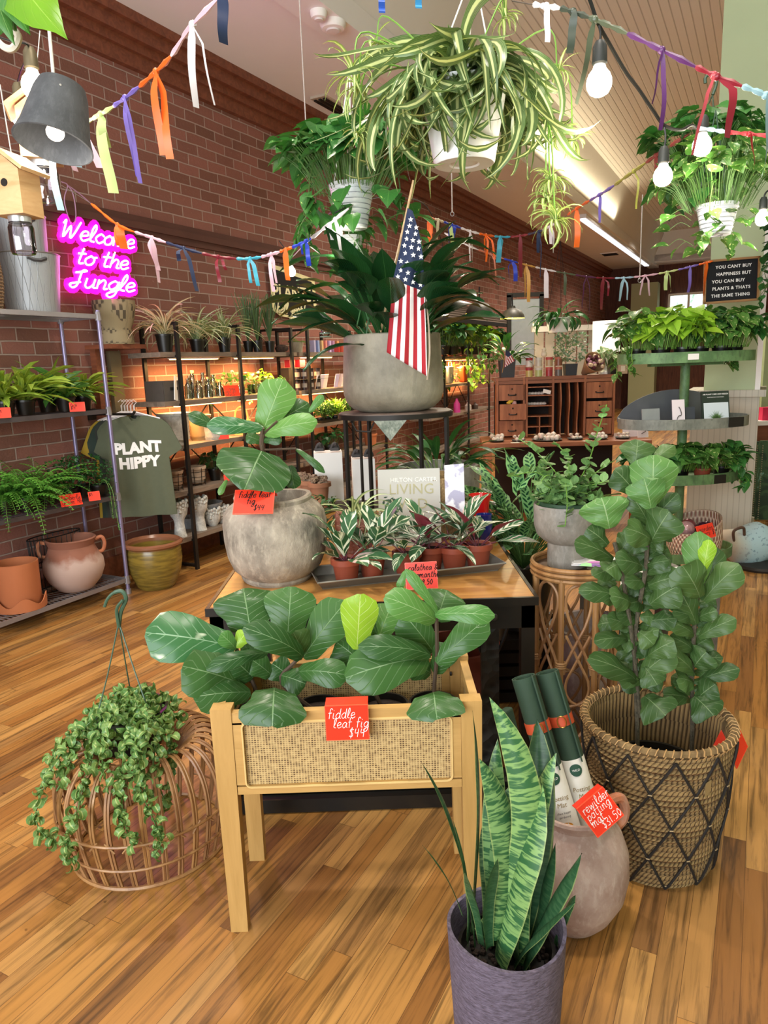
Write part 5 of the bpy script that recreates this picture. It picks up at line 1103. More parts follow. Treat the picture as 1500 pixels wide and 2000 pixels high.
S=[[(0,0,0),(.06,-.03,.04),(.11,-.06,-.02),(.12,-.06,-.16),(.13,-.06,-.3)],[(0,0,0),(.05,-.04,.05),(.09,-.06,0),(.1,-.07,-.1),(.1,-.07,-.22)],[(0,0,0),(-.03,-.05,.05),(-.04,-.08,-.05)]]
m=f_tips(260,.11,.02,.014,.15); f_hoya(S,.02,m,.016); plant('trailing_string_plant','tiny-leaved plant trailing down beside the post, third wire shelf end',rackp(195,-3.95,.705),m,[L_DARK,L_GSTEM],small_pot(.055,.08))
osign('lettered orange fern sign on the third wire shelf',rackp(140,-3.83,.705),R(42),.13,.075,['kimberly','queen fern'],th=.017,lead=.026)
osign('orange tag below the small-leaved plant, third wire shelf right end',rackp(185,-3.83,.705),R(30),.07,.06,['$5'])
M_TC=plain('b3693f',.8,0,.08,6)
t=thing('terracotta_planter','orange terracotta cylinder with wavy saucer collar on the bottom wire shelf','pot',rackp(42,-4.0,.115)); m=MB()
m.lathe([(.001,0),(.115,0),(.123,.02),(.128,.29),(.12,.292),(.115,.27),(.11,.03)],n=40); m.build('cylinder',M_TC,t)
m=MB(); m.lathe([(.001,.0),(.148,0),(.152,.06),(.146,.06),(.142,.01)],n=48)
for i,v in enumerate(m.v):
    if v[2]>.05: a=math.atan2(v[1],v[0]); m.v[i]=(v[0],v[1],v[2]+.025*sin(a*5))
m.build('wavy_collar',M_TC,t)
p=rackp(150,-3.99,.115); t=thing('terracotta_urn','whitewashed terracotta urn with two looped handles on the bottom wire shelf','urn',p)
m=MB(); m.lathe([(.001,0),(.1,0),(.115,.01),(.165,.07),(.192,.14),(.188,.2),(.155,.26),(.14,.3),(.152,.335),(.158,.345),(.15,.352),(.138,.34),(.13,.3),(.001,.15)],n=44)
tt=NT('dusted_urn'); z_=tt.n('SeparateXYZ',Vector=tt.coord('Object')); f=tt.m('ADD',tt.m('MULTIPLY',z_.outputs[2],3.),tt.m('MULTIPLY',tt.noise(9,5),.5)); tt.done(tt.mix(tt.ramp(f,[(.85,0.),(1.05,1.)]),hexc('b59b8e'),hexc('8d5b47')),.85); m.build('body',tt.mat,t)
for s in (R(20),R(200)):
    m=MB(); m.tube(spline([(cos(s)*r_,sin(s)*r_,z) for r_,z in ((.15,.325),(.19,.335),(.205,.29),(.19,.245),(.165,.235))],5),.012,8); m.build('handle',M_TERRA,t)
t=thing('wire_basket','black wire basket behind the urn on the bottom wire shelf','basket',UV(3.1,-4.14,.115),RZ); m=MB()
for k in range(30): a=2*PI*k/30; m.tube([(.06*cos(a),.18*sin(a),0),(.07*cos(a),.2*sin(a),.36)],.003,4)
for z in (0,.18,.36): m.tube([(.07*cos(2*PI*k/24),.2*sin(2*PI*k/24),z) for k in range(24)],.004,4,closed=True)
m.build('wires',M_IRON,t)
t=thing('glazed_pot','large ochre glazed pot with brown rim on the floor beside the shelving','pot',(-1.66,4.99,0))
m=MB(); m.lathe([(.001,0),(.125,0),(.14,.02),(.18,.12),(.195,.2),(.192,.28),(.185,.3),(.207,.315),(.208,.33),(.19,.34),(.172,.32),(.165,.2),(.13,.02)],n=48)
tt=NT('ochre_glaze'); z_=tt.n('SeparateXYZ',Vector=tt.coord('Object')); nz=tt.noise(2.,4,tt.coord('Object',(4,4,26))); f=tt.m('ADD',z_.outputs[2],tt.m('MULTIPLY',nz,.01)); g_=tt.n('NewGeometry')
cc=tt.mix(tt.ramp(nz,[(.4,0.),(.6,1.)]),hexc('8a7430'),hexc('6d5c28')); ln=tt.ramp(tt.m('MULTIPLY',f,1.),[(.298,0.),(.31,1.)]); tt.done(tt.mix(ln,cc,hexc('8a5a40')),.25); m.build('body',tt.mat,t)
# ---------------- shelf basket on a wall bracket, rail and t-shirts ---------------------------------------------
t=thing('wall_shelf','short brown wall shelf under the waisted woven basket','shelf',UV(3.78,-4.12,1.70),RZ); m=MB(); m.box((0,0,0),(.24,.34,.03)); m.build('board',M_TRIM,t,smooth=False)
m=MB(); [m.box((-.06,y,-.45),(.05,.04,.9)) for y in (-.14,)]; m.build('upright',M_TRIM,t,smooth=False); m=MB(); m.box((-.09,.05,-.4),(.04,.1,.75)); m.build('upright',plain('6f6248',.7),t,smooth=False)
t=thing('woven_basket','waisted woven seagrass basket with black pattern below the neon sign','basket',UV(3.78,-4.10,1.716),RZ); m=MB(); m.lathe([(.001,0),(.115,0),(.118,.02),(.108,.08),(.105,.11),(.13,.17),(.145,.25),(.146,.30),(.138,.30),(.13,.2),(.1,.1)],n=40)
tt=NT('patterned_weave'); uv=tt.n('UVMap'); s=tt.n('SeparateXYZ',Vector=uv.outputs[0]); ck=tt.n('TexChecker',Scale=1.); mp=tt.n('Mapping'); tt.put(mp.inputs[0],uv.outputs[0]); mp.inputs['Scale'].default_value=(38,14,1); tt.put(ck.inputs['Vector'],mp.outputs[0]); nz=tt.noise(5,2,uv.outputs[0]); tt.done(tt.mix(tt.m('MULTIPLY',ck.outputs['Fac'],tt.ramp(nz,[(.5,0.),(.55,.8)])),hexc('8f8263'),hexc('2a241c')),.8); m.build('body',tt.mat,t)
t=thing('clothes_rail','short dark wall rail holding the hanging t-shirts','rail',UV(3.72,-4.27,1.235),RZ); m=MB(); m.tube([(0,-.1,0),(.42,-.1,0)],.009,8); m.tube([(.42,-.1,0),(.44,-.1,.02)],.009,8); m.build('bar',M_IRON,t); m=MB(); m.box((.01,-.1,0),(.02,.06,.08)); m.build('bracket',M_IRON,t,smooth=False)
def shirt(label,loc,rz,matl,text=None,group=None):
    t=thing('t_shirt',label,'t-shirt',loc,rz,group)
    out=[(-.09,0),(-.05,-.035),(0,-.045),(.05,-.035),(.09,0),(.2,-.035),(.235,-.08),(.31,-.25),(.225,-.29),(.205,-.2),(.215,-.45),(.225,-.72),(-.225,-.72),(-.215,-.45),(-.205,-.2),(-.225,-.29),(-.31,-.25),(-.235,-.08),(-.2,-.035)]
    def wv(x,z,s): return Vector((x,s*(.016*(1-abs(x)/.32)+.004)+.012*sin(x*34+z*2.)*min(1,-z*1.6)+.008*sin(x*13)*(-z),z))
    m=MB()
    for s in (-1,1):
        rows=[]
        N=24
        for j in range(N+1):
            z=-.72*j/N
            # half width at height
            if z>-.035: hw=.09+(.11)*(-z/.035)
            elif z>-.08: hw=.2+.035*((-z-.035)/.045)
            elif z>-.25: hw=.235+.075*((-z-.08)/.17)
            elif z>-.29: hw=.31-.09*((-z-.25)/.04)
            else: hw=.208+.02*((-z-.29)/.43)
            rows.append([m.vert(wv(-hw+2*hw*i/22,z-(.045*(1-((i-11)/5)**2) if j==0 and abs(i-11)<5 and s==-1 else (.02*(1-((i-11)/5)**2) if j==0 and abs(i-11)<5 else 0)),s),(i/22,1-j/N)) for i in range(23)])
        for j in range(N):
            for i in range(22):
                f=(rows[j][i],rows[j+1][i],rows[j+1][i+1],rows[j][i+1]); m.face(*(f if s==-1 else f[::-1]))
    o=m.build('fabric',matl,t)
    m=MB(); m.tube([(0,0,.075),(.02,0,.095),(.0,0,.115),(-.02,0,.1)],.003,5); m.tube([(0,0,.075),(0,0,.03),(.17,0,-.025)],.007,6); m.tube([(0,0,.03),(-.17,0,-.025)],.007,6); m.build('hanger',plain('ded8da',.4),t)
    if text:
        for k,(s_,z) in enumerate((('PLANT',-.225),('HIPPY',-.33))):
            o=printed(s_,.105,M_INKW,t,Matrix.Identity(4),'lettering',ext=0,space=1.02,off=.006)
            o.data.transform(Matrix.Rotation(PI/2,4,'X'))
            for v in o.data.vertices: x,z0=v.co.x,v.co.z+z+.006*sin(v.co.x*18); w_=wv(x,z0,-1); v.co=Vector((x,w_.y-.004,z0))
        m=MB(); m.box((0,-.012,-.06),(.022,.002,.03)); m.build('care_label',M_INKW,t,smooth=False)
    return t
M_OLIVE=plain('5a5f4a',.9,0,.08,30); M_CHAR=plain('33352f',.9,0,.1,30); M_MUST=plain('a88a2a',.9,0,.08,30)
sp0=PV(262,800,-3.93); 
sh=shirt('front olive green t-shirt with curvy white lettering on a white hanger',Vector((sp0.x,sp0.y,1.215)),R(8),M_OLIVE,True)
for k,(lb,mt,dx) in enumerate((('dark olive t-shirt directly behind the lettered shirt',M_OLIVE,.07),('charcoal t-shirt third on the rail',M_CHAR,.14),('charcoal green t-shirt fourth on the rail',plain('2d3a32',.9,0,.1,30),.2),('mustard yellow t-shirt rearmost on the rail',M_MUST,.27))):
    shirt(lb,Vector((sp0.x-.45*dx,sp0.y+.35*dx,1.215+.0)),R(8+7*k),mt)
# ---------------- ladder shelving along the brick wall ---------------------------------------------------------------
M_PLANK=m_wood('grey_plank','6a5c50','8d7c6c',(20,2,20),.6); LZ=(.265,.62,.965,1.30,1.655)
def ladder(u0,u1,posts,label,zs=LZ,v0=-4.17,v1=-3.85,pv=-3.825,top=1.87):
    uc=(u0+u1)/2; t=thing('ladder_shelving',label,'shelving',UV(uc,(v0+v1)/2,0),RZ)
    for u in posts:
        y=u-uc; xf=pv-(v0+v1)/2; xb=v0-.0-(v0+v1)/2
        m=MB(); m.box((xf,y,top/2),(.022,.03,top)); m.box((xb,y,top/2),(.022,.03,top)); m.box(((xf+xb)/2,y,top-.01),(xf-xb,.03,.02)); m.box(((xf+xb)/2,y,.03),(xf-xb,.03,.02)); [m.box(((xf+xb)/2,y,z-.03),(xf-xb,.02,.02)) for z in zs]; m.build('side_frame',M_IRON,t,smooth=False)
    for i in range(len(posts)-1):
        a,b=posts[i]-uc,posts[i+1]-uc; xb=v0-.015-(v0+v1)/2
        m=MB(); m.tube([(xb,a,zs[1]+.03),(xb,b,zs[3]-.04)],.006,5); m.tube([(xb,b,zs[1]+.03),(xb,a,zs[3]-.04)],.006,5); m.build('cross_brace',M_IRON,t)
    for z in zs:
        m=MB(); m.box((0,0,z-.0175),(v1-v0,u1-u0,.035)); m.build('shelf_board',M_PLANK,t,smooth=False)
    return t
ladder(3.93,5.66,(4.085,4.79,5.54),'nearer black-framed ladder shelving with grey planks against the brick')
ladder(5.70,7.45,(5.81,6.60,7.35),'second black-framed ladder shelving, right of the nearer one')
def lbar(u0,u1,z,pw,label):
    t=thing('shelf_light',label,'light',UV((u0+u1)/2,-4.0,z),RZ); m=MB(); m.box((0,0,.006),(.05,u1-u0,.014)); m.build('housing',M_WHITE,t,smooth=False)
    m=MB(); m.box((0,0,-.004),(.036,u1-u0-.02,.008)); m.build('tube',glow('ffcf8a',6),t,smooth=False)
    lamp('shelf_lamp','AREA',UV((u0+u1)/2,-4.0,z-.015),pw*2.4,(1,.55,.2),.05,(0,0,RZ),u1-u0)
zt=1.655-.045; z2=1.30-.045
lbar(4.18,4.72,zt,7,'warm light bar under the top ladder shelf, nearest bay'); lbar(4.95,5.48,zt,7,'warm light bar under the top ladder shelf, second bay'); lbar(5.95,6.5,zt,7,'warm light bar under the top shelf of the second ladder unit')
lbar(4.18,4.72,z2,7,'warm light bar under the second ladder shelf, nearest bay'); lbar(4.95,5.48,z2,5,'warm light bar under the second ladder shelf, second bay'); lbar(5.95,6.7,z2,6,'warm light bar under the second shelf of the further ladder unit')
def LP(px,py,row,v=-4.0): u=su(px,py,v); return UV(u,v,LZ[row])
# top shelf (row 4)
SP5=lambda n,L: f_spider(int(n*1.7),L*1.35,.02,1.9,None,(.5,1.5),8)
plant('spider_plant','pink-lit spider plant in a black pot, near end of the top ladder shelf',LP(322,670,4,-3.93),SP5(40,.34),[L_PINKLIT],small_pot(.065,.13))
plant('spider_plant','green and white spider plant second on the top ladder shelf, arching low',LP(385,670,4,-3.95),SP5(44,.33),[L_SPIDL],small_pot(.06,.1))
plant('spider_plant','green and white spider plant in a tall black pot, right of the two arching ones',LP(438,670,4,-3.95),SP5(44,.32),[L_SPIDL],small_pot(.055,.12))
for px,v,lb in ((485,-4.0,'leftmost of the three wispy upright herb pots on the top ladder shelf'),(503,-3.93,'middle wispy upright herb pot on the top ladder shelf'),(527,-3.95,'rightmost wispy upright herb pot on the top ladder shelf')):
    plant('herb_pot',lb,LP(px,670,4,v),f_herb(60,.42),[L_HERB],small_pot(.045,.1))
plant('wicker_plant','small fern in a pale coiled basket at the end of the top ladder shelf',LP(580,676,4,-4.02),f_fern(14,.16,None,1.6,.02,10),[L_FERN,L_GSTEM],((plain('a59a84',.8,0,.2,60),.05,.06,.1),{}))
t=tag(MB().sphere((0,0,.035),.045,12,8,.8,1.4,.9).build('driftwood_ball',m_stone('dark_bark','2a1d16','4a3526','6a5040',40,1.),None,LP(550,680,4,-3.93)),'dark knobbly bark ball on the top ladder shelf','bark ball')
cols=('b9b0d0','8fa0cc','d9b27c','e08a80','c9b0d8','d8a0c0','e0a06a'); 
for i in range(7):
    u=su(608+i*7.6,680,-4.02); m=MB(); m.box((0,0,.06),(.09,.03,.12)); o=m.build('candle_box',plain(cols[i],.6,0,.04),None,UV(u,-4.02,LZ[4]),ROT,smooth=False)
    nm=('lilac','blue','tan','coral','pale lilac','pink','apricot')[i]; tag(o,nm+' slim box in the row at the right of the top ladder shelf','box','slim pastel boxes on the top shelf')
for i in range(2):
    u=su(655+i*12,690,-3.98); m=MB(); m.box((0,0,.04),(.08,.05,.08)); tag(m.build('gift_box',plain(('d9453c','e26a50')[i],.6),None,UV(u,-3.98,LZ[4]),ROT,smooth=False),('bright red' if i==0 else 'orange-red')+' small box beside the pastel boxes','box')
# second shelf (row 3)
t=thing('wooden_crate','dark grey wooden crate with slotted handle on the second ladder shelf','crate',LP(322,770,3,-4.0),RZ); m=MB()
for x in (-.09,.09): m.box((x,0,.075),(.012,.2,.15))
for y in (-.1,.1): m.box((0,y,.075),(.18,.012,.15))
m.box((0,0,.006),(.18,.2,.012)); m.build('crate_body',plain('4c4640',.7,0,.2,20),t,smooth=False); m=MB(); m.box((.097,0,.09),(.004,.08,.022)); m.build('hand_slot',plain('0c0a08',.9),t,smooth=False)
p=LP(345,770,3,-3.9); m=MB(); m.box((0,0,.09),(.005,.07,.18),M=Matrix.Rotation(R(-12),4,'X')); tag(m.build('leaflet',M_WHITE,None,p,(0,0,RZ+.4),smooth=False),'white leaflet leaning on the crate, second ladder shelf','leaflet')
M_GL=glass('dfe9e4')
def jar(label,loc,r,h,neck=.5,water=True,group=None,cork=False,nm='glass_bottle'):
    t=thing(nm,label,'bottle',loc,0,group); m=MB(); m.lathe([(.001,.002),(r,.002),(r,h*.62),(r*neck,h*.78),(r*neck,h),(r*neck*.85,h),(r*neck*.85,h*.8),(r*.92,h*.6),(r*.92,.006),(.001,.006)],n=16); m.build('glass',M_GL,t)
    if cork: m=MB(); m.lathe([(.001,h*.97),(r*neck*.9,h*.97),(r*neck*1.05,h*1.1),(.001,h*1.1)],n=12); m.build('stopper',plain('b99a6a',.7),t)
    return t
for i,(px,v,r,h) in enumerate(((368,-3.95,.03,.16),(378,-4.05,.035,.2),(388,-3.93,.032,.14),(398,-4.02,.03,.2),(408,-3.95,.03,.15),(418,-4.04,.03,.18),(372,-4.1,.03,.18),(430,-4.0,.032,.12))):
    jar(('clear glass bottle near the left of the bottle cluster','tall clear bottle second in the bottle cluster','short wide clear bottle in the cluster front','tall clear bottle with thin neck in the cluster middle','short clear bottle right of the thin-necked one','clear bottle at the back right of the cluster','clear bottle tucked at the back left of the cluster','squat clear jar at the right end of the bottle cluster')[i]+', second ladder shelf',LP(px,765,3,v),r,h,.45,cork=i%3==1)
osign('red lettered sign on the second ladder shelf between the bottles',LP(453,768,3,-3.87),R(35),.13,.09,['propag','and air','plants'],th=.016,lead=.026)
for i,(px,v) in enumerate(((430,-4.08),(450,-4.05),(470,-4.0),(492,-3.95),(505,-4.05),(520,-3.98),(540,-4.05))):
    t=thing('propagation_jar',('first leafy cutting jar right of the bottles','second leafy cutting jar, behind the red sign','third leafy cutting jar, just right of the red sign','bright cutting jar before the middle post','tallest leafy cutting jar at the back','square jar with pale green cuttings','last leafy cutting jar towards the post')[i]+', second ladder shelf','plant',LP(px,765,3,v)); m=MB(); m.lathe([(.001,.002),(.036,.002),(.038,.07),(.034,.085),(.032,.085),(.033,.006)],n=4 if i%2 else 14,a0=.3,a1=.3+2*PI); m.build('jar',M_GL,t)
    m=f_pothos(16,.07,.18,.05,trail=1,tl=.12); m.build('foliage',[L_LIME if i in (3,5) else L_MID,L_GSTEM],t,(0,0,.04))
def candle(label,loc,r,h,body,lid,group):
    m=MB(); m.lathe([(.001,0),(r,0),(r,h*.86),(.001,h*.86)],n=14); t=thing('candle_jar',label,'candle',loc,0,group); m.build('jar',body,t); m=MB(); m.lathe([(r*.98,h*.86),(r*1.03,h*.87),(r*1.03,h),(.001,h)],n=14); m.build('lid',lid,t)
    m=MB(); m.lathe([(r*1.01,h*.25),(r*1.01,h*.65)],n=10,a0=-2.4,a1=-.6); m.build('label_band',plain('c9b8a6',.6),t); return t
MB_=plain('4a3430',.3,0,.1); LD_=plain('2a2624',.4,.4)
for r_ in range(2):
    for i in range(4): candle('brown jar candle in the '+('upper' if r_ else 'lower')+' row, '+('first','second','third','fourth')[i]+' from the left',LP(582+i*13,765,3,-3.93)+Vector((0,0,.105*r_ if r_ else 0)),.033,.1,MB_,LD_,'brown jar candles, further ladder unit')
t=tag(MB().box((0,0,0),(.16,.5,.004)).build('riser_shelf',M_GL,None,UV(su(602,765,-3.93),-3.93,LZ[3]+.1015),ROT,smooth=False),'clear riser between the two rows of brown jar candles','riser')
for i in range(2):
    m=MB(); m.box((0,0,.035),(.06,.09,.07)); tag(m.build('gift_box',plain('c8283a',.5,0,.05),None,UV(su(568+i*20,745,-4.08),-4.08,LZ[3]+.22),ROT,smooth=False),('left' if i==0 else 'right')+' crimson box on the back riser above the candles','box')
m=MB(); m.box((0,0,.107),(.10,.34,.214)); tag(m.build('back_riser',plain('3a302a',.7),None,UV(su(578,745,-4.1),-4.11,LZ[3]),ROT,smooth=False),'dark block riser carrying the two crimson boxes','riser')
for i in range(6):
    px=622+i*9; m=MB(); m.box((0,0,.07),(.004,.075,.14),M=Matrix.Rotation(R(14),4,'Y')); o=m.build('greeting_card',plain(('ead8dc','d9cfe2','efe6e4','cdbfe0','e8d4da','f0ece8')[i],.6,0,.05),None,UV(su(px,765,-3.92-.02*i),-3.92-.03*(i%3),LZ[3]),ROT,smooth=False); tag(o,('first','second','third','fourth','fifth','sixth')[i]+' pale card from the left in the card display','card','pale cards on the second shelf')
# third shelf (row 2)
def bucket(label,loc,r,h,mat,name='plant_pot'): return simple_pot(label,loc,r*.82,r,h,mat,'pot',name,lip=.006)
M_WASH=m_stone('whitewashed','a8a49c','c6c2b8','8f8b82',14,.3)
bucket('large whitewashed bucket pot on the third ladder shelf beside the t-shirts',LP(343,865,2,-4.0),.12,.24,M_WASH)
bucket('tan pot on the third ladder shelf right of the whitewashed bucket',LP(393,865,2,-4.03),.09,.2,plain('a08763',.8,0,.15,10))
bucket('pale pot at the middle of the third ladder shelf',LP(415,862,2,-3.95),.085,.13,M_WASH)
osign('red tag on the third ladder shelf behind the huge fig leaf',LP(433,862,2,-3.87),R(20),.12,.05)
t=thing('handled_basket','pale yellow basket with looped handle on the third ladder shelf','basket',LP(474,850,2,-3.98)); m=MB(); m.lathe([(.001,0),(.07,0),(.08,.12),(.075,.12),(.066,.01)],n=20); m.build('body',plain('c9b56a',.7,0,.1,40),t); m=MB(); m.tube(spline([(-.06,0,.12),(-.045,0,.2),(0,0,.235),(.045,0,.2),(.06,0,.12)],5),.008,6); m.build('handle',plain('d6c478',.7),t)
for i,px in enumerate((625,640,655,668)):
    plant('leafy_pot',('first','second','third','fourth')[i]+' bright plant from left in the black tray on the far ladder unit',LP(px,812,2,-3.93-.03*(i%2)),f_tips(170,.1,.085,.02,.13,None,LANCE),[L_LIME if i==2 else L_MID],small_pot(.045,.05))
m=MB(); m.box((0,0,.012),(.16,.62,.022)); tag(m.build('seed_tray',M_BLACK,None,UV(su(648,815,-3.93),-3.93,LZ[2]-.0)+Vector((0,0,-.0)),ROT,smooth=False),'black tray under the row of bright leafy plants','tray')
bucket('small clay pot behind the flag stand legs on the far ladder unit',LP(722,812,2,-3.95),.07,.11,M_TC)
# fourth shelf (row 1)
for px,lb,mm in ((341,'tapered tan pot in a wire stand on the fourth ladder shelf',plain('9c7f66',.8,0,.2,20)),(387,'tapered pot in square wire caging on the fourth ladder shelf',plain('b19c86',.8,0,.2,20))):
    t=thing('caged_pot',lb,'pot',LP(px,965,1,-3.98)); m=MB(); m.lathe([(r,z+.02) for r,z in pot_prof(.055,.075,.13,.006,.006,.02,.2)],n=24); m.build('pot',mm,t); m=MB()
    for k in range(8): a=2*PI*k/8; m.tube([(.068*cos(a),.068*sin(a),0),(.083*cos(a),.083*sin(a),.14)],.0025,4)
    for z in (.03,.07,.11): m.tube([((.068+.015*z/.14)*cos(2*PI*k/20),(.068+.015*z/.14)*sin(2*PI*k/20),z) for k in range(20)],.0022,4,closed=True)
    m.build('wire_cage',M_IRON,t)
plant('dark_leafy_plant','dark leafy plant in a small black pot on the fourth ladder shelf',LP(422,955,1,-4.0),f_pothos(30,.11,.17,.07),[L_DARK,L_STEM],small_pot(.055,.1))
osign('orange tag on the fourth ladder shelf by the stone pot',LP(447,950,1,-3.87),R(20),.07,.05)
# bottom shelf (row 0): head vases, bowls
def head_vase(label,loc,s,neck,rz,mat):
    t=thing('head_vase',label,'vase',loc,rz); m=MB()
    pr=[(.001,0),(.045,0),(.04,.02),(.032,.09),(.036,.12)] if neck else [(.001,0),(.03,0),(.04,.015)]
    z0=pr[-1][1]; pr+=[(.055,z0+.03),(.062,z0+.065),(.058,z0+.095),(.05,z0+.115),(.044,z0+.11),(.04,z0+.08)]
    m.lathe([(r*s,z*s) for r,z in pr],n=24); zz=z0+.06; m.tube([(0,-.055*s,zz*s+.02*s),(0,-.072*s,(zz-.005)*s),(0,-.06*s,(zz-.012)*s)],[.006*s,.011*s,.008*s],6)
    for e in (-1,1): m.sphere((e*.022*s,-.053*s,(zz+.015)*s),.009*s,8,5)
    m.sphere((0,-.057*s,(zz-.026)*s),.012*s,8,5,.45); m.build('head',mat,t)
    m=MB()
    for k in range(34): a=2*PI*k/17+.1*(k>16); m.sphere((.056*s*cos(a),.056*s*sin(a),(z0+.09+.026*(k>16)+.008*sin(k*2.3))*s),.0135*s,6,5)
    m.build('curls',mat,t); return t
M_BUST=m_stone('speckled_white','b3b3ac','d2d1ca','8d8f8a',30,.4)
head_vase('tall-necked white head vase at the near end of the bottom ladder shelf',LP(352,1040,0,-3.92),1.15,True,R(25),M_BUST)
head_vase('tall-necked white head vase right beside the ladder post',LP(392,1030,0,-3.93),1.1,True,R(-10),M_BUST)
head_vase('neckless white head planter left of the stone pot on the bottom ladder shelf',LP(416,1020,0,-3.94),1.05,False,R(0),M_BUST)
head_vase('neckless white head planter half hidden by the stone pot',LP(434,1015,0,-3.95),1.0,False,R(10),M_BUST)
M_BOWL=m_stone('grey_bowl','86888a','a2a4a6','707274',10,.2)
for k in range(3):
    m=MB(); m.lathe([(.001,0),(.085,0),(.12,.025),(.135,.07),(.128,.07),(.11,.03),(.001,.02)],n=32); tag(m.build('grey_bowl',M_BOWL,None,UV(su(405,1010,-4.04),-4.04,LZ[0]+.055*k)+Vector((0,0,.09 if False else 0)),ROT),('lowest','middle','top')[k]+' grey bowl in the stack on the bottom ladder shelf','bowl')
m=MB(); m.lathe([(.001,0),(.07,0),(.1,.09),(.094,.09),(.001,.02)],n=28); tag(m.build('grey_bowl',M_BOWL,None,UV(su(375,1020,-4.07),-4.07,LZ[0])),'deep grey bowl behind the tall-necked head vases','bowl')
m=MB(); m.lathe([(.001,0),(.05,0),(.07,.05),(.066,.05),(.001,.01)],n=24); tag(m.build('grey_bowl',M_BOWL,None,UV(su(452,1000,-4.0),-4.0,LZ[0])),'small grey bowl by the stone pot edge, bottom ladder shelf','bowl')
# shelf contents of the far unit seen between the stand legs
plant('dark_leafy_plant','dark bushy plant on the fourth far ladder shelf, left of the iron stand',LP(645,890,1,-3.95),f_pothos(40,.14,.2,.07),[L_DARK,L_STEM],small_pot(.06,.1))
bucket('terracotta pot on the fourth shelf of the far ladder unit behind the stand',LP(725,895,1,-3.95),.075,.13,M_TC)
# ---------------- display bench behind the work table -------------------------------------------------------------------
bn=thing('display_bench','dark low display bench behind the work table, carrying white blocks','bench',(-.28,3.95,0)); m=MB(); m.box((0,0,.78),(.72,.5,.04)); m.build('bench_top',plain('4a3a2e',.6,0,.2,10),bn,smooth=False)
for sx in (-1,1):
    for sy in (-1,1): m=MB(); m.box((sx*.32,sy*.21,.38),(.05,.05,.76)); m.build('leg',plain('3a2d24',.6),bn,smooth=False)
for px,w,h,lb in ((645,.15,.26,'tall white display block with two black knots on top, behind the face pot'),(712,.12,.22,'narrower white display block behind the iron stand leg')):
    p=P(px,985,3.85); m=MB(); m.box((0,0,h/2),(w,.14,h)); o=m.build('display_block',M_WHITE,None,(p.x,3.85,.80),(0,0,R(5)),smooth=False); tag(o,lb,'block')
    for e in (-1,1):
        m=MB(); m.tube(spline([(-.02,0,.012),(0,.0,.045),(.02,0,.015),(-.01,.01,.03),(.015,-.012,.04)],4),.011,6); m.box((0,-.015,.016),(.045,.004,.016)); tag(m.build('napkin_ring',plain('3a3634',.6),None,(p.x+e*w*.27,3.82,.80+h)),('left' if e<0 else 'right')+' dark knotted ornament with paper band on the '+('taller' if h>.24 else 'narrower')+' white block','ornament')
M_CHIP=m_stone('bark_chips','6b4a34','b59a7c','e0d4c0',60,1.)
for i,px in enumerate((590,608,630)):
    p=P(px,950,3.8); simple_pot(('left','middle','right')[i]+' small clay pot of pale bark chips beside the white blocks',(p.x,3.8-.09*i,.80),.035,.05,.13,plain('9c6a4c',.8,0,.1))
    m=MB(); [m.box((U_(-.035,.035),U_(-.035,.035),U_(0,.03)),(.02,.014,.01),M=Matrix.Rotation(U_(0,3),4,'Z')@Matrix.Rotation(U_(0,3),4,'X')) for _ in range(34)]; o=m.build('bark_chips',M_CHIP,None,(p.x,3.8-.09*i,.925),smooth=False); tag(o,'pale bark chips heaped in the '+('left','middle','right')[i]+' small clay pot','bark',None,'stuff')
plant('small_leafy_plant','low green plant between the stone pot and the face pot',(P(640,1060,2.9).x-.05,2.93,TZ),f_tips(200,.11,.04,.018,.16,None,OVAL),[L_DARK],small_pot(.05,.07))
# ---------------- neon sign, pennant -------------------------------------------------------------------------------------
def wallM(px,py,v): # local x along wall (to the right), y up, z towards room
    p=PV(px,py,v); return Matrix.Translation(p)@Matrix(((UX.x,0,VX.x,0),(UX.y,0,VX.y,0),(0,1,0,0),(0,0,0,1)))
ne=thing('neon_sign','glowing pink neon script sign on the brick wall','neon sign'); ne.matrix_world=wallM(128,572,-4.2)
m=MB(); NL=(('Welcome',.0,.355,.062,.115),('to the',.10,.20,.060,.12),('Jungle',.02,.045,.062,.115)); segs=[]
for s_,x0,y0,h_,_ in NL:
    ss,w=strokes(s_,h_*1.0,.28,.0); k=(.64-.0)/w if s_=='Welcome' else ((.46)/w if s_=='to the' else .58/w)
    for q in ss:
        pts=[Vector((x0+p.x*k,y0+p.y*1.02,.012)) for p in q]; m.tube(pts,.0062,6); segs+=pts
m.build('neon_tube',glow('ffd6ff',5.5),ne)
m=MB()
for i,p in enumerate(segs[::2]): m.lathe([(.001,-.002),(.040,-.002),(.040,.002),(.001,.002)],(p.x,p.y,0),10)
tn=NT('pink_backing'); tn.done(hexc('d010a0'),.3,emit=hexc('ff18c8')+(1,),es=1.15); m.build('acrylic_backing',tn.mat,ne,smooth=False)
lamp('neon_glow','AREA',PV(200,515,-4.0),9,(1,.08,.6),.5,(0,R(-90),RZ),.4)
m=MB(); c0=ne.matrix_world.inverted(); m.tube(spline([(.5,.0,-.03),(.51,-.1,-.03),(.5,-.2,-.04)],4),.0025,4); m.build('cord',plain('d8a0c0',.5),ne)
pn=thing('felt_pennant','black felt pennant banner with cream border and lettering on the brick','pennant'); pn.matrix_world=wallM(570,570,-4.235); a=[pn.matrix_world.inverted()@PV(x,y,-4.235) for x,y in ((524,513),(614,545),(620,618),(580,624),(548,617),(533,606))]
def poly(pts,z,n): m=MB(); m.face(*[m.vert((p.x,p.y,z)) for p in pts]); m.face(*[m.vert((p.x,p.y,z-.004)) for p in pts[::-1]]); return m
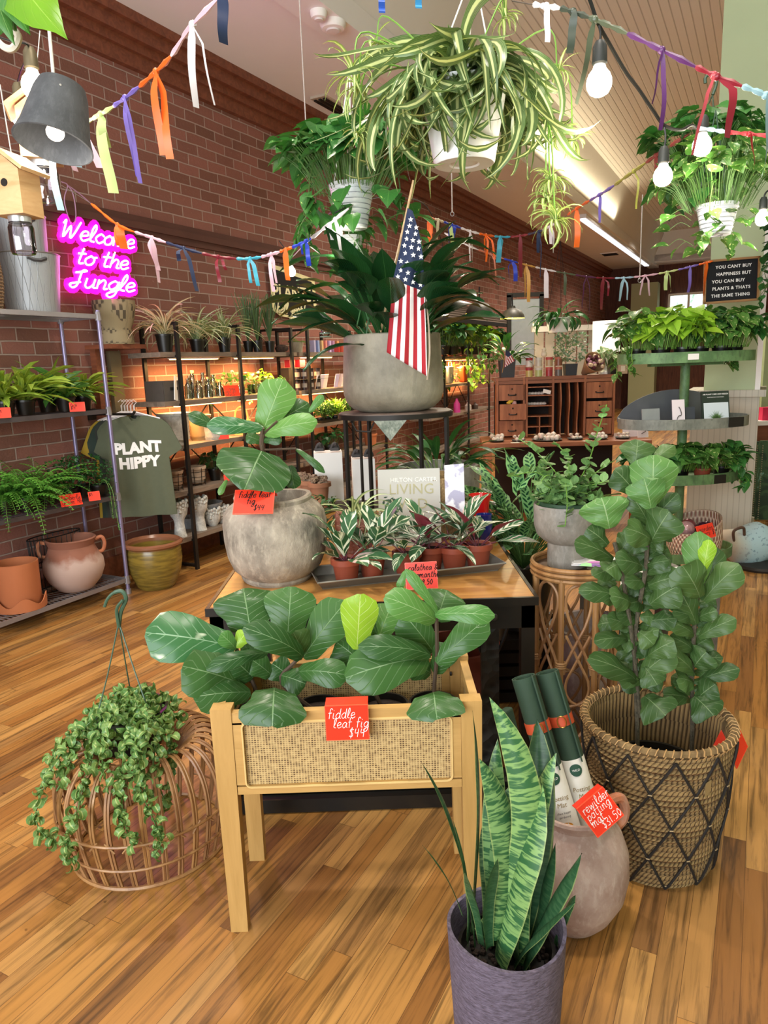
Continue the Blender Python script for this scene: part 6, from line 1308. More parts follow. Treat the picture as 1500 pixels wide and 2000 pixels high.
cen=sum(a,Vector())/len(a); m=poly(a[::-1],.0,0); m.build('border',plain('e4dca8',.8),pn,smooth=False); b_=[cen+(p-cen)*.86 for p in a]; m=poly(b_[::-1],.003,0); m.build('felt',plain('191714',.9),pn,smooth=False)
W_=max(p.x for p in a)-min(p.x for p in a); o=printed('PLANTS',W_*.235,plain('e9e2b4',.7),pn,Matrix.Translation((cen.x-W_*.0,cen.y+W_*.08,.005)),'lettering',off=.004); 
ss=write(['hell yeah!'],W_*.075,W_*.010,cen.x-W_*.36,cen.y-W_*.16,0,Matrix.Translation((0,0,.006)),slant=.3); ss.build('script_lettering',plain('e9e2b4',.7),pn)
# ---------------- ribbon garlands ------------------------------------------------------------------------------
def satin(h):
    k=('sat',h)
    if k not in _mc: t=NT('satin_'+h); nz=t.noise(14,2,t.coord('Object',(1,1,.3))); c=hexc(h); col=t.mix(nz,tuple(x*.75 for x in c),tuple(min(1,x*1.15) for x in c)); _mc[k]=t.done(col,.4)
    return _mc[k]
def garland(label,pts,segs,wrap=.007):
    """pts: (px,py,depth) along the string; segs: (colour, x position of the knot px, [(dx,len,width px, lean)...], colour of tails)"""
    q=spline([P(*p) for p in pts],10); o=q[len(q)//2].copy(); t=thing('ribbon_garland',label,'garland',o)
    m=MB(); m.tube([v-o for v in q],.0016,4,False); m.build('string',plain('5b5048',.7),t)
    cum=[0]
    for i in range(1,len(q)): cum.append(cum[-1]+(q[i]-q[i-1]).length)
    def at(s):
        s=max(0,min(cum[-1],s))
        for i in range(1,len(q)):
            if cum[i]>=s: k=(s-cum[i-1])/max(1e-9,cum[i]-cum[i-1]); return q[i-1].lerp(q[i],k)
        return q[-1]
    def sx(px): # arclength where the string passes photo column px
        best=(1e9,0)
        for i in range(201):
            s=cum[-1]*i/200; p=at(s)-CAMP; k=F_PX/p.dot(_F); X=750+p.dot(_X)*k; best=min(best,(abs(X-px),s))
        return best[1]
    for colr,x0,x1,kn,tails in segs:
        m=MB(); s0,s1=sx(x0),sx(x1); k=sx(kn) if kn else (s0+s1)/2; n=14
        pp=[at(s0+(s1-s0)*i/n)-o for i in range(n+1)]; m.tube(pp,[wrap*(.62+.16*sin(i*1.3)+.08*sin(i*2.9))*(1.0 if 0<i<n else .6) for i in range(n+1)],5)
        kp=at(k); 
        if tails: m.sphere(kp-o,wrap*.95,8,6)
        sc_=(kp-CAMP).dot(_F)/F_PX
        for (dx,ln,w,lean) in tails:
            a=kp+Vector((0,0,0)); L=ln*sc_; W2=w*sc_; D=dx*sc_; ph=U_(0,6); pts_=[]
            for i in range(13):
                tt_=i/12; pts_.append(a-o+Vector((D*min(1,tt_*4)+lean*sc_*tt_,-.006-.012*sin(tt_*PI)+.006*sin(tt_*7+ph),-L*tt_)))
            tw=U_(-.7,.7)
            m.ribbon(pts_,[W2*min(1,.35+i*.3) for i in range(13)],lambda t_,tw=tw:Vector((cos(tw+t_*.7),sin(tw+t_*.7),0)))
        ob=m.build('ribbon',satin(colr),t)
    return t
OR,PK,PU,LG,LB,WH,NV,MR,RB,OL,TQ='ee6a1c','e6bccb','7a68c0','c3d68c','a9cdde','ece6ea','24304f','7c1f2e','2b46c4','56604a','3fa6c0'
garland('upper left ribbon garland rising from the concrete lamp, orange bow in the middle',[(20,282,2.5),(110,265,2.4),(170,238,2.3),(240,195,2.2),(325,120,2.1),(370,55,2.0),(430,-8,1.9),(470,-60,1.85)],
 [(LB,60,112,100,[(0,135,13,3)]),(PK,112,140,128,[(2,72,14,12)]),(LB,140,146,143,[(-6,70,13,10)]),(PK,146,165,158,[(2,80,15,28)]),(LG,165,222,196,[(-2,145,20,12),(4,60,16,2)]),(PU,222,272,245,[(-3,145,8,14),(4,158,9,12)]),(OR,272,335,305,[(-6,152,17,8),(12,160,16,2)]),(PK,335,425,376,[]),(WH,376,380,376,[(-2,148,15,-3),(14,145,4,18)]),(NV,425,445,434,[(2,92,22,-6)])],.010)
garland('long ribbon garland sagging along the brick wall past the pennant to the white pot',[(120,362,3.9),(178,398,3.8),(232,440,3.7),(300,465,3.6),(370,488,3.5),(430,502,3.5),(490,505,3.5),(545,492,3.4),(600,470,3.3),(640,440,3.2),(690,400,3.1)],
 [(OR,178,262,228,[(-3,40,8,2),(6,46,16,3)]),(PK,262,325,298,[(-6,62,11,14),(3,85,11,4)]),(NV,325,395,358,[(-8,24,8,-3),(6,82,8,14)]),(MR,395,460,425,[(-4,48,7,4),(6,26,6,8)]),(TQ,460,510,488,[(-5,46,6,4),(5,52,8,8)]),(PK,510,548,530,[(-4,70,7,4),(3,54,6,4)]),(OR,548,570,558,[(-2,58,11,3)]),(RB,570,608,597,[(2,46,9,2),(-8,24,4,0)]),(WH,608,680,655,[(-12,38,7,4),(2,60,9,6)])],.011)
garland('ribbon garland from behind the flag to the far ceiling beam, orange ribbon at its rise',[(810,420,4.6),(850,428,4.7),(880,438,4.8),(930,455,4.9),(985,463,5.0),(1035,457,4.8),(1075,442,4.5),(1130,405,4.1),(1185,372,3.6),(1230,340,3.3),(1290,298,3.0),(1345,262,2.9)],
 [(OR,815,850,838,[(-2,46,9,2),(3,30,6,0)]),('e3d6b8',850,868,856,[(0,36,7,-3)]),(RB,868,900,884,[(-4,34,10,-3),(5,26,8,-2)]),(LG,876,880,878,[(0,42,8,4)]),(WH,900,935,918,[(-3,58,4,2),(3,60,5,0)]),(OR,935,965,950,[(-4,38,4,2),(4,50,4,-4),(9,46,4,8)]),(TQ,965,998,979,[(-1,48,10,-3),(4,28,8,-3)]),(MR,998,1030,1016,[(-1,78,8,2)]),(NV,1030,1060,1052,[(-2,40,8,0),(3,86,2,0)]),(WH,1060,1085,1076,[(-2,34,8,2),(3,50,5,2)]),(OR,1108,1152,1126,[(0,72,11,1)]),(PU,1152,1200,1170,[(0,52,7,0)]),('a8a84a',1200,1262,1238,[(6,70,4,0)]),('a04a44',1262,1345,1280,[(-3,52,8,2)])],.011)
garland('far ribbon garland running along the brick wall to the black letter board',[(868,455,5.3),(915,480,5.3),(960,497,5.4),(1000,510,5.4),(1060,525,5.5),(1130,538,5.5),(1180,543,5.5),(1240,541,5.4),(1310,530,5.2),(1392,510,4.98)],
 [(WH,868,935,0,[]),('c77a62',935,985,958,[(-3,50,3,0),(6,46,3,4)]),(RB,985,1012,1000,[(-8,38,3,2),(4,38,8,3)]),('d9a456',1012,1045,1028,[(-4,62,6,2),(3,70,7,2)]),(WH,1045,1085,1066,[(0,54,9,2)]),(OL,1085,1125,1102,[(0,42,6,1)]),('5a2a50',1125,1165,1145,[(-6,60,3,-2),(4,70,3,3)]),(MR,1165,1202,1177,[(-3,60,8,0),(8,34,4,2)]),(LB,1202,1238,1218,[(-3,44,7,-5),(4,42,4,4)]),(PK,1238,1285,1260,[(-6,36,4,-3),(4,38,4,5)]),(LG,1285,1325,1303,[(-4,34,7,2),(4,38,7,4)]),(PU,1325,1365,1347,[(0,48,6,-2)]),(OR,1365,1393,1381,[(-2,62,9,-2)])],.010)
garland('upper right near ribbon garland, dark green then purple then red then light blue',[(1000,2,1.95),(1060,12,1.93),(1100,18,1.92),(1160,38,1.9),(1230,68,1.9),(1300,102,1.88),(1400,150,1.86),(1480,180,1.84),(1560,215,1.84)],
 [(WH,1040,1095,1066,[(-2,66,11,3)]),('3d463a',1095,1150,1120,[(0,76,15,-8)]),(OL,1150,1226,1160,[(-3,150,14,-30)]),('54245e',1226,1358,1292,[(-4,98,5,-14),(2,145,9,0)]),('8c1a2c',1358,1450,1400,[(26,112,17,0)]),('b0444c',1392,1396,1394,[(-10,145,7,-28)]),('8fb4bc',1450,1520,1496,[(4,150,18,-4)])],.010)
garland('short near ribbon strand in front of the right hanging pothos, light blue and red',[(1340,252,2.35),(1378,252,2.35),(1420,258,2.3),(1465,262,2.25),(1530,268,2.2)],[(LB,1362,1420,0,[]),('a01c28',1420,1520,1463,[(0,66,8,10)])],.009)
for x,y,h,cc_,nm in ((745,-10,30,'2b55b0','blue'),(817,-14,26,'3f8fc0','sky blue')):
    p=P(x,y,2.2); m=MB(); m.ribbon([p-p+Vector((0,.004*sin(i),-.0015*i*h/12)) for i in range(13)],.018,Vector((1,.2,0))); tag(m.build('ribbon_tail',satin(cc_),None,p),nm+' ribbon end hanging in at the top edge','ribbon')
# ---------------- string lights ---------------------------------------------------------------------------------------
M_CABLE=plain('1c1d1c',.5,0,.1); M_SOCK=plain('2c2f2d',.5,0,.1); BULB=glow('fff1d6',13)
def bulb_at(t,base,top,r,col=None,power=6,sock=M_SOCK):
    """base = socket top (world), bulb hangs straight down; r bulb radius"""
    o=t.location; b=Vector(base)-o
    m=MB(); m.lathe([(.001,0),(r*.35,0),(r*.55,-r*.4),(r*.6,-r*1.6),(r*.5,-r*1.7),(.001,-r*1.7)],n=14); so=m.build('socket',sock,t,b)
    m=MB(); m.lathe([(r*.44,-r*1.7),(r*.52,-r*2.0),(r*.84,-r*2.4),(r*.97,-r*2.75),(r,-r*3.05),(r*.95,-r*3.4),(r*.74,-r*3.78),(r*.4,-r*3.98),(.001,-r*4.03)],n=20); m.build('bulb',col or BULB,so)
    m=MB(); m.lathe([(r*.45,-r*1.65),(r*.5,-r*2.15)],n=16); m.build('neck',plain('d9d7d0',.4),so)
    if power: lamp('bulb_light','POINT',Vector(base)+Vector((0,0,-r*7)),power*.8,(1,.9,.74),.03)
sl=thing('string_lights','black string light cable with glowing bulbs crossing the upper right','string lights',P(1168,45,1.95))
def cable(t,pts,rad=.0042): m=MB(); q=spline([P(*p) for p in pts],8); m.tube([v-t.location for v in q],rad,6); m.build('cable',M_CABLE,t)
cable(sl,[(1128,-60,1.9),(1152,0,1.93),(1168,45,1.95),(1190,85,2.0),(1222,140,2.08),(1248,175,2.15),(1275,215,2.2),(1298,245,2.25),(1330,254,2.35),(1352,245,2.5),(1372,262,2.6)],.0048)
for a,b,r in (((1170,50,1.95),(1172,82,1.95),.031),((1298,248,2.25),(1298,288,2.25),.0295),((1372,255,2.6),(1373,240,2.6),.0315)):
    if r!=.0315: cable(sl,[a,((a[0]+b[0])/2+2,(a[1]+b[1])/2,a[2]),b],.003)
bulb_at(sl,P(1172,80,1.95),None,.031); bulb_at(sl,P(1297,286,2.25),None,.027); bulb_at(sl,P(1374,225,2.55),None,.031)
sl2=thing('string_lights','near string light cable with two glowing bulbs behind the concrete lamp, far left','string lights',P(55,90,2.2))
cable(sl2,[(-40,60,2.2),(20,80,2.25),(57,92,2.3),(40,140,2.6),(30,175,2.75),(28,180,2.75)],.003); M_BRASS=plain('6b6048',.5,.4,.1)
bulb_at(sl2,P(57,92,2.3),None,.034,sock=M_BRASS); bulb_at(sl2,P(34,162,2.6),None,.033,sock=M_BRASS)
sl3=thing('string_lights','string light cable with small glowing bulbs between the brick wall and the flag','string lights',P(655,430,3.4))
cable(sl3,[(545,470,4.3),(563,495,4.3),(567,505,4.3),(600,470,3.9),(640,420,3.5),(655,415,3.4),(700,395,3.5),(760,385,4.),(830,400,4.8),(862,470,5.0),(862,490,5.0)],.003)
bulb_at(sl3,P(656,418,3.4),None,.026); bulb_at(sl3,P(567,503,4.3),None,.026,power=4); bulb_at(sl3,P(862,500,5.0),None,.024,power=4)
sl4=thing('string_lights','string light bulb at the right picture edge beside the green column','string lights',P(1490,385,2.7)); cable(sl4,[(1520,360,2.7),(1497,375,2.7),(1492,388,2.7)],.003); bulb_at(sl4,P(1492,385,2.7),None,.024,power=3)
# ---------------- concrete pendant lamp, birdhouses, cords ------------------------------------------------------------
def rope(t,a,b,rad=.003,mat=None,nm='cord'): m=MB(); m.tube([Vector(a)-t.location,Vector(b)-t.location],rad,6); return m.build(nm,mat or plain('d5cfc6',.7,0,.2,80),t)
LA=P(113,225,1.95); la=thing('pendant_lamp','dark concrete cone pendant lamp hanging at upper left','pendant lamp',LA)
m=MB(); h=.125; m.lathe([(.001,h*.62),(.04,h*.62),(.056,h*.58),(.064,h*.4),(.082,-h*.35),(.094,-h*.62),(.090,-h*.63),(.078,-h*.33),(.056,h*.4),(.001,h*.5)],n=44)
cm=m.build('shade',m_stone('dark_concrete','3c3e41','4a4c4f','585a5d',12,.15,.8),la,(0,0,0),(R(-15),R(9),0))
m=MB(); m.sphere((0,0,-.045),.022,14,8,.9); m.build('bulb',glow('fff0dc',3),la,rot=(R(-15),R(9),0)); lamp('pendant_light','POINT',LA+Vector((.01,-.01,-.16)),1.5,(1,.92,.8),.02)
top=LA+Vector((0,0,.077)); rope(la,top,P(88,-30,1.95),.0042); rope(la,top+Vector((-.0,-.0,0)),LA+Vector((-.07,-.02,-.01)),.0022); rope(la,top,LA+Vector((.035,-.05,.05)),.0022)
def birdhouse(label,loc,rz,s,hang,label2,grp=None):
    t=thing('birdhouse',label,'birdhouse',loc,rz); M_PW=m_wood('raw_pine','b98f5c','d6b384',(3,3,18),.6)
    w,d,h=.058*s,.055*s,.07*s; m=MB(); v=[m.vert(p) for p in ((-w/2,-d/2,0),(w/2,-d/2,0),(w/2,-d/2,h),(0,-d/2,h+w*.42),(-w/2,-d/2,h),(-w/2,d/2,0),(w/2,d/2,0),(w/2,d/2,h),(0,d/2,h+w*.42),(-w/2,d/2,h))]
    for f in ((0,1,2,3,4),(9,8,7,6,5),(0,5,6,1),(1,6,7,2),(0,4,9,5),(2,7,8,3),(4,3,8,9)): m.face(*[v[i] for i in f])
    m.build('box',M_PW,t,smooth=False)
    for sg in (-1,1): m=MB(); m.box((sg*w*.36,0,h+w*.26),(w*.95,d*1.35,.006*s),M=Matrix.Rotation(sg*R(38),4,'Y')); m.build('roof_board',M_PW,t,smooth=False)
    m=MB(); m.tube([(0,-d/2-.001,h*.72),(0,-d/2+.0005,h*.72)],.0065*s,14); m.build('entrance_hole',plain('1a120a',.9),t,smooth=False)
    j=MB(); r=.021*s; s=s*.8; j.lathe([(.001,-.078*s),(r*.9,-.077*s),(r,-.07*s),(r,-.022*s),(r*.86,-.014*s),(r*.86,-.002*s)],n=22); g=j.build('mason_jar',glass('e6dfe6'),t); j=MB(); j.lathe([(r*.9,-.012*s),(r*.9,0),(.001,0)],n=22); j.build('jar_lid',plain('b9bdc0',.3,.7),g); j=MB(); j.lathe([(r*.75,-.012*s),(r*.92,-.016*s)],n=22); j.build('jar_thread',M_GALV,g)
    m=MB(); a=Vector((0,0,h+w*.45)); R_=Matrix.Rotation(-rz,3,'Z'); m.tube([a,a+Vector((0,0,.012)),R_@(Vector(hang)-Vector(loc))],.0016,5); m.build('cord',plain('cfc8c2',.7),t); return t
b0=P(38,424,2.15); birdhouse('wooden birdhouse on a mason jar, hanging at the far left edge',b0,R(-12),1.62,P(0,165,2.15),'')
b1=P(84,316,2.45); birdhouse('wooden birdhouse on a mason jar, half hidden behind the concrete pendant lamp',b1,R(20),2.0,P(78,60,2.45),'')
# looped lilac cord on the brick and a thin wall string
t=thing('cord_loop','thin lilac cord loop hanging on the brick wall over the neon sign','cord',PV(135,370,-4.2)); m=MB(); m.tube(spline([PV(a,b,-4.2)-t.location for a,b in ((120,355),(132,362),(126,385),(128,405),(140,440),(148,425),(146,395),(140,372),(132,362),(155,378),(178,398))],5),.004,5); m.build('cord',plain('b58aa6',.6),t)
for (px,y0,y1,dep,lb) in ((588,65,300,5.2,'thin cord with ring hanging from the ceiling before the brick wall'),(882,338,415,5.2,'thin cord hanging from the ceiling to the far garland'),(1255,380,545,5.5,'thin cord hanging from the ceiling near the green duct')):
    a=P(px,y0,dep); b=P(px+ (10 if px<600 else 0),y1,dep)
    if px<600: a.z=4.0
    b.x=a.x;b.y=a.y; t=thing('ceiling_string',lb,'string',b); rope(t,a,b,.004); m=MB(); m.tube([(.012*cos(k*PI/6),0,-.01+.014*sin(k*PI/6)) for k in range(12)],.003,5,closed=True); m.build('ring',M_CHROME,t)
# ---------------- hanging plants ------------------------------------------------------------------------------------
def hanging(label,px,py,y,r0,r1,h,mat,fol,mats,wires=(),lip=.004,rings=0,name='hanging_plant',wmat=None,toppt=None,wr_=.0022,ringm=None):
    c=P(px,py,y); t=thing(name,label,'hanging plant',c)
    m=MB(); m.lathe([(.001,.0),(r0*.45,.004),(r0*.5,0),(r0*.96,0),(r0,.004),(r0+(r1-r0)*.22,h*.22),(r0+(r1-r0)*.24,h*.24),(r1,h-.016),(r1+lip,h-.014),(r1+lip,h),(r1-.006,h),(r1-.008,h*.85)],n=40); m.build('pot',mat,t)
    m=MB(); m.disc((0,0,h*.87),r1-.007,24); m.build('soil',M_SOIL,t)
    if rings:
        m=MB()
        for k in range(rings): z=h*(k+.6)/rings; rr=r0+(r1-r0)*z/h+.0012; m.tube([(rr*cos(2*PI*j/32),rr*sin(2*PI*j/32),z) for j in range(32)],.0022,4,closed=True)
        m.build('grooves',ringm or plain('8f959c',.6),t)
    fol.build('foliage',mats,t,(0,0,h*.87))
    if toppt:
        tp=Vector(toppt)-c; m=MB()
        for k in range(3): a=2*PI*k/3+.5; m.tube([(r1*cos(a),r1*sin(a),h),tp],wr_,6)
        m.build('hanger',wmat or M_WHITE,t)
    return t
# big spider plant
m=MB(); cS=P(907,322,2.08)
for i in range(225):
    az=U_(0,2*PI); el=U_(.15,1.45); l=U_(.24,.43); rr=U_(0,.05)
    m.leaf((rr*cos(az),rr*sin(az),.01),az,el,l,.031*U_(.7,1.15),STRAP,16,U_(2.6,5.2)*(1 if el>.5 else .8),.18,0,U_(-.4,.4),U_(-1,1),yaw=U_(-2.2,2.2),cols=3)
def baby(m,p,n,L):
    b0=len(m.v); f_spider(n,L*.9,.009,2.2,m,(-.6,1.4),6,jit=.006)
    for i in range(b0,len(m.v)): m.v[i]=tuple(Vector(m.v[i])+Vector(p))
m.cur=1; hS=.155*.87
for px_,py_,n_,L_ in ((700,195,26,.14),(702,290,20,.09),(735,110,14,.12),(1090,165,18,.09),(1098,290,26,.10),(1075,375,26,.10),(1068,415,30,.11),(1085,455,34,.11),(1120,300,20,.08),(985,60,20,.1),(690,170,14,.16)):
    pp_=P(px_,py_,2.08+U_(-.08,.08))-cS-Vector((0,0,hS)); baby(m,pp_,n_,L_); m.cur=2; a_=Vector((0,0,.02)); mid=(a_+pp_)/2+Vector((pp_.x*.35,0,.12)); m.tube(spline([a_,mid,pp_],6),.0022,4); m.cur=1
hanging('huge variegated spider plant in a white hanging pot at the top centre',907,322,2.08,.082,.112,.19,plain('e9eae8',.45,0,.02,6),m,[L_SPID,L_BABY,L_GSTEM],toppt=P(925,-60,2.08),lip=.005)
# pothos hanging left of the flag
m=f_pothos(210,.31,.31,.11,None,.5,6,.33,HEART,0,.12); hanging('dark green pothos in a white ribbed hanging pot left of the flag',690,447,3.5,.065,.1,.19,plain('dfe3e6',.4,0,.02,6),m,[L_POTH,L_STEM],rings=9,toppt=P(683,130,3.5),wr_=.0035)
m=f_pothos(26,.11,.1,.07,None,.5,3,.2); hanging('small pothos in a white ribbed cone pot just below the larger ribbed pot',685,517,3.8,.043,.064,.135,plain('e4e8ea',.4,0,.02,6),m,[L_POTH,L_STEM],rings=7,toppt=P(690,200,3.8))
m=MB(); 
# right hanging pothos (two pots)
m=f_pothos(230,.2,.26,.062,None,.5,3,.17,HEART,0,.12); hanging('trailing variegated pothos in a pale ribbed hanging pot beside the green column',1398,460,2.75,.05,.068,.105,plain('c9cdd3',.4,0,.03,6),m,[L_POTH2,L_STEM],rings=7,toppt=P(1398,215,2.75),wmat=plain('2f4a36',.5))
m=f_pothos(150,.21,.2,.08,None,.5,2,.2,HEART,0,.2); t=hanging('broad-leaved pothos in a dark green hanging pot above the pale ribbed pot',1375,365,2.95,.055,.08,.1,plain('2c4a30',.5,0,.1),m,[L_POTH,L_STEM],toppt=P(1392,185,2.95),wmat=plain('2f4a36',.5))
m=MB(); tp=P(1392,185,2.95)-t.location; m.tube(spline([tp,tp+Vector((.01,0,.03)),tp+Vector((.012,0,.06)),tp+Vector((-.006,0,.075)),tp+Vector((-.03,0,.06)),tp+Vector((-.03,0,.04))],5),.006,6); m.build('hook',plain('2f4a36',.5),t)
# leaf and pot entering at the very top left
tl=thing('hanging_plant','broad bright heart leaves of a hanging plant entering at the top left corner','hanging plant',P(-20,40,1.7)); m=MB(); o=tl.location
for B,T,w,mi in (((40,-40,1.7),(133,78,1.62),112,1),((30,-30,1.75),(118,20,1.72),70,1),((20,-20,1.7),(60,70,1.66),60,0),((-10,-30,1.7),(30,90,1.68),50,0),((50,-20,1.72),(-10,80,1.7),60,0)):
    B_,T_=P(*B),P(*T); m.cur=mi; leafbt_w(m,B_,T_,px2m(w,(B_+T_)/2),HEART,.1,.05,o,cup=.3)
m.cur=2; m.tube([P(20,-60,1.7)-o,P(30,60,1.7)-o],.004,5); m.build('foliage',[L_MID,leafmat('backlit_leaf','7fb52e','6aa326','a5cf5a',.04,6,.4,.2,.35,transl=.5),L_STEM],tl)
m=MB(); m.tube(spline([P(a,b,1.75)-o for a,b in ((-10,75),(8,92),(25,95),(36,75),(30,60))],4),.008,6); m.build('macrame_loop',plain('cdc4b2',.8,0,.2,80),tl)
# far hanging plant above the desk
m=f_tall(46,.24,.05,1.3,1.9,None,LANCE,.3,.05,.03); hanging('drooping long-leaved plant hanging over the wooden desk hutch',1090,650,7.2,.09,.12,.14,M_WHITE,m,[L_DARK,L_STEM],toppt=P(1095,470,7.2),wmat=M_IRON)
# dome lamps over the far wall shelving
def dome(label,px,py,y,r,inner,outer,top):
    c=P(px,py,y); t=thing('dome_lamp',label,'pendant lamp',c); m=MB(); m.lathe([(.001,r*1.0),(r*.2,r*1.0),(r*.26,r*.82),(r*.7,r*.6),(r*.93,r*.25),(r,0)],n=32); m.build('shade',outer,t); m=MB(); m.lathe([(.001,r*.75),(r*.28,r*.72),(r*.66,r*.55),(r*.9,r*.24),(r*.97,.003),(r,0)],n=32); m.build('inside',inner,t)
    m=MB(); m.sphere((0,0,r*.25),r*.2,12,8); m.build('bulb',glow('ffe9b0',5),t); lamp('dome_light','POINT',c+Vector((0,0,-.02)),14,(1,.84,.5),.04); m=MB(); m.tube([(0,0,r*.75),Vector(top)-c],.008,6); m.build('stem',M_IRON,t)
YI=plain('d8b83a',.5,0,.05); OU=m_stone('aged_bronze','2a2822','3a372c','4a4638',10,.1,.5)
dome('dark dome pendant lamp with yellow inside, left of two over the far shelves',936,612,7.3,.135,YI,OU,P(936,560,7.3)); dome('dark dome pendant lamp with yellow inside, right of two over the far shelves',1001,622,7.6,.125,YI,OU,P(1000,575,7.6))
c=P(635,640,4.6); t=thing('dome_lamp','pale green enamel wall lamp behind the peace lily leaves','pendant lamp',c); m=MB(); m.lathe([(.001,.06),(.03,.055),(.07,.035),(.1,0)],n=28); m.build('shade',plain('d6e2c8',.3),t); m=MB(); m.sphere((0,0,-.03),.03,12,8); m.build('bulb',M_GL,t); m=MB(); [m.tube([(.034*cos(2*PI*k/16),.034*sin(2*PI*k/16),z) for k in range(16)],.003,4,closed=True) for z in (-.01,-.035,-.055)]; m.tube([(0,0,.06),(0,0,.1),(.05,.25,.12)],.008,5); m.build('cage',plain('8fb0a0',.4),t)
# ---------------- wooden roll desk with hutch ---------------------------------------------------------------------
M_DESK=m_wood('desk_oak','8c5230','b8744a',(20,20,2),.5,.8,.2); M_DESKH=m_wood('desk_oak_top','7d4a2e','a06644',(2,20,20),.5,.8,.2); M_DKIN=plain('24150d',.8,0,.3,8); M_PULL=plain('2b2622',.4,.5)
DX0,DX1=1.13,2.27; DY=7.1; DC=(DX0+DX1)/2; DR=R(-6)
dk=thing('desk','antique wooden desk with drawer hutch and pigeonholes at the far centre','desk',(DC,DY,0),DR)
W=DX1-DX0; m=MB(); m.box((.03,-.32,.755),(W+.35,.72,.035)); m.build('desk_top',M_DESKH,dk,smooth=False)
for s in (-1,1): m=MB(); m.box((s*(W/2+.1),-.58,.37),(.08,.08,.74)); m.build('leg',M_DESK,dk,smooth=False)
m=MB(); m.box((0,-.02,.37),(W,.04,.74)); m.build('shade_panel',M_DKIN,dk,smooth=False)  # dark sheet standing in for the shade in the open space under the desk
H0,H1=.775,1.345
m=MB(); m.box((0,.02,H1-.012),(W+.03,.3,.03)); m.box((0,-.0,H1-.045),(W,.26,.03)); m.build('hutch_top',M_DESKH,dk,smooth=False)
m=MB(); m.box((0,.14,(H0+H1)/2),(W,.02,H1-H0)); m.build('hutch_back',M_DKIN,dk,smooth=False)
cols_=(-W/2+.02,-W/2+.30,-.02,.28,W/2-.02)
for x in cols_+( -W/2+.275+.0,): m=MB(); m.box((x,0,(H0+H1)/2),(.02,.27,H1-H0)); m.build('upright',M_DESK,dk,smooth=False)
for x0,x1,zs in ((cols_[0],cols_[1],(.785,.95,1.13)),(cols_[3],cols_[4],(.785,.95,1.13))):
    for k,z in enumerate(zs):
        pull=.10 if (x0==cols_[0] and k==1) else .0; m=MB(); w=x1-x0-.03; m.box(((x0+x1)/2,-.125-pull,z+.075),(w,.02,.15)); m.box(((x0+x1)/2,-.03-pull,z+.055),(w-.02,.18,.10)); d=m.build('drawer',M_DESK,dk,smooth=False)
        m=MB(); m.tube(spline([((x0+x1)/2-.035,-.138-pull,z+.06),((x0+x1)/2-.03,-.155-pull,z+.052),((x0+x1)/2+.03,-.155-pull,z+.052),((x0+x1)/2+.035,-.138-pull,z+.06)],4),.006,5); m.build('pull',M_PULL,d); m=MB(); m.sphere(((x0+x1)/2,-.136-pull,z+.11),.008,8,5); m.build('keyhole',M_PULL,d)
x0,x1=cols_[1],cols_[2]
for z in (.87,.97,1.07,1.17,1.25): m=MB(); m.box(((x0+x1)/2,0,z),(x1-x0,.26,.01)); m.build('pigeonhole_shelf',M_DESK,dk,smooth=False)
m=MB(); m.box(((x0+x1)/2,0,.87),(.01,.26,.19)); m.build('pigeonhole_divider',M_DESK,dk,smooth=False)
for x in (.06,.14,.22):
    m=MB(); q=[(x,-.12+.03*sin((z-H0)*14),z) for z in [H0+(H1-H0-.06)*k/14 for k in range(15)]]
    for a,b in zip(q,q[1:]): m.quad(Vector(a),Vector((x,.13,a[2])),Vector((x,.13,b[2])),Vector(b))
    o=m.build('curved_divider',M_DESK,dk,smooth=False); s_=o.modifiers.new('s','SOLIDIFY'); s_.thickness=.012
def dl(x,y,z): return Matrix.Translation((DC,DY,0))@Matrix.Rotation(DR,4,'Z')@Vector((x,y,z))
M_SLATE=plain('4b4f4a',.6,0,.2); ECOL=('dccdc0','d9b9b0','c9c2b4','e2d8cc','bfae9e')
def plate(label,x,y,r,n,what,size,names):
    c=dl(x,y,.7725); m=MB(); m.lathe([(.001,0),(r*.7,0),(r,.015),(r*.98,.018),(r*.68,.005),(.001,.005)],n=24); tag(m.build('plate',M_SLATE,None,c),label,'plate')
    proto=None
    for i in range(n):
        a=i*2.4; rr=r*.8*math.sqrt((i+.5)/n); loc=c+Vector((rr*cos(a),rr*sin(a),.008+size*.8+(.025 if i%4==0 else 0)))
        if i<5:
            m=MB(); m.sphere((0,0,0),size,8,6,.85,1.1,.9); o=m.build(what,plain(ECOL[i],.5,0,.15,30),None,loc); tag(o,names,what.replace('_',' '),names); PR.append(o)
        else:
            o=PR[-5+i%5 if False else len(PR)-5+i%5].copy(); COL.objects.link(o); o.location=loc; o.rotation_euler=(U_(0,3),U_(0,3),U_(0,3))
PR=[]
plate('dark plate at the left end of the desk with cream shells',-.58,-.5,.075,9,'shell',.024,'cream shell on the leftmost desk plate')
plate('plate of pink and grey stones, second from the left on the desk',-.38,-.52,.065,9,'polished_stone',.018,'pink or grey stone on the second desk plate')
plate('widest plate of pale round stones on the desk centre-left',-.12,-.5,.14,22,'stone_egg',.025,'pale egg-shaped stone on the widest desk plate')
plate('plate of flat pale stones on the desk centre',.14,-.48,.075,8,'flat_stone',.018,'flat pale stone on the desk centre plate')
plate('plate of rosy crystals on the desk right of centre',.34,-.5,.09,14,'rose_crystal',.02,'rosy crystal on the right-centre desk plate')
plate('plate of small mixed stones at the right end of the desk',.56,-.5,.07,9,'pebble',.017,'mixed pebble on the right end desk plate')
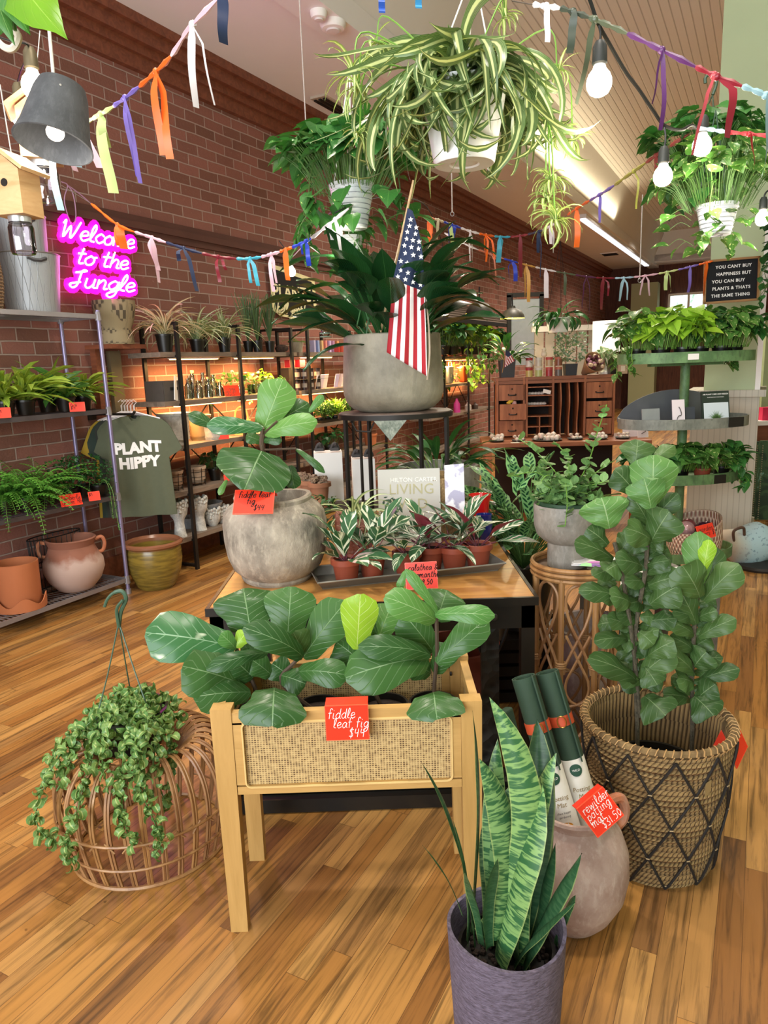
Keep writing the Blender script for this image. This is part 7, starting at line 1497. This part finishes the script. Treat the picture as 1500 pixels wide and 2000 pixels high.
for x,lb in ((-.42,'pale green card lying at the front of the desk left'),(.22,'white string tag lying on the desk front centre')):
    m=MB(); m.box((0,0,0),(.075,.045,.003)); tag(m.build('paper_tag',plain('dfe2cf',.7),None,dl(x,-.63,.775),(0,0,U_(-.3,.3)),smooth=False),lb,'tag')
for x,z,cc_,lb in ((-.44,1.11,'d8b83a','yellow stones in the open hutch drawer'),(-.37,1.10,'c9a0a0','pink stones in the open hutch drawer')):
    for k in range(6): m=MB(); m.sphere((0,0,0),.018,8,5,.8); tag(m.build('drawer_stone',plain(cc_,.5,0,.2),None,dl(x+U_(-.03,.03),-.17+U_(-.03,.03),z+.012*(k%2))),lb[:-2] if False else lb,'stone',lb)
for z,n_ in ((1.19,5),(1.09,6)):
    for k in range(n_): m=MB(); m.sphere((0,0,0),.02,8,5,.8,1.2); tag(m.build('white_stone',plain('cfc8bf',.6,0,.2),None,dl(-.16-.018*n_/2+.03*k-.03,-.05,z-.002)),'off-white stone on the '+('upper' if z>1.15 else 'lower')+' hutch shelf','stone','off-white stones on the '+('upper' if z>1.15 else 'lower')+' hutch shelf')
m=MB(); m.box((0,0,0),(.075,.004,.035)); tag(m.build('paper_tag',M_WHITE,None,dl(-.08,-.14,1.205),(0,R(14),0),smooth=False),'white tag hanging before the upper hutch shelf','tag')
# on the hutch top
HT=1.349
sq=lambda r,h,mat: ((mat,r*.85,r,h),dict(sq=True))
plant('square_pot_plant','leafy plant in a square dark grey pot on the left end of the hutch',dl(-.45,.02,HT),f_tall(40,.2,.06,1.05,1.1,None,LANCE,.55,.05,.03),[L_DARK,L_STEM],sq(.105,.17,plain('45484c',.7,0,.1)))
fl=thing('small_flag','tiny striped flag stuck in the square grey pot on the hutch','flag',P(985,716,6.85)); tf2=NT('tiny_flag'); uv=tf2.n('UVMap'); s_=tf2.n('SeparateXYZ',Vector=uv.outputs[0]); a_=tf2.m('GREATER_THAN',tf2.m('FRACT',tf2.m('MULTIPLY',s_.outputs[0],5.5)),.5); b_=tf2.m('GREATER_THAN',s_.outputs[1],.68); tf2.done(tf2.mix(b_,tf2.mix(a_,hexc('a8303c'),hexc('ece6e4')),hexc('28304c')),.8)
m=MB(); q=[P(x,y,6.85)-fl.location for x,y in ((985,718),(1005,705),(996,688),(988,682))]; m.quad(q[0],q[1],q[2],q[3]); o=m.build('cloth',tf2.mat,fl,smooth=False); s_=o.modifiers.new('s','SOLIDIFY'); s_.thickness=.002; m=MB(); m.tube([P(989,676,6.86)-fl.location,P(981,728,6.88)-fl.location],.003,5); m.build('stick',M_OAK,fl)
for i,(x,c1,c2) in enumerate(((-.24,'d8d2c8','a8323a'),(-.15,'c8c0b0','d9d4c6'),(-.05,'b8a07a','b8504a'),(.04,'8a5a44','b06a52'))):
    for lev in range(2):
        t=thing('spice_jar',('far left','centre-left','centre-right','far right')[i]+' small lidded jar on the '+('upper' if lev else 'lower')+' tier of the hutch top display','jar',dl(x,-.05+.0*lev,HT+lev*.095)); m=MB(); m.lathe([(.001,0),(.034,0),(.034,.06),(.001,.06)],n=14); m.build('jar',plain(c1 if lev else ('c9b26a','b9c07a','a8343c','6a625c')[i],.3,0,.1),t); m=MB(); m.lathe([(.035,.06),(.035,.085),(.001,.085)],n=14); m.build('lid',plain(c2,.5),t)
m=MB(); m.sphere((0,0,.03),.03,10,7); m.sphere((0,0,.07),.022,10,7); tag(m.build('figurine',plain('e6dcc4',.6),None,dl(-.10,-.05,HT+.18)),'small cream figurine topping the jar display on the hutch','figurine')
plant('round_leaf_plant','grey-green small-leaved plant in a dark pot on the hutch centre',dl(.16,.03,HT),f_tips(330,.17,.04,.03,.3),[leafmat('grey_green_leaf','8aa88a','5f8068','a9c0a0')],sq(.085,.11,plain('3f4245',.7)))
bq=thing('wrapped_bouquet','bouquet of dried flowers in brown paper lying on the hutch','bouquet',dl(.33,-.08,HT+.075)); m=MB(); m.lathe([(.025,-.13),(.05,-.05),(.105,.1),(.1,.1),(.045,-.05)],n=20); m.build('paper_cone',plain('a98460',.8,0,.1),bq,(0,0,0),(R(62),0,R(15)))
m=MB()
for k in range(26): a=U_(0,6.28); r_=.085*math.sqrt(U_(0,1)); m.cur=k%3; m.sphere((r_*cos(a),r_*sin(a),.095+U_(0,.02)),.02,7,5)
m.build('flowers',[plain('5a2430',.8),plain('d9c0a0',.8),plain('a8788a',.8)],bq,(0,0,0),(R(62),0,R(15)))
tlm=thing('table_lamp','table lamp with tall white drum shade behind the hutch right end','lamp',dl(.50,.05,HT)); m=MB(); m.lathe([(.001,0),(.06,0),(.055,.02),(.02,.04),(.02,.2),(.001,.2)],n=18); m.build('base',M_WHITE,tlm); m=MB(); m.lathe([(.128,.21),(.128,.5)],n=30); m.build('shade',glow('fff8ea',.85),tlm)
plant('variegated_plant','pale variegated leafy plant at the right end of the hutch before the lamp',dl(.56,-.05,HT),f_pothos(46,.16,.24,.1),[leafmat('cream_leaf','8fae78','6d9458','c9d6a8',.05,6,.4,.2,.4,var=('e3e8c4',2.,.5)),L_STEM],sq(.075,.09,M_BLACK))
t=thing('paper_bag','light wooden folk box at the far right of the hutch top','box',dl(.62,-.1,HT)); m=MB(); m.box((0,0,.05),(.09,.08,.1)); m.build('body',plain('c2a78a',.7),t,smooth=False); m=MB(); m.box((0,-.041,.05),(.04,.003,.05)); m.build('label',plain('e9dcc6',.7),t,smooth=False); t.name='small_box'
for x,w,h,lb,mt in ((.66,.15,.24,'white drawing print leaning at the right end of the desk','e8e2e4'),(.75,.1,.12,'small white card before the drawing print on the desk','ece6e8')):
    t=thing('print_card',lb,'print',dl(x,-.35 if w>.12 else -.45,.775),DR+R(8)); m=MB(); m.box((0,0,h/2),(w,.006,h),M=Matrix.Rotation(R(-8),4,'X')); m.build('card',plain(mt,.6,0,.02),t,smooth=False); m=MB(); m.tube(spline([(-.02,-.02,h*.3),(.02,-.02,h*.5),(-.01,-.013,h*.6),(.015,-.008,h*.75)],4),.003,4); m.build('line_drawing',M_IRON,t)
# ---------------- far shelving unit under the awning -------------------------------------------------------------------
ladder(8.7,11.3,(9.1,10.0,10.9),'far black-framed shelving under the awning, behind the grey stone pot',zs=(.35,.80,1.22,1.60),top=1.95)
lbar(8.9,9.8,1.55,14,'warm light bar on the far shelving under the awning, left'); lbar(9.9,10.8,1.55,14,'warm light bar on the far shelving under the awning, right')
def FP(u,v,z): return UV(u,v,z)
for i,(u,cc_,lb) in enumerate(((9.05,'e6e2da','white cloth bag at the left of the far shelving'),(9.35,'d6d2c8','cream bag second on the far shelving'),(9.62,'eeeae2','white bag third on the far shelving, round emblem'),(10.2,'e0602c','orange bag on the far shelving behind the post'),(10.45,'e8dcd8','pale bag with red stripes on the far shelving right'))):
    t=thing('cloth_bag',lb,'bag',FP(u,-3.98,1.225),RZ); m=MB(); m.box((0,0,.12),(.1,.2,.24),taper=.9); o=m.build('bag_body',plain(cc_,.8,0,.05),t,smooth=False); b_=o.modifiers.new('b','BEVEL'); b_.width=.025; b_.segments=3
    m=MB(); m.tube(spline([(.03,-.06,.23),(.03,-.04,.3),(.03,.04,.3),(.03,.06,.23)],4),.006,5); m.build('bag_handle',plain(cc_,.8,0,.05),t)
    if i in (0,2): m=MB(); m.sphere((.06,0,.08),.05,14,8,1,.3); m.build('round_emblem',plain('9aa89a',.5,0,.4,40),t)
    if i==4: m=MB(); [m.box((.052,y,.12),(.004,.02,.18)) for y in (-.06,0,.06)]; m.build('stripes',plain('c03a44',.7),t,smooth=False)
for u,h,cc_,lb in ((9.2,.12,'6a5a50','brown bottle on the lower far shelf'),(9.45,.1,'8a8078','grey tin on the lower far shelf'),(9.85,.2,'c23a8a','magenta and white gnome figure on the lower far shelf'),(10.3,.12,'c9c0b8','pale jar on the lower far shelf'),(10.6,.1,'4a3a34','dark jar at the right of the lower far shelf')):
    m=MB(); m.lathe([(.001,0),(.05,0),(.048,h*.6),(.02,h*.85),(.018,h),(.001,h*1.02)],n=16); tag(m.build('shelf_ornament',plain(cc_,.5,0,.1),None,FP(u,-3.95,.80)),lb,'ornament')
for i,(u,v,z,lb,mt,L_) in enumerate(((8.9,-3.75,1.62,'dark glossy hanging-leaf plant at the left of the far shelving top','D',.16),(9.35,-3.8,1.62,'yellow-green lit plant on the far shelving top','L',.13),(9.75,-3.75,1.62,'dense trailing olive plant in the middle of the far shelving top','M',.11),(10.2,-3.8,1.62,'bright yellow-leaved plant on the far shelving top under the right dome lamp','L',.15),(10.7,-3.8,1.62,'dark trailing plant at the right of the far shelving top','D',.12))):
    plant('shelf_plant',lb,FP(u,v,z),f_pothos(80,.30,.36,L_,None,.6,7 if mt=='M' else 4,.6,HEART if i!=0 else LANCE),[{'D':L_DARK,'L':L_LIME,'M':L_MID}[mt],L_STEM],small_pot(.09,.12))
# picture, pale shutter and dark frame behind the desk
t=thing('framed_mirror','grey glass panel in a dark frame on the far wall behind the desk','mirror',P(1025,705,9.2)); m=MB(); m.box((0,0,.35),(.36,.02,.8)); m.build('glass',plain('9aa0a4',.15,.3),t,smooth=False); m=MB(); [m.box((x,-.01,.35),(.05,.05,.9)) for x in (-.2,.2)]; m.box((0,-.01,.8),(.45,.05,.05)); m.build('frame',M_IRON,t,smooth=False)
t=thing('wall_screen','pale slatted wooden screen behind the desk hutch','screen',(P(1115,700,8.2).x,8.2,0)); m=MB(); [m.box((-.36+.12*k,0,.98),(.1,.03,1.72)) for k in range(7)]; m.build('slats',plain('a59c92',.7,0,.1),t,smooth=False); [MB().box((0,-.02,z),(.9,.06,.06)).build('rail',plain('c9c4bc',.6),t,smooth=False) for z in (1.84,1.0,.1)]
# ---------------- green tiered display stand ----------------------------------------------------------------------------
M_GRN=m_stone('chipped_green_paint','4f7046','6b8f5c','45503c',9,.25,.55); M_GRNZ=m_stone('grey_green_tin','6c7068','878a80','565a50',9,.25,.5)
gx,gy=P(1330,900,4.72).x,4.72
gs=thing('tiered_display_stand','round tiered metal display stand in chipped green paint before the column','display stand',(gx,gy,0),R(8))
m=MB(); m.tube([(0,0,0),(0,0,1.48)],.03,14); m.build('centre_post',M_GRN,gs)
tiers=((1.485,.45,M_GRN),(1.075,.435,M_GRNZ),(.72,.40,M_GRN),(.20,.38,M_GRN))
for z,r,mt in tiers:
    m=MB(); m.lathe([(.001,z-.03),(r*.98,z-.03),(r,z-.03),(r,z+.035),(r-.01,z+.035),(r-.01,z-.02),(.001,z-.02)],n=40,sy=.62); tr_=m.build('tier_tray',mt,gs)
    m=MB(); m.box((0,0,z-.04),(.5,.05,.02)); m.build('support',mt,gs,smooth=False)
m=MB(); m.lathe([(.001,0),(.2,0),(.2,.02),(.03,.06)],n=28); m.build('foot',M_GRN,gs)
m=MB(); 
N=18; b=[m.vert((-.40+.8*k/N,.12,1.11+.17*sin(PI*k/N)**.6)) for k in range(N+1)]; c_=[m.vert((-.40+.8*k/N,.12,1.08)) for k in range(N+1)]
for k in range(N): m.face(b[k],b[k+1],c_[k+1],c_[k])
o=m.build('back_plate',plain('75777e',.35,.4,.1),gs,smooth=False); s_=o.modifiers.new('s','SOLIDIFY'); s_.thickness=.004
m=MB(); m.box((-.12,-.283,1.49),(.07,.004,.035)); m.build('small_label',M_WHITE,gs,smooth=False)
m=MB(); m.box((.21,-.252,1.08),(.1,.006,.06)); m.build('black_label',M_IRON,gs,smooth=False); m=MB(); m.box((.05,-.238,.21),(.09,.01,.055)); m.build('black_label',M_IRON,gs,smooth=False); m=MB(); m.box((.13,-.24,.72),(.08,.008,.055)); m.build('black_label',M_IRON,gs,smooth=False)
def G_(x,y,z): return Matrix.Translation((gx,gy,0))@Matrix.Rotation(R(8),4,'Z')@Vector((x,y,z))
for i,(x,y,mt,n_,L_,lb) in enumerate(((-.33,.02,L_POTH2,42,.085,'variegated pothos at the left end of the top green tier'),(-.22,-.08,L_LIME,52,.1,'lime pothos second from the left on the top green tier'),(-.08,-.1,L_LIME,56,.1,'brightest lime pothos in the middle of the top green tier'),(.06,-.05,L_DARK,42,.09,'dark pothos right of the lime ones on the top green tier'),(.18,-.1,L_POTH2,48,.085,'cream marbled pothos in a wide bowl on the top green tier'),(.33,-.0,L_POTH,46,.09,'deep green pothos at the right end of the top green tier'))):
    plant('potted_pothos',lb,G_(x,y,1.467),f_pothos(n_*2,.16,.27,L_*1.15,None,.4,2 if i in (0,4) else 0,.2),[mt,L_GSTEM],small_pot(.06,.085))
for i,(x,y,mt,lb) in enumerate(((-.06,-.1,L_MID,'green pothos in the left of the third green tier'),(.08,-.12,L_POTH2,'yellow-veined plant in a terracotta-coloured pot on the third green tier'),(.24,-.08,L_POTH,'trailing pothos at the right of the third green tier'),(-.25,-.05,L_DARK,'dark plant at the left end of the third green tier'))):
    plant('potted_pothos',lb,G_(x,y,.702),f_pothos(80,.15,.18,.095,None,.5,4 if i==2 else 0,.14),[mt,L_GSTEM],small_pot(.055,.08,M_TERRAP if i==1 else M_BLACK))
def airp(t):
    m=MB(); m.box((0,-.03,.0016),(.168,.13,.0008)); sk=NT('pale_sky_cover'); z_=sk.n('SeparateXYZ',Vector=sk.coord('Object')); sk.done(sk.mix(sk.ramp(sk.m('ADD',sk.m('MULTIPLY',z_.outputs[1],8),.8),[(.0,0.),(.25,1.)]),hexc('8a9c6a'),hexc('ccd6dc')),.4); m.build('cover_sky',sk.mat,t,smooth=False)
    m=MB()
    for k in range(26): a=R(20+140*k/25); L=U_(.04,.07); p=Vector((0,-.07,.0026)); d=Vector((cos(a),sin(a),0)); e=Vector((-sin(a),cos(a),0)); m.face(*[m.vert(v) for v in (p-e*.003,p+e*.003,p+d*L)])
    m.build('cover_plant',[plain('4f6f3c',.6)],t,smooth=False)
bm_=Matrix.Translation(G_(.12,-.17,1.165))@Matrix.Rotation(R(8),4,'Z')@Matrix.Rotation(R(80),4,'X')
book('air plant book with pale sky cover and dark title band, second green tier',bm_,.185,.215,.015,plain('26332a',.5),[('AIR PLANT CARE AND DESIGN',.0125,M_INKW,0,.088,{}),('Tips and Creative Ideas for the Easy Houseplants',.0058,M_INKW,0,.07,{})],airp)
t=thing('greeting_card','pink-white card with a curling vine drawing on the second green tier','card',G_(-.14,-.18,1.055),R(10)); m=MB(); m.box((0,0,.095),(.085,.004,.16),M=Matrix.Rotation(R(-8),4,'X')); m.build('card',plain('e8dde2',.6,0,.02),t,smooth=False); m=MB(); m.tube(spline([(-.02,-.016,.03),(-.01,-.014,.07),(.015,-.01,.08),(.01,-.006,.11),(.0,-.002,.13)],5),.0025,4); m.build('vine_drawing',M_IRON,t)
for x,w,lb in ((-.28,.12,'grey glass panel at the left of the second green tier'),(-.03,.1,'dark slate card beside the vine card on the second green tier')):
    m=MB(); m.box((0,0,.06),(w,.006,.12),M=Matrix.Rotation(R(-8),4,'X')); tag(m.build('slate_card',plain('8b8f8e' if w>.11 else '484c52',.4),None,G_(x,-.1,1.055),(0,0,R(8)),smooth=False),lb,'card')
bs=thing('woven_basket','cream and pink woven bowl basket with red tag, on the lowest green tier','basket',G_(.04,-.13,.185)); m=MB(); m.lathe([(.001,0),(.13,0),(.165,.06),(.175,.14),(.165,.24),(.158,.24),(.166,.14),(.15,.05),(.001,.02)],n=40)
for i,v in enumerate(m.v):
    if v[2]>.2: m.v[i]=(v[0],v[1],v[2]+.05*(v[0]/.17)+.03*(v[1]/.17))
wv_=NT('chunky_weave'); uv=wv_.n('UVMap'); ck=wv_.n('TexVoronoi',Scale=1.); mp=wv_.n('Mapping'); wv_.put(mp.inputs[0],uv.outputs[0]); mp.inputs['Scale'].default_value=(80,24,1); sp2=wv_.n('SeparateXYZ',Vector=mp.outputs[0]); ws=wv_.m('MULTIPLY',wv_.m('SINE',wv_.m('MULTIPLY',sp2.outputs[0],3.1416)),wv_.m('SINE',wv_.m('MULTIPLY',sp2.outputs[1],3.1416))); wv_.bump(ws,.8,.01); wv_.done(wv_.mix(wv_.ramp(wv_.m('ADD',wv_.m('MULTIPLY',ws,.5),.5),[(.2,0.),(.6,1.)]),hexc('a5776a'),hexc('e0cab4')),.8); m.build('body',wv_.mat,bs)
for i,(x,y,r_,cc_,lb) in enumerate(((-.07,-.04,.055,'b08a8c','pink patterned bauble in the bowl basket'),(.04,-.03,.045,'3a1c30','dark plum bauble in the bowl basket'),(.085,.0,.04,'4a2438','second plum bauble at the right in the bowl basket'),(-.02,.05,.05,'8a4a50','rose bauble at the back of the bowl basket'))):
    m=MB(); m.sphere((0,0,0),r_,14,9); tag(m.build('bauble',plain(cc_,.25,.2,.4,50),None,bs.location+Vector((x,y,.2))),lb,'bauble')
sign('red handwritten tag on the front of the woven bowl basket',Matrix.Translation(bs.location+Vector((-.005,-.178,.215)))@Matrix.Rotation(R(2),4,'Z')@Matrix.Rotation(R(75),4,'X')@Matrix.Rotation(R(12),4,'Z'),.11,.09,['garden','stars $9'],M_INKB,.018,.0012,.08,None,.03)
# ---------------- letter board on the column -------------------------------------------------------------------------
lbx=P(1428,548,5.0); lb_=thing('letter_board','black felt letter board in oak frame on the green column','letter board'); 
lm=Matrix.Translation(lbx)@Matrix.Rotation(R(-10),4,'Z')@Matrix.Rotation(PI/2,4,'X')@Matrix.Rotation(R(1.5),4,'Z'); lb_.matrix_world=lm
bw,bh=.335,.27; m=MB(); m.box((0,0,0),(bw,bh,.012)); m.build('felt',plain('16171a',.9,0,.1,60),lb_,smooth=False); m=MB()
for s in (-1,1): m.box((s*bw/2,0,.004),(.014,bh+.014,.024)); m.box((0,s*bh/2,.004),(bw+.014,.014,.024))
m.build('frame',m_wood('oak_frame','8a6238','a87c4c'),lb_,smooth=False)
for k,(s_,dx) in enumerate((("YOU CANT BUY",.01),("HAPPINESS BUT",.012),("YOU CAN BUY",-.02),("PLANTS & THATS",.0),("THE SAME THING",-.004))): printed(s_,.0285,M_INKW,lb_,Matrix.Translation((dx,.090-k*.046,.0075)),'lettering',space=1.1,off=.0006)
# hook keeping it on the column
# ---------------- things right of the column ----------------------------------------------------------------------------
cA=P(1470,470,4.4)
for i,(px,py,y,lb,mt,n_) in enumerate(((1535,500,4.6,'dark trailing hanging plant at the right edge beside the letter board',L_DARK,90),(1540,620,4.9,'lighter trailing hanging plant below it at the right edge',L_POTH,70))):
    m=f_pothos(n_,.15,.22,.08,None,.6,8,.5,LANCE if i==0 else HEART,0,.3); hanging(lb,px+12,py,y,.07,.1,.12,M_BLACK,m,[mt,L_STEM],toppt=P(px+12,py-190,y),wmat=M_IRON)
t=thing('screen_panel','tall green botanical folding screen with studded edges at the right edge','screen',(P(1485,900,6.35).x-.1,6.35,0),R(-12)); bo=NT('botanical_green'); v_=bo.noise(7,4,None,.6,1.2); bo.done(bo.mix(bo.ramp(v_,[(.42,0.),(.5,1.)]),hexc('1f3a28'),bo.mix(bo.ramp(v_,[(.6,0.),(.66,1.)]),hexc('3a5a38'),hexc('7fb0a0'))),.6)
for k in range(2): m=MB(); m.box((-.10+.36*k,.04*k,.37),(.34,.03,.72)); m.build('panel',bo.mat,t,smooth=False)
m=MB()
for x in (-.26,.055,.10,.42):
    for k in range(34): m.sphere((x,-.018,.03+.02*k),.0055,6,4)
o=m.build('stud_rows',plain('a59c84',.4,.4),t); o['kind']='stuff'
t=thing('counter','low white-topped counter behind the screen at the right edge','counter',(P(1480,760,6.4).x+.35,6.9,0)); m=MB(); m.box((0,0,.42),(1.,.5,.84)); m.build('body',M_TRIM,t,smooth=False); m=MB(); m.box((0,0,.86),(1.06,.56,.04)); m.build('top',M_WHITE,t,smooth=False)
m=MB(); m.box((0,0,.06),(.1,.08,.12)); tag(m.build('gift_box',plain('d02050',.5,0,.03),None,(P(1492,890,6.7).x,6.72,.88),smooth=False),'hot pink small box on the white counter at the right edge','box')
t=thing('tote_bag','pale blue and cream cloth bag slumped on the floor right of the wainscot','bag',(P(1470,1060,5.0).x,5.02,0),R(10)); m=MB(); m.sphere((0,0,.14),.2,22,12,.75,1.35,.7)
for i,v in enumerate(m.v): m.v[i]=(v[0]+.03*sin(v[2]*20),v[1],max(0,v[2]+.02*sin(v[0]*22)))
tb_=NT('tote_print'); z_=tb_.n('SeparateXYZ',Vector=tb_.coord('Object')); nn=tb_.noise(40,2); tb_.done(tb_.mix(tb_.ramp(tb_.m('ADD',z_.outputs[0],.5),[(.3,0.),(.42,1.)]),hexc('c8bca6'),tb_.mix(tb_.ramp(nn,[(.6,0.),(.64,.5)]),hexc('b3d2da'),hexc('4a6a88'))),.8); m.build('cloth',tb_.mat,t); m=MB(); m.tube(spline([(-.2,-.08,.2),(-.22,-.1,.28),(-.15,-.1,.3),(-.12,-.08,.24)],5),.01,6); m.build('handle',plain('5c4436',.7),t)
m=MB(); m.lathe([(.001,0),(.17,0),(.175,.015),(.16,.03),(.001,.045)],n=36); tag(m.build('floor_stand',plain('26221f',.5,0,.1),None,(P(1488,1088,4.9).x,4.92,0)),'low round dark floor stand at the right edge','stand')
m=MB(); m.box((0,0,.9),(.5,.05,1.8)); m.box((0,0,1.83),(.56,.09,.06)); struct(m.build('trim_1',plain('9cae84',.7,0,.05),None,(P(1500,700,7.6).x+.2,7.6,0),smooth=False))
# small low table seen through the rattan stand, with white sheets
t=thing('side_table','grey weathered side table with printed sheets, behind the bush','table',(1.12,2.95,0),R(12)); m=MB(); m.box((0,0,.56),(.44,.4,.03)); m.build('table_top',m_stone('weathered_board','6f6a62','8b857b','57524a',9,.3,.8),t,smooth=False)
for sx in (-1,1):
    for sy in (-1,1): m=MB(); m.box((sx*.19,sy*.17,.275),(.045,.045,.55)); m.build('leg',m_stone('weathered_leg','5c574f','79736a','4a463f',9,.3,.8),t,smooth=False)
for k,(x,y) in enumerate(((-.08,-.08),(.1,.02),(.02,.1))): m=MB(); m.box((0,0,0),(.2,.14,.002)); tag(m.build('printed_sheet',M_WHITE,None,(1.12+x,2.95+y,.577+.003*k),(0,0,.3*k),smooth=False),('front','right','rear')[k]+' white printed sheet on the weathered side table','sheet')
# ochre/white floor pots behind the rattan stand
simple_pot('pale pink-grey tall pot on the floor behind the rattan stand',(.86,2.82,0),.13,.17,.42,m_stone('pink_grey','8d7d7a','a6948f','bfb0aa',8,.3),lip=.01)
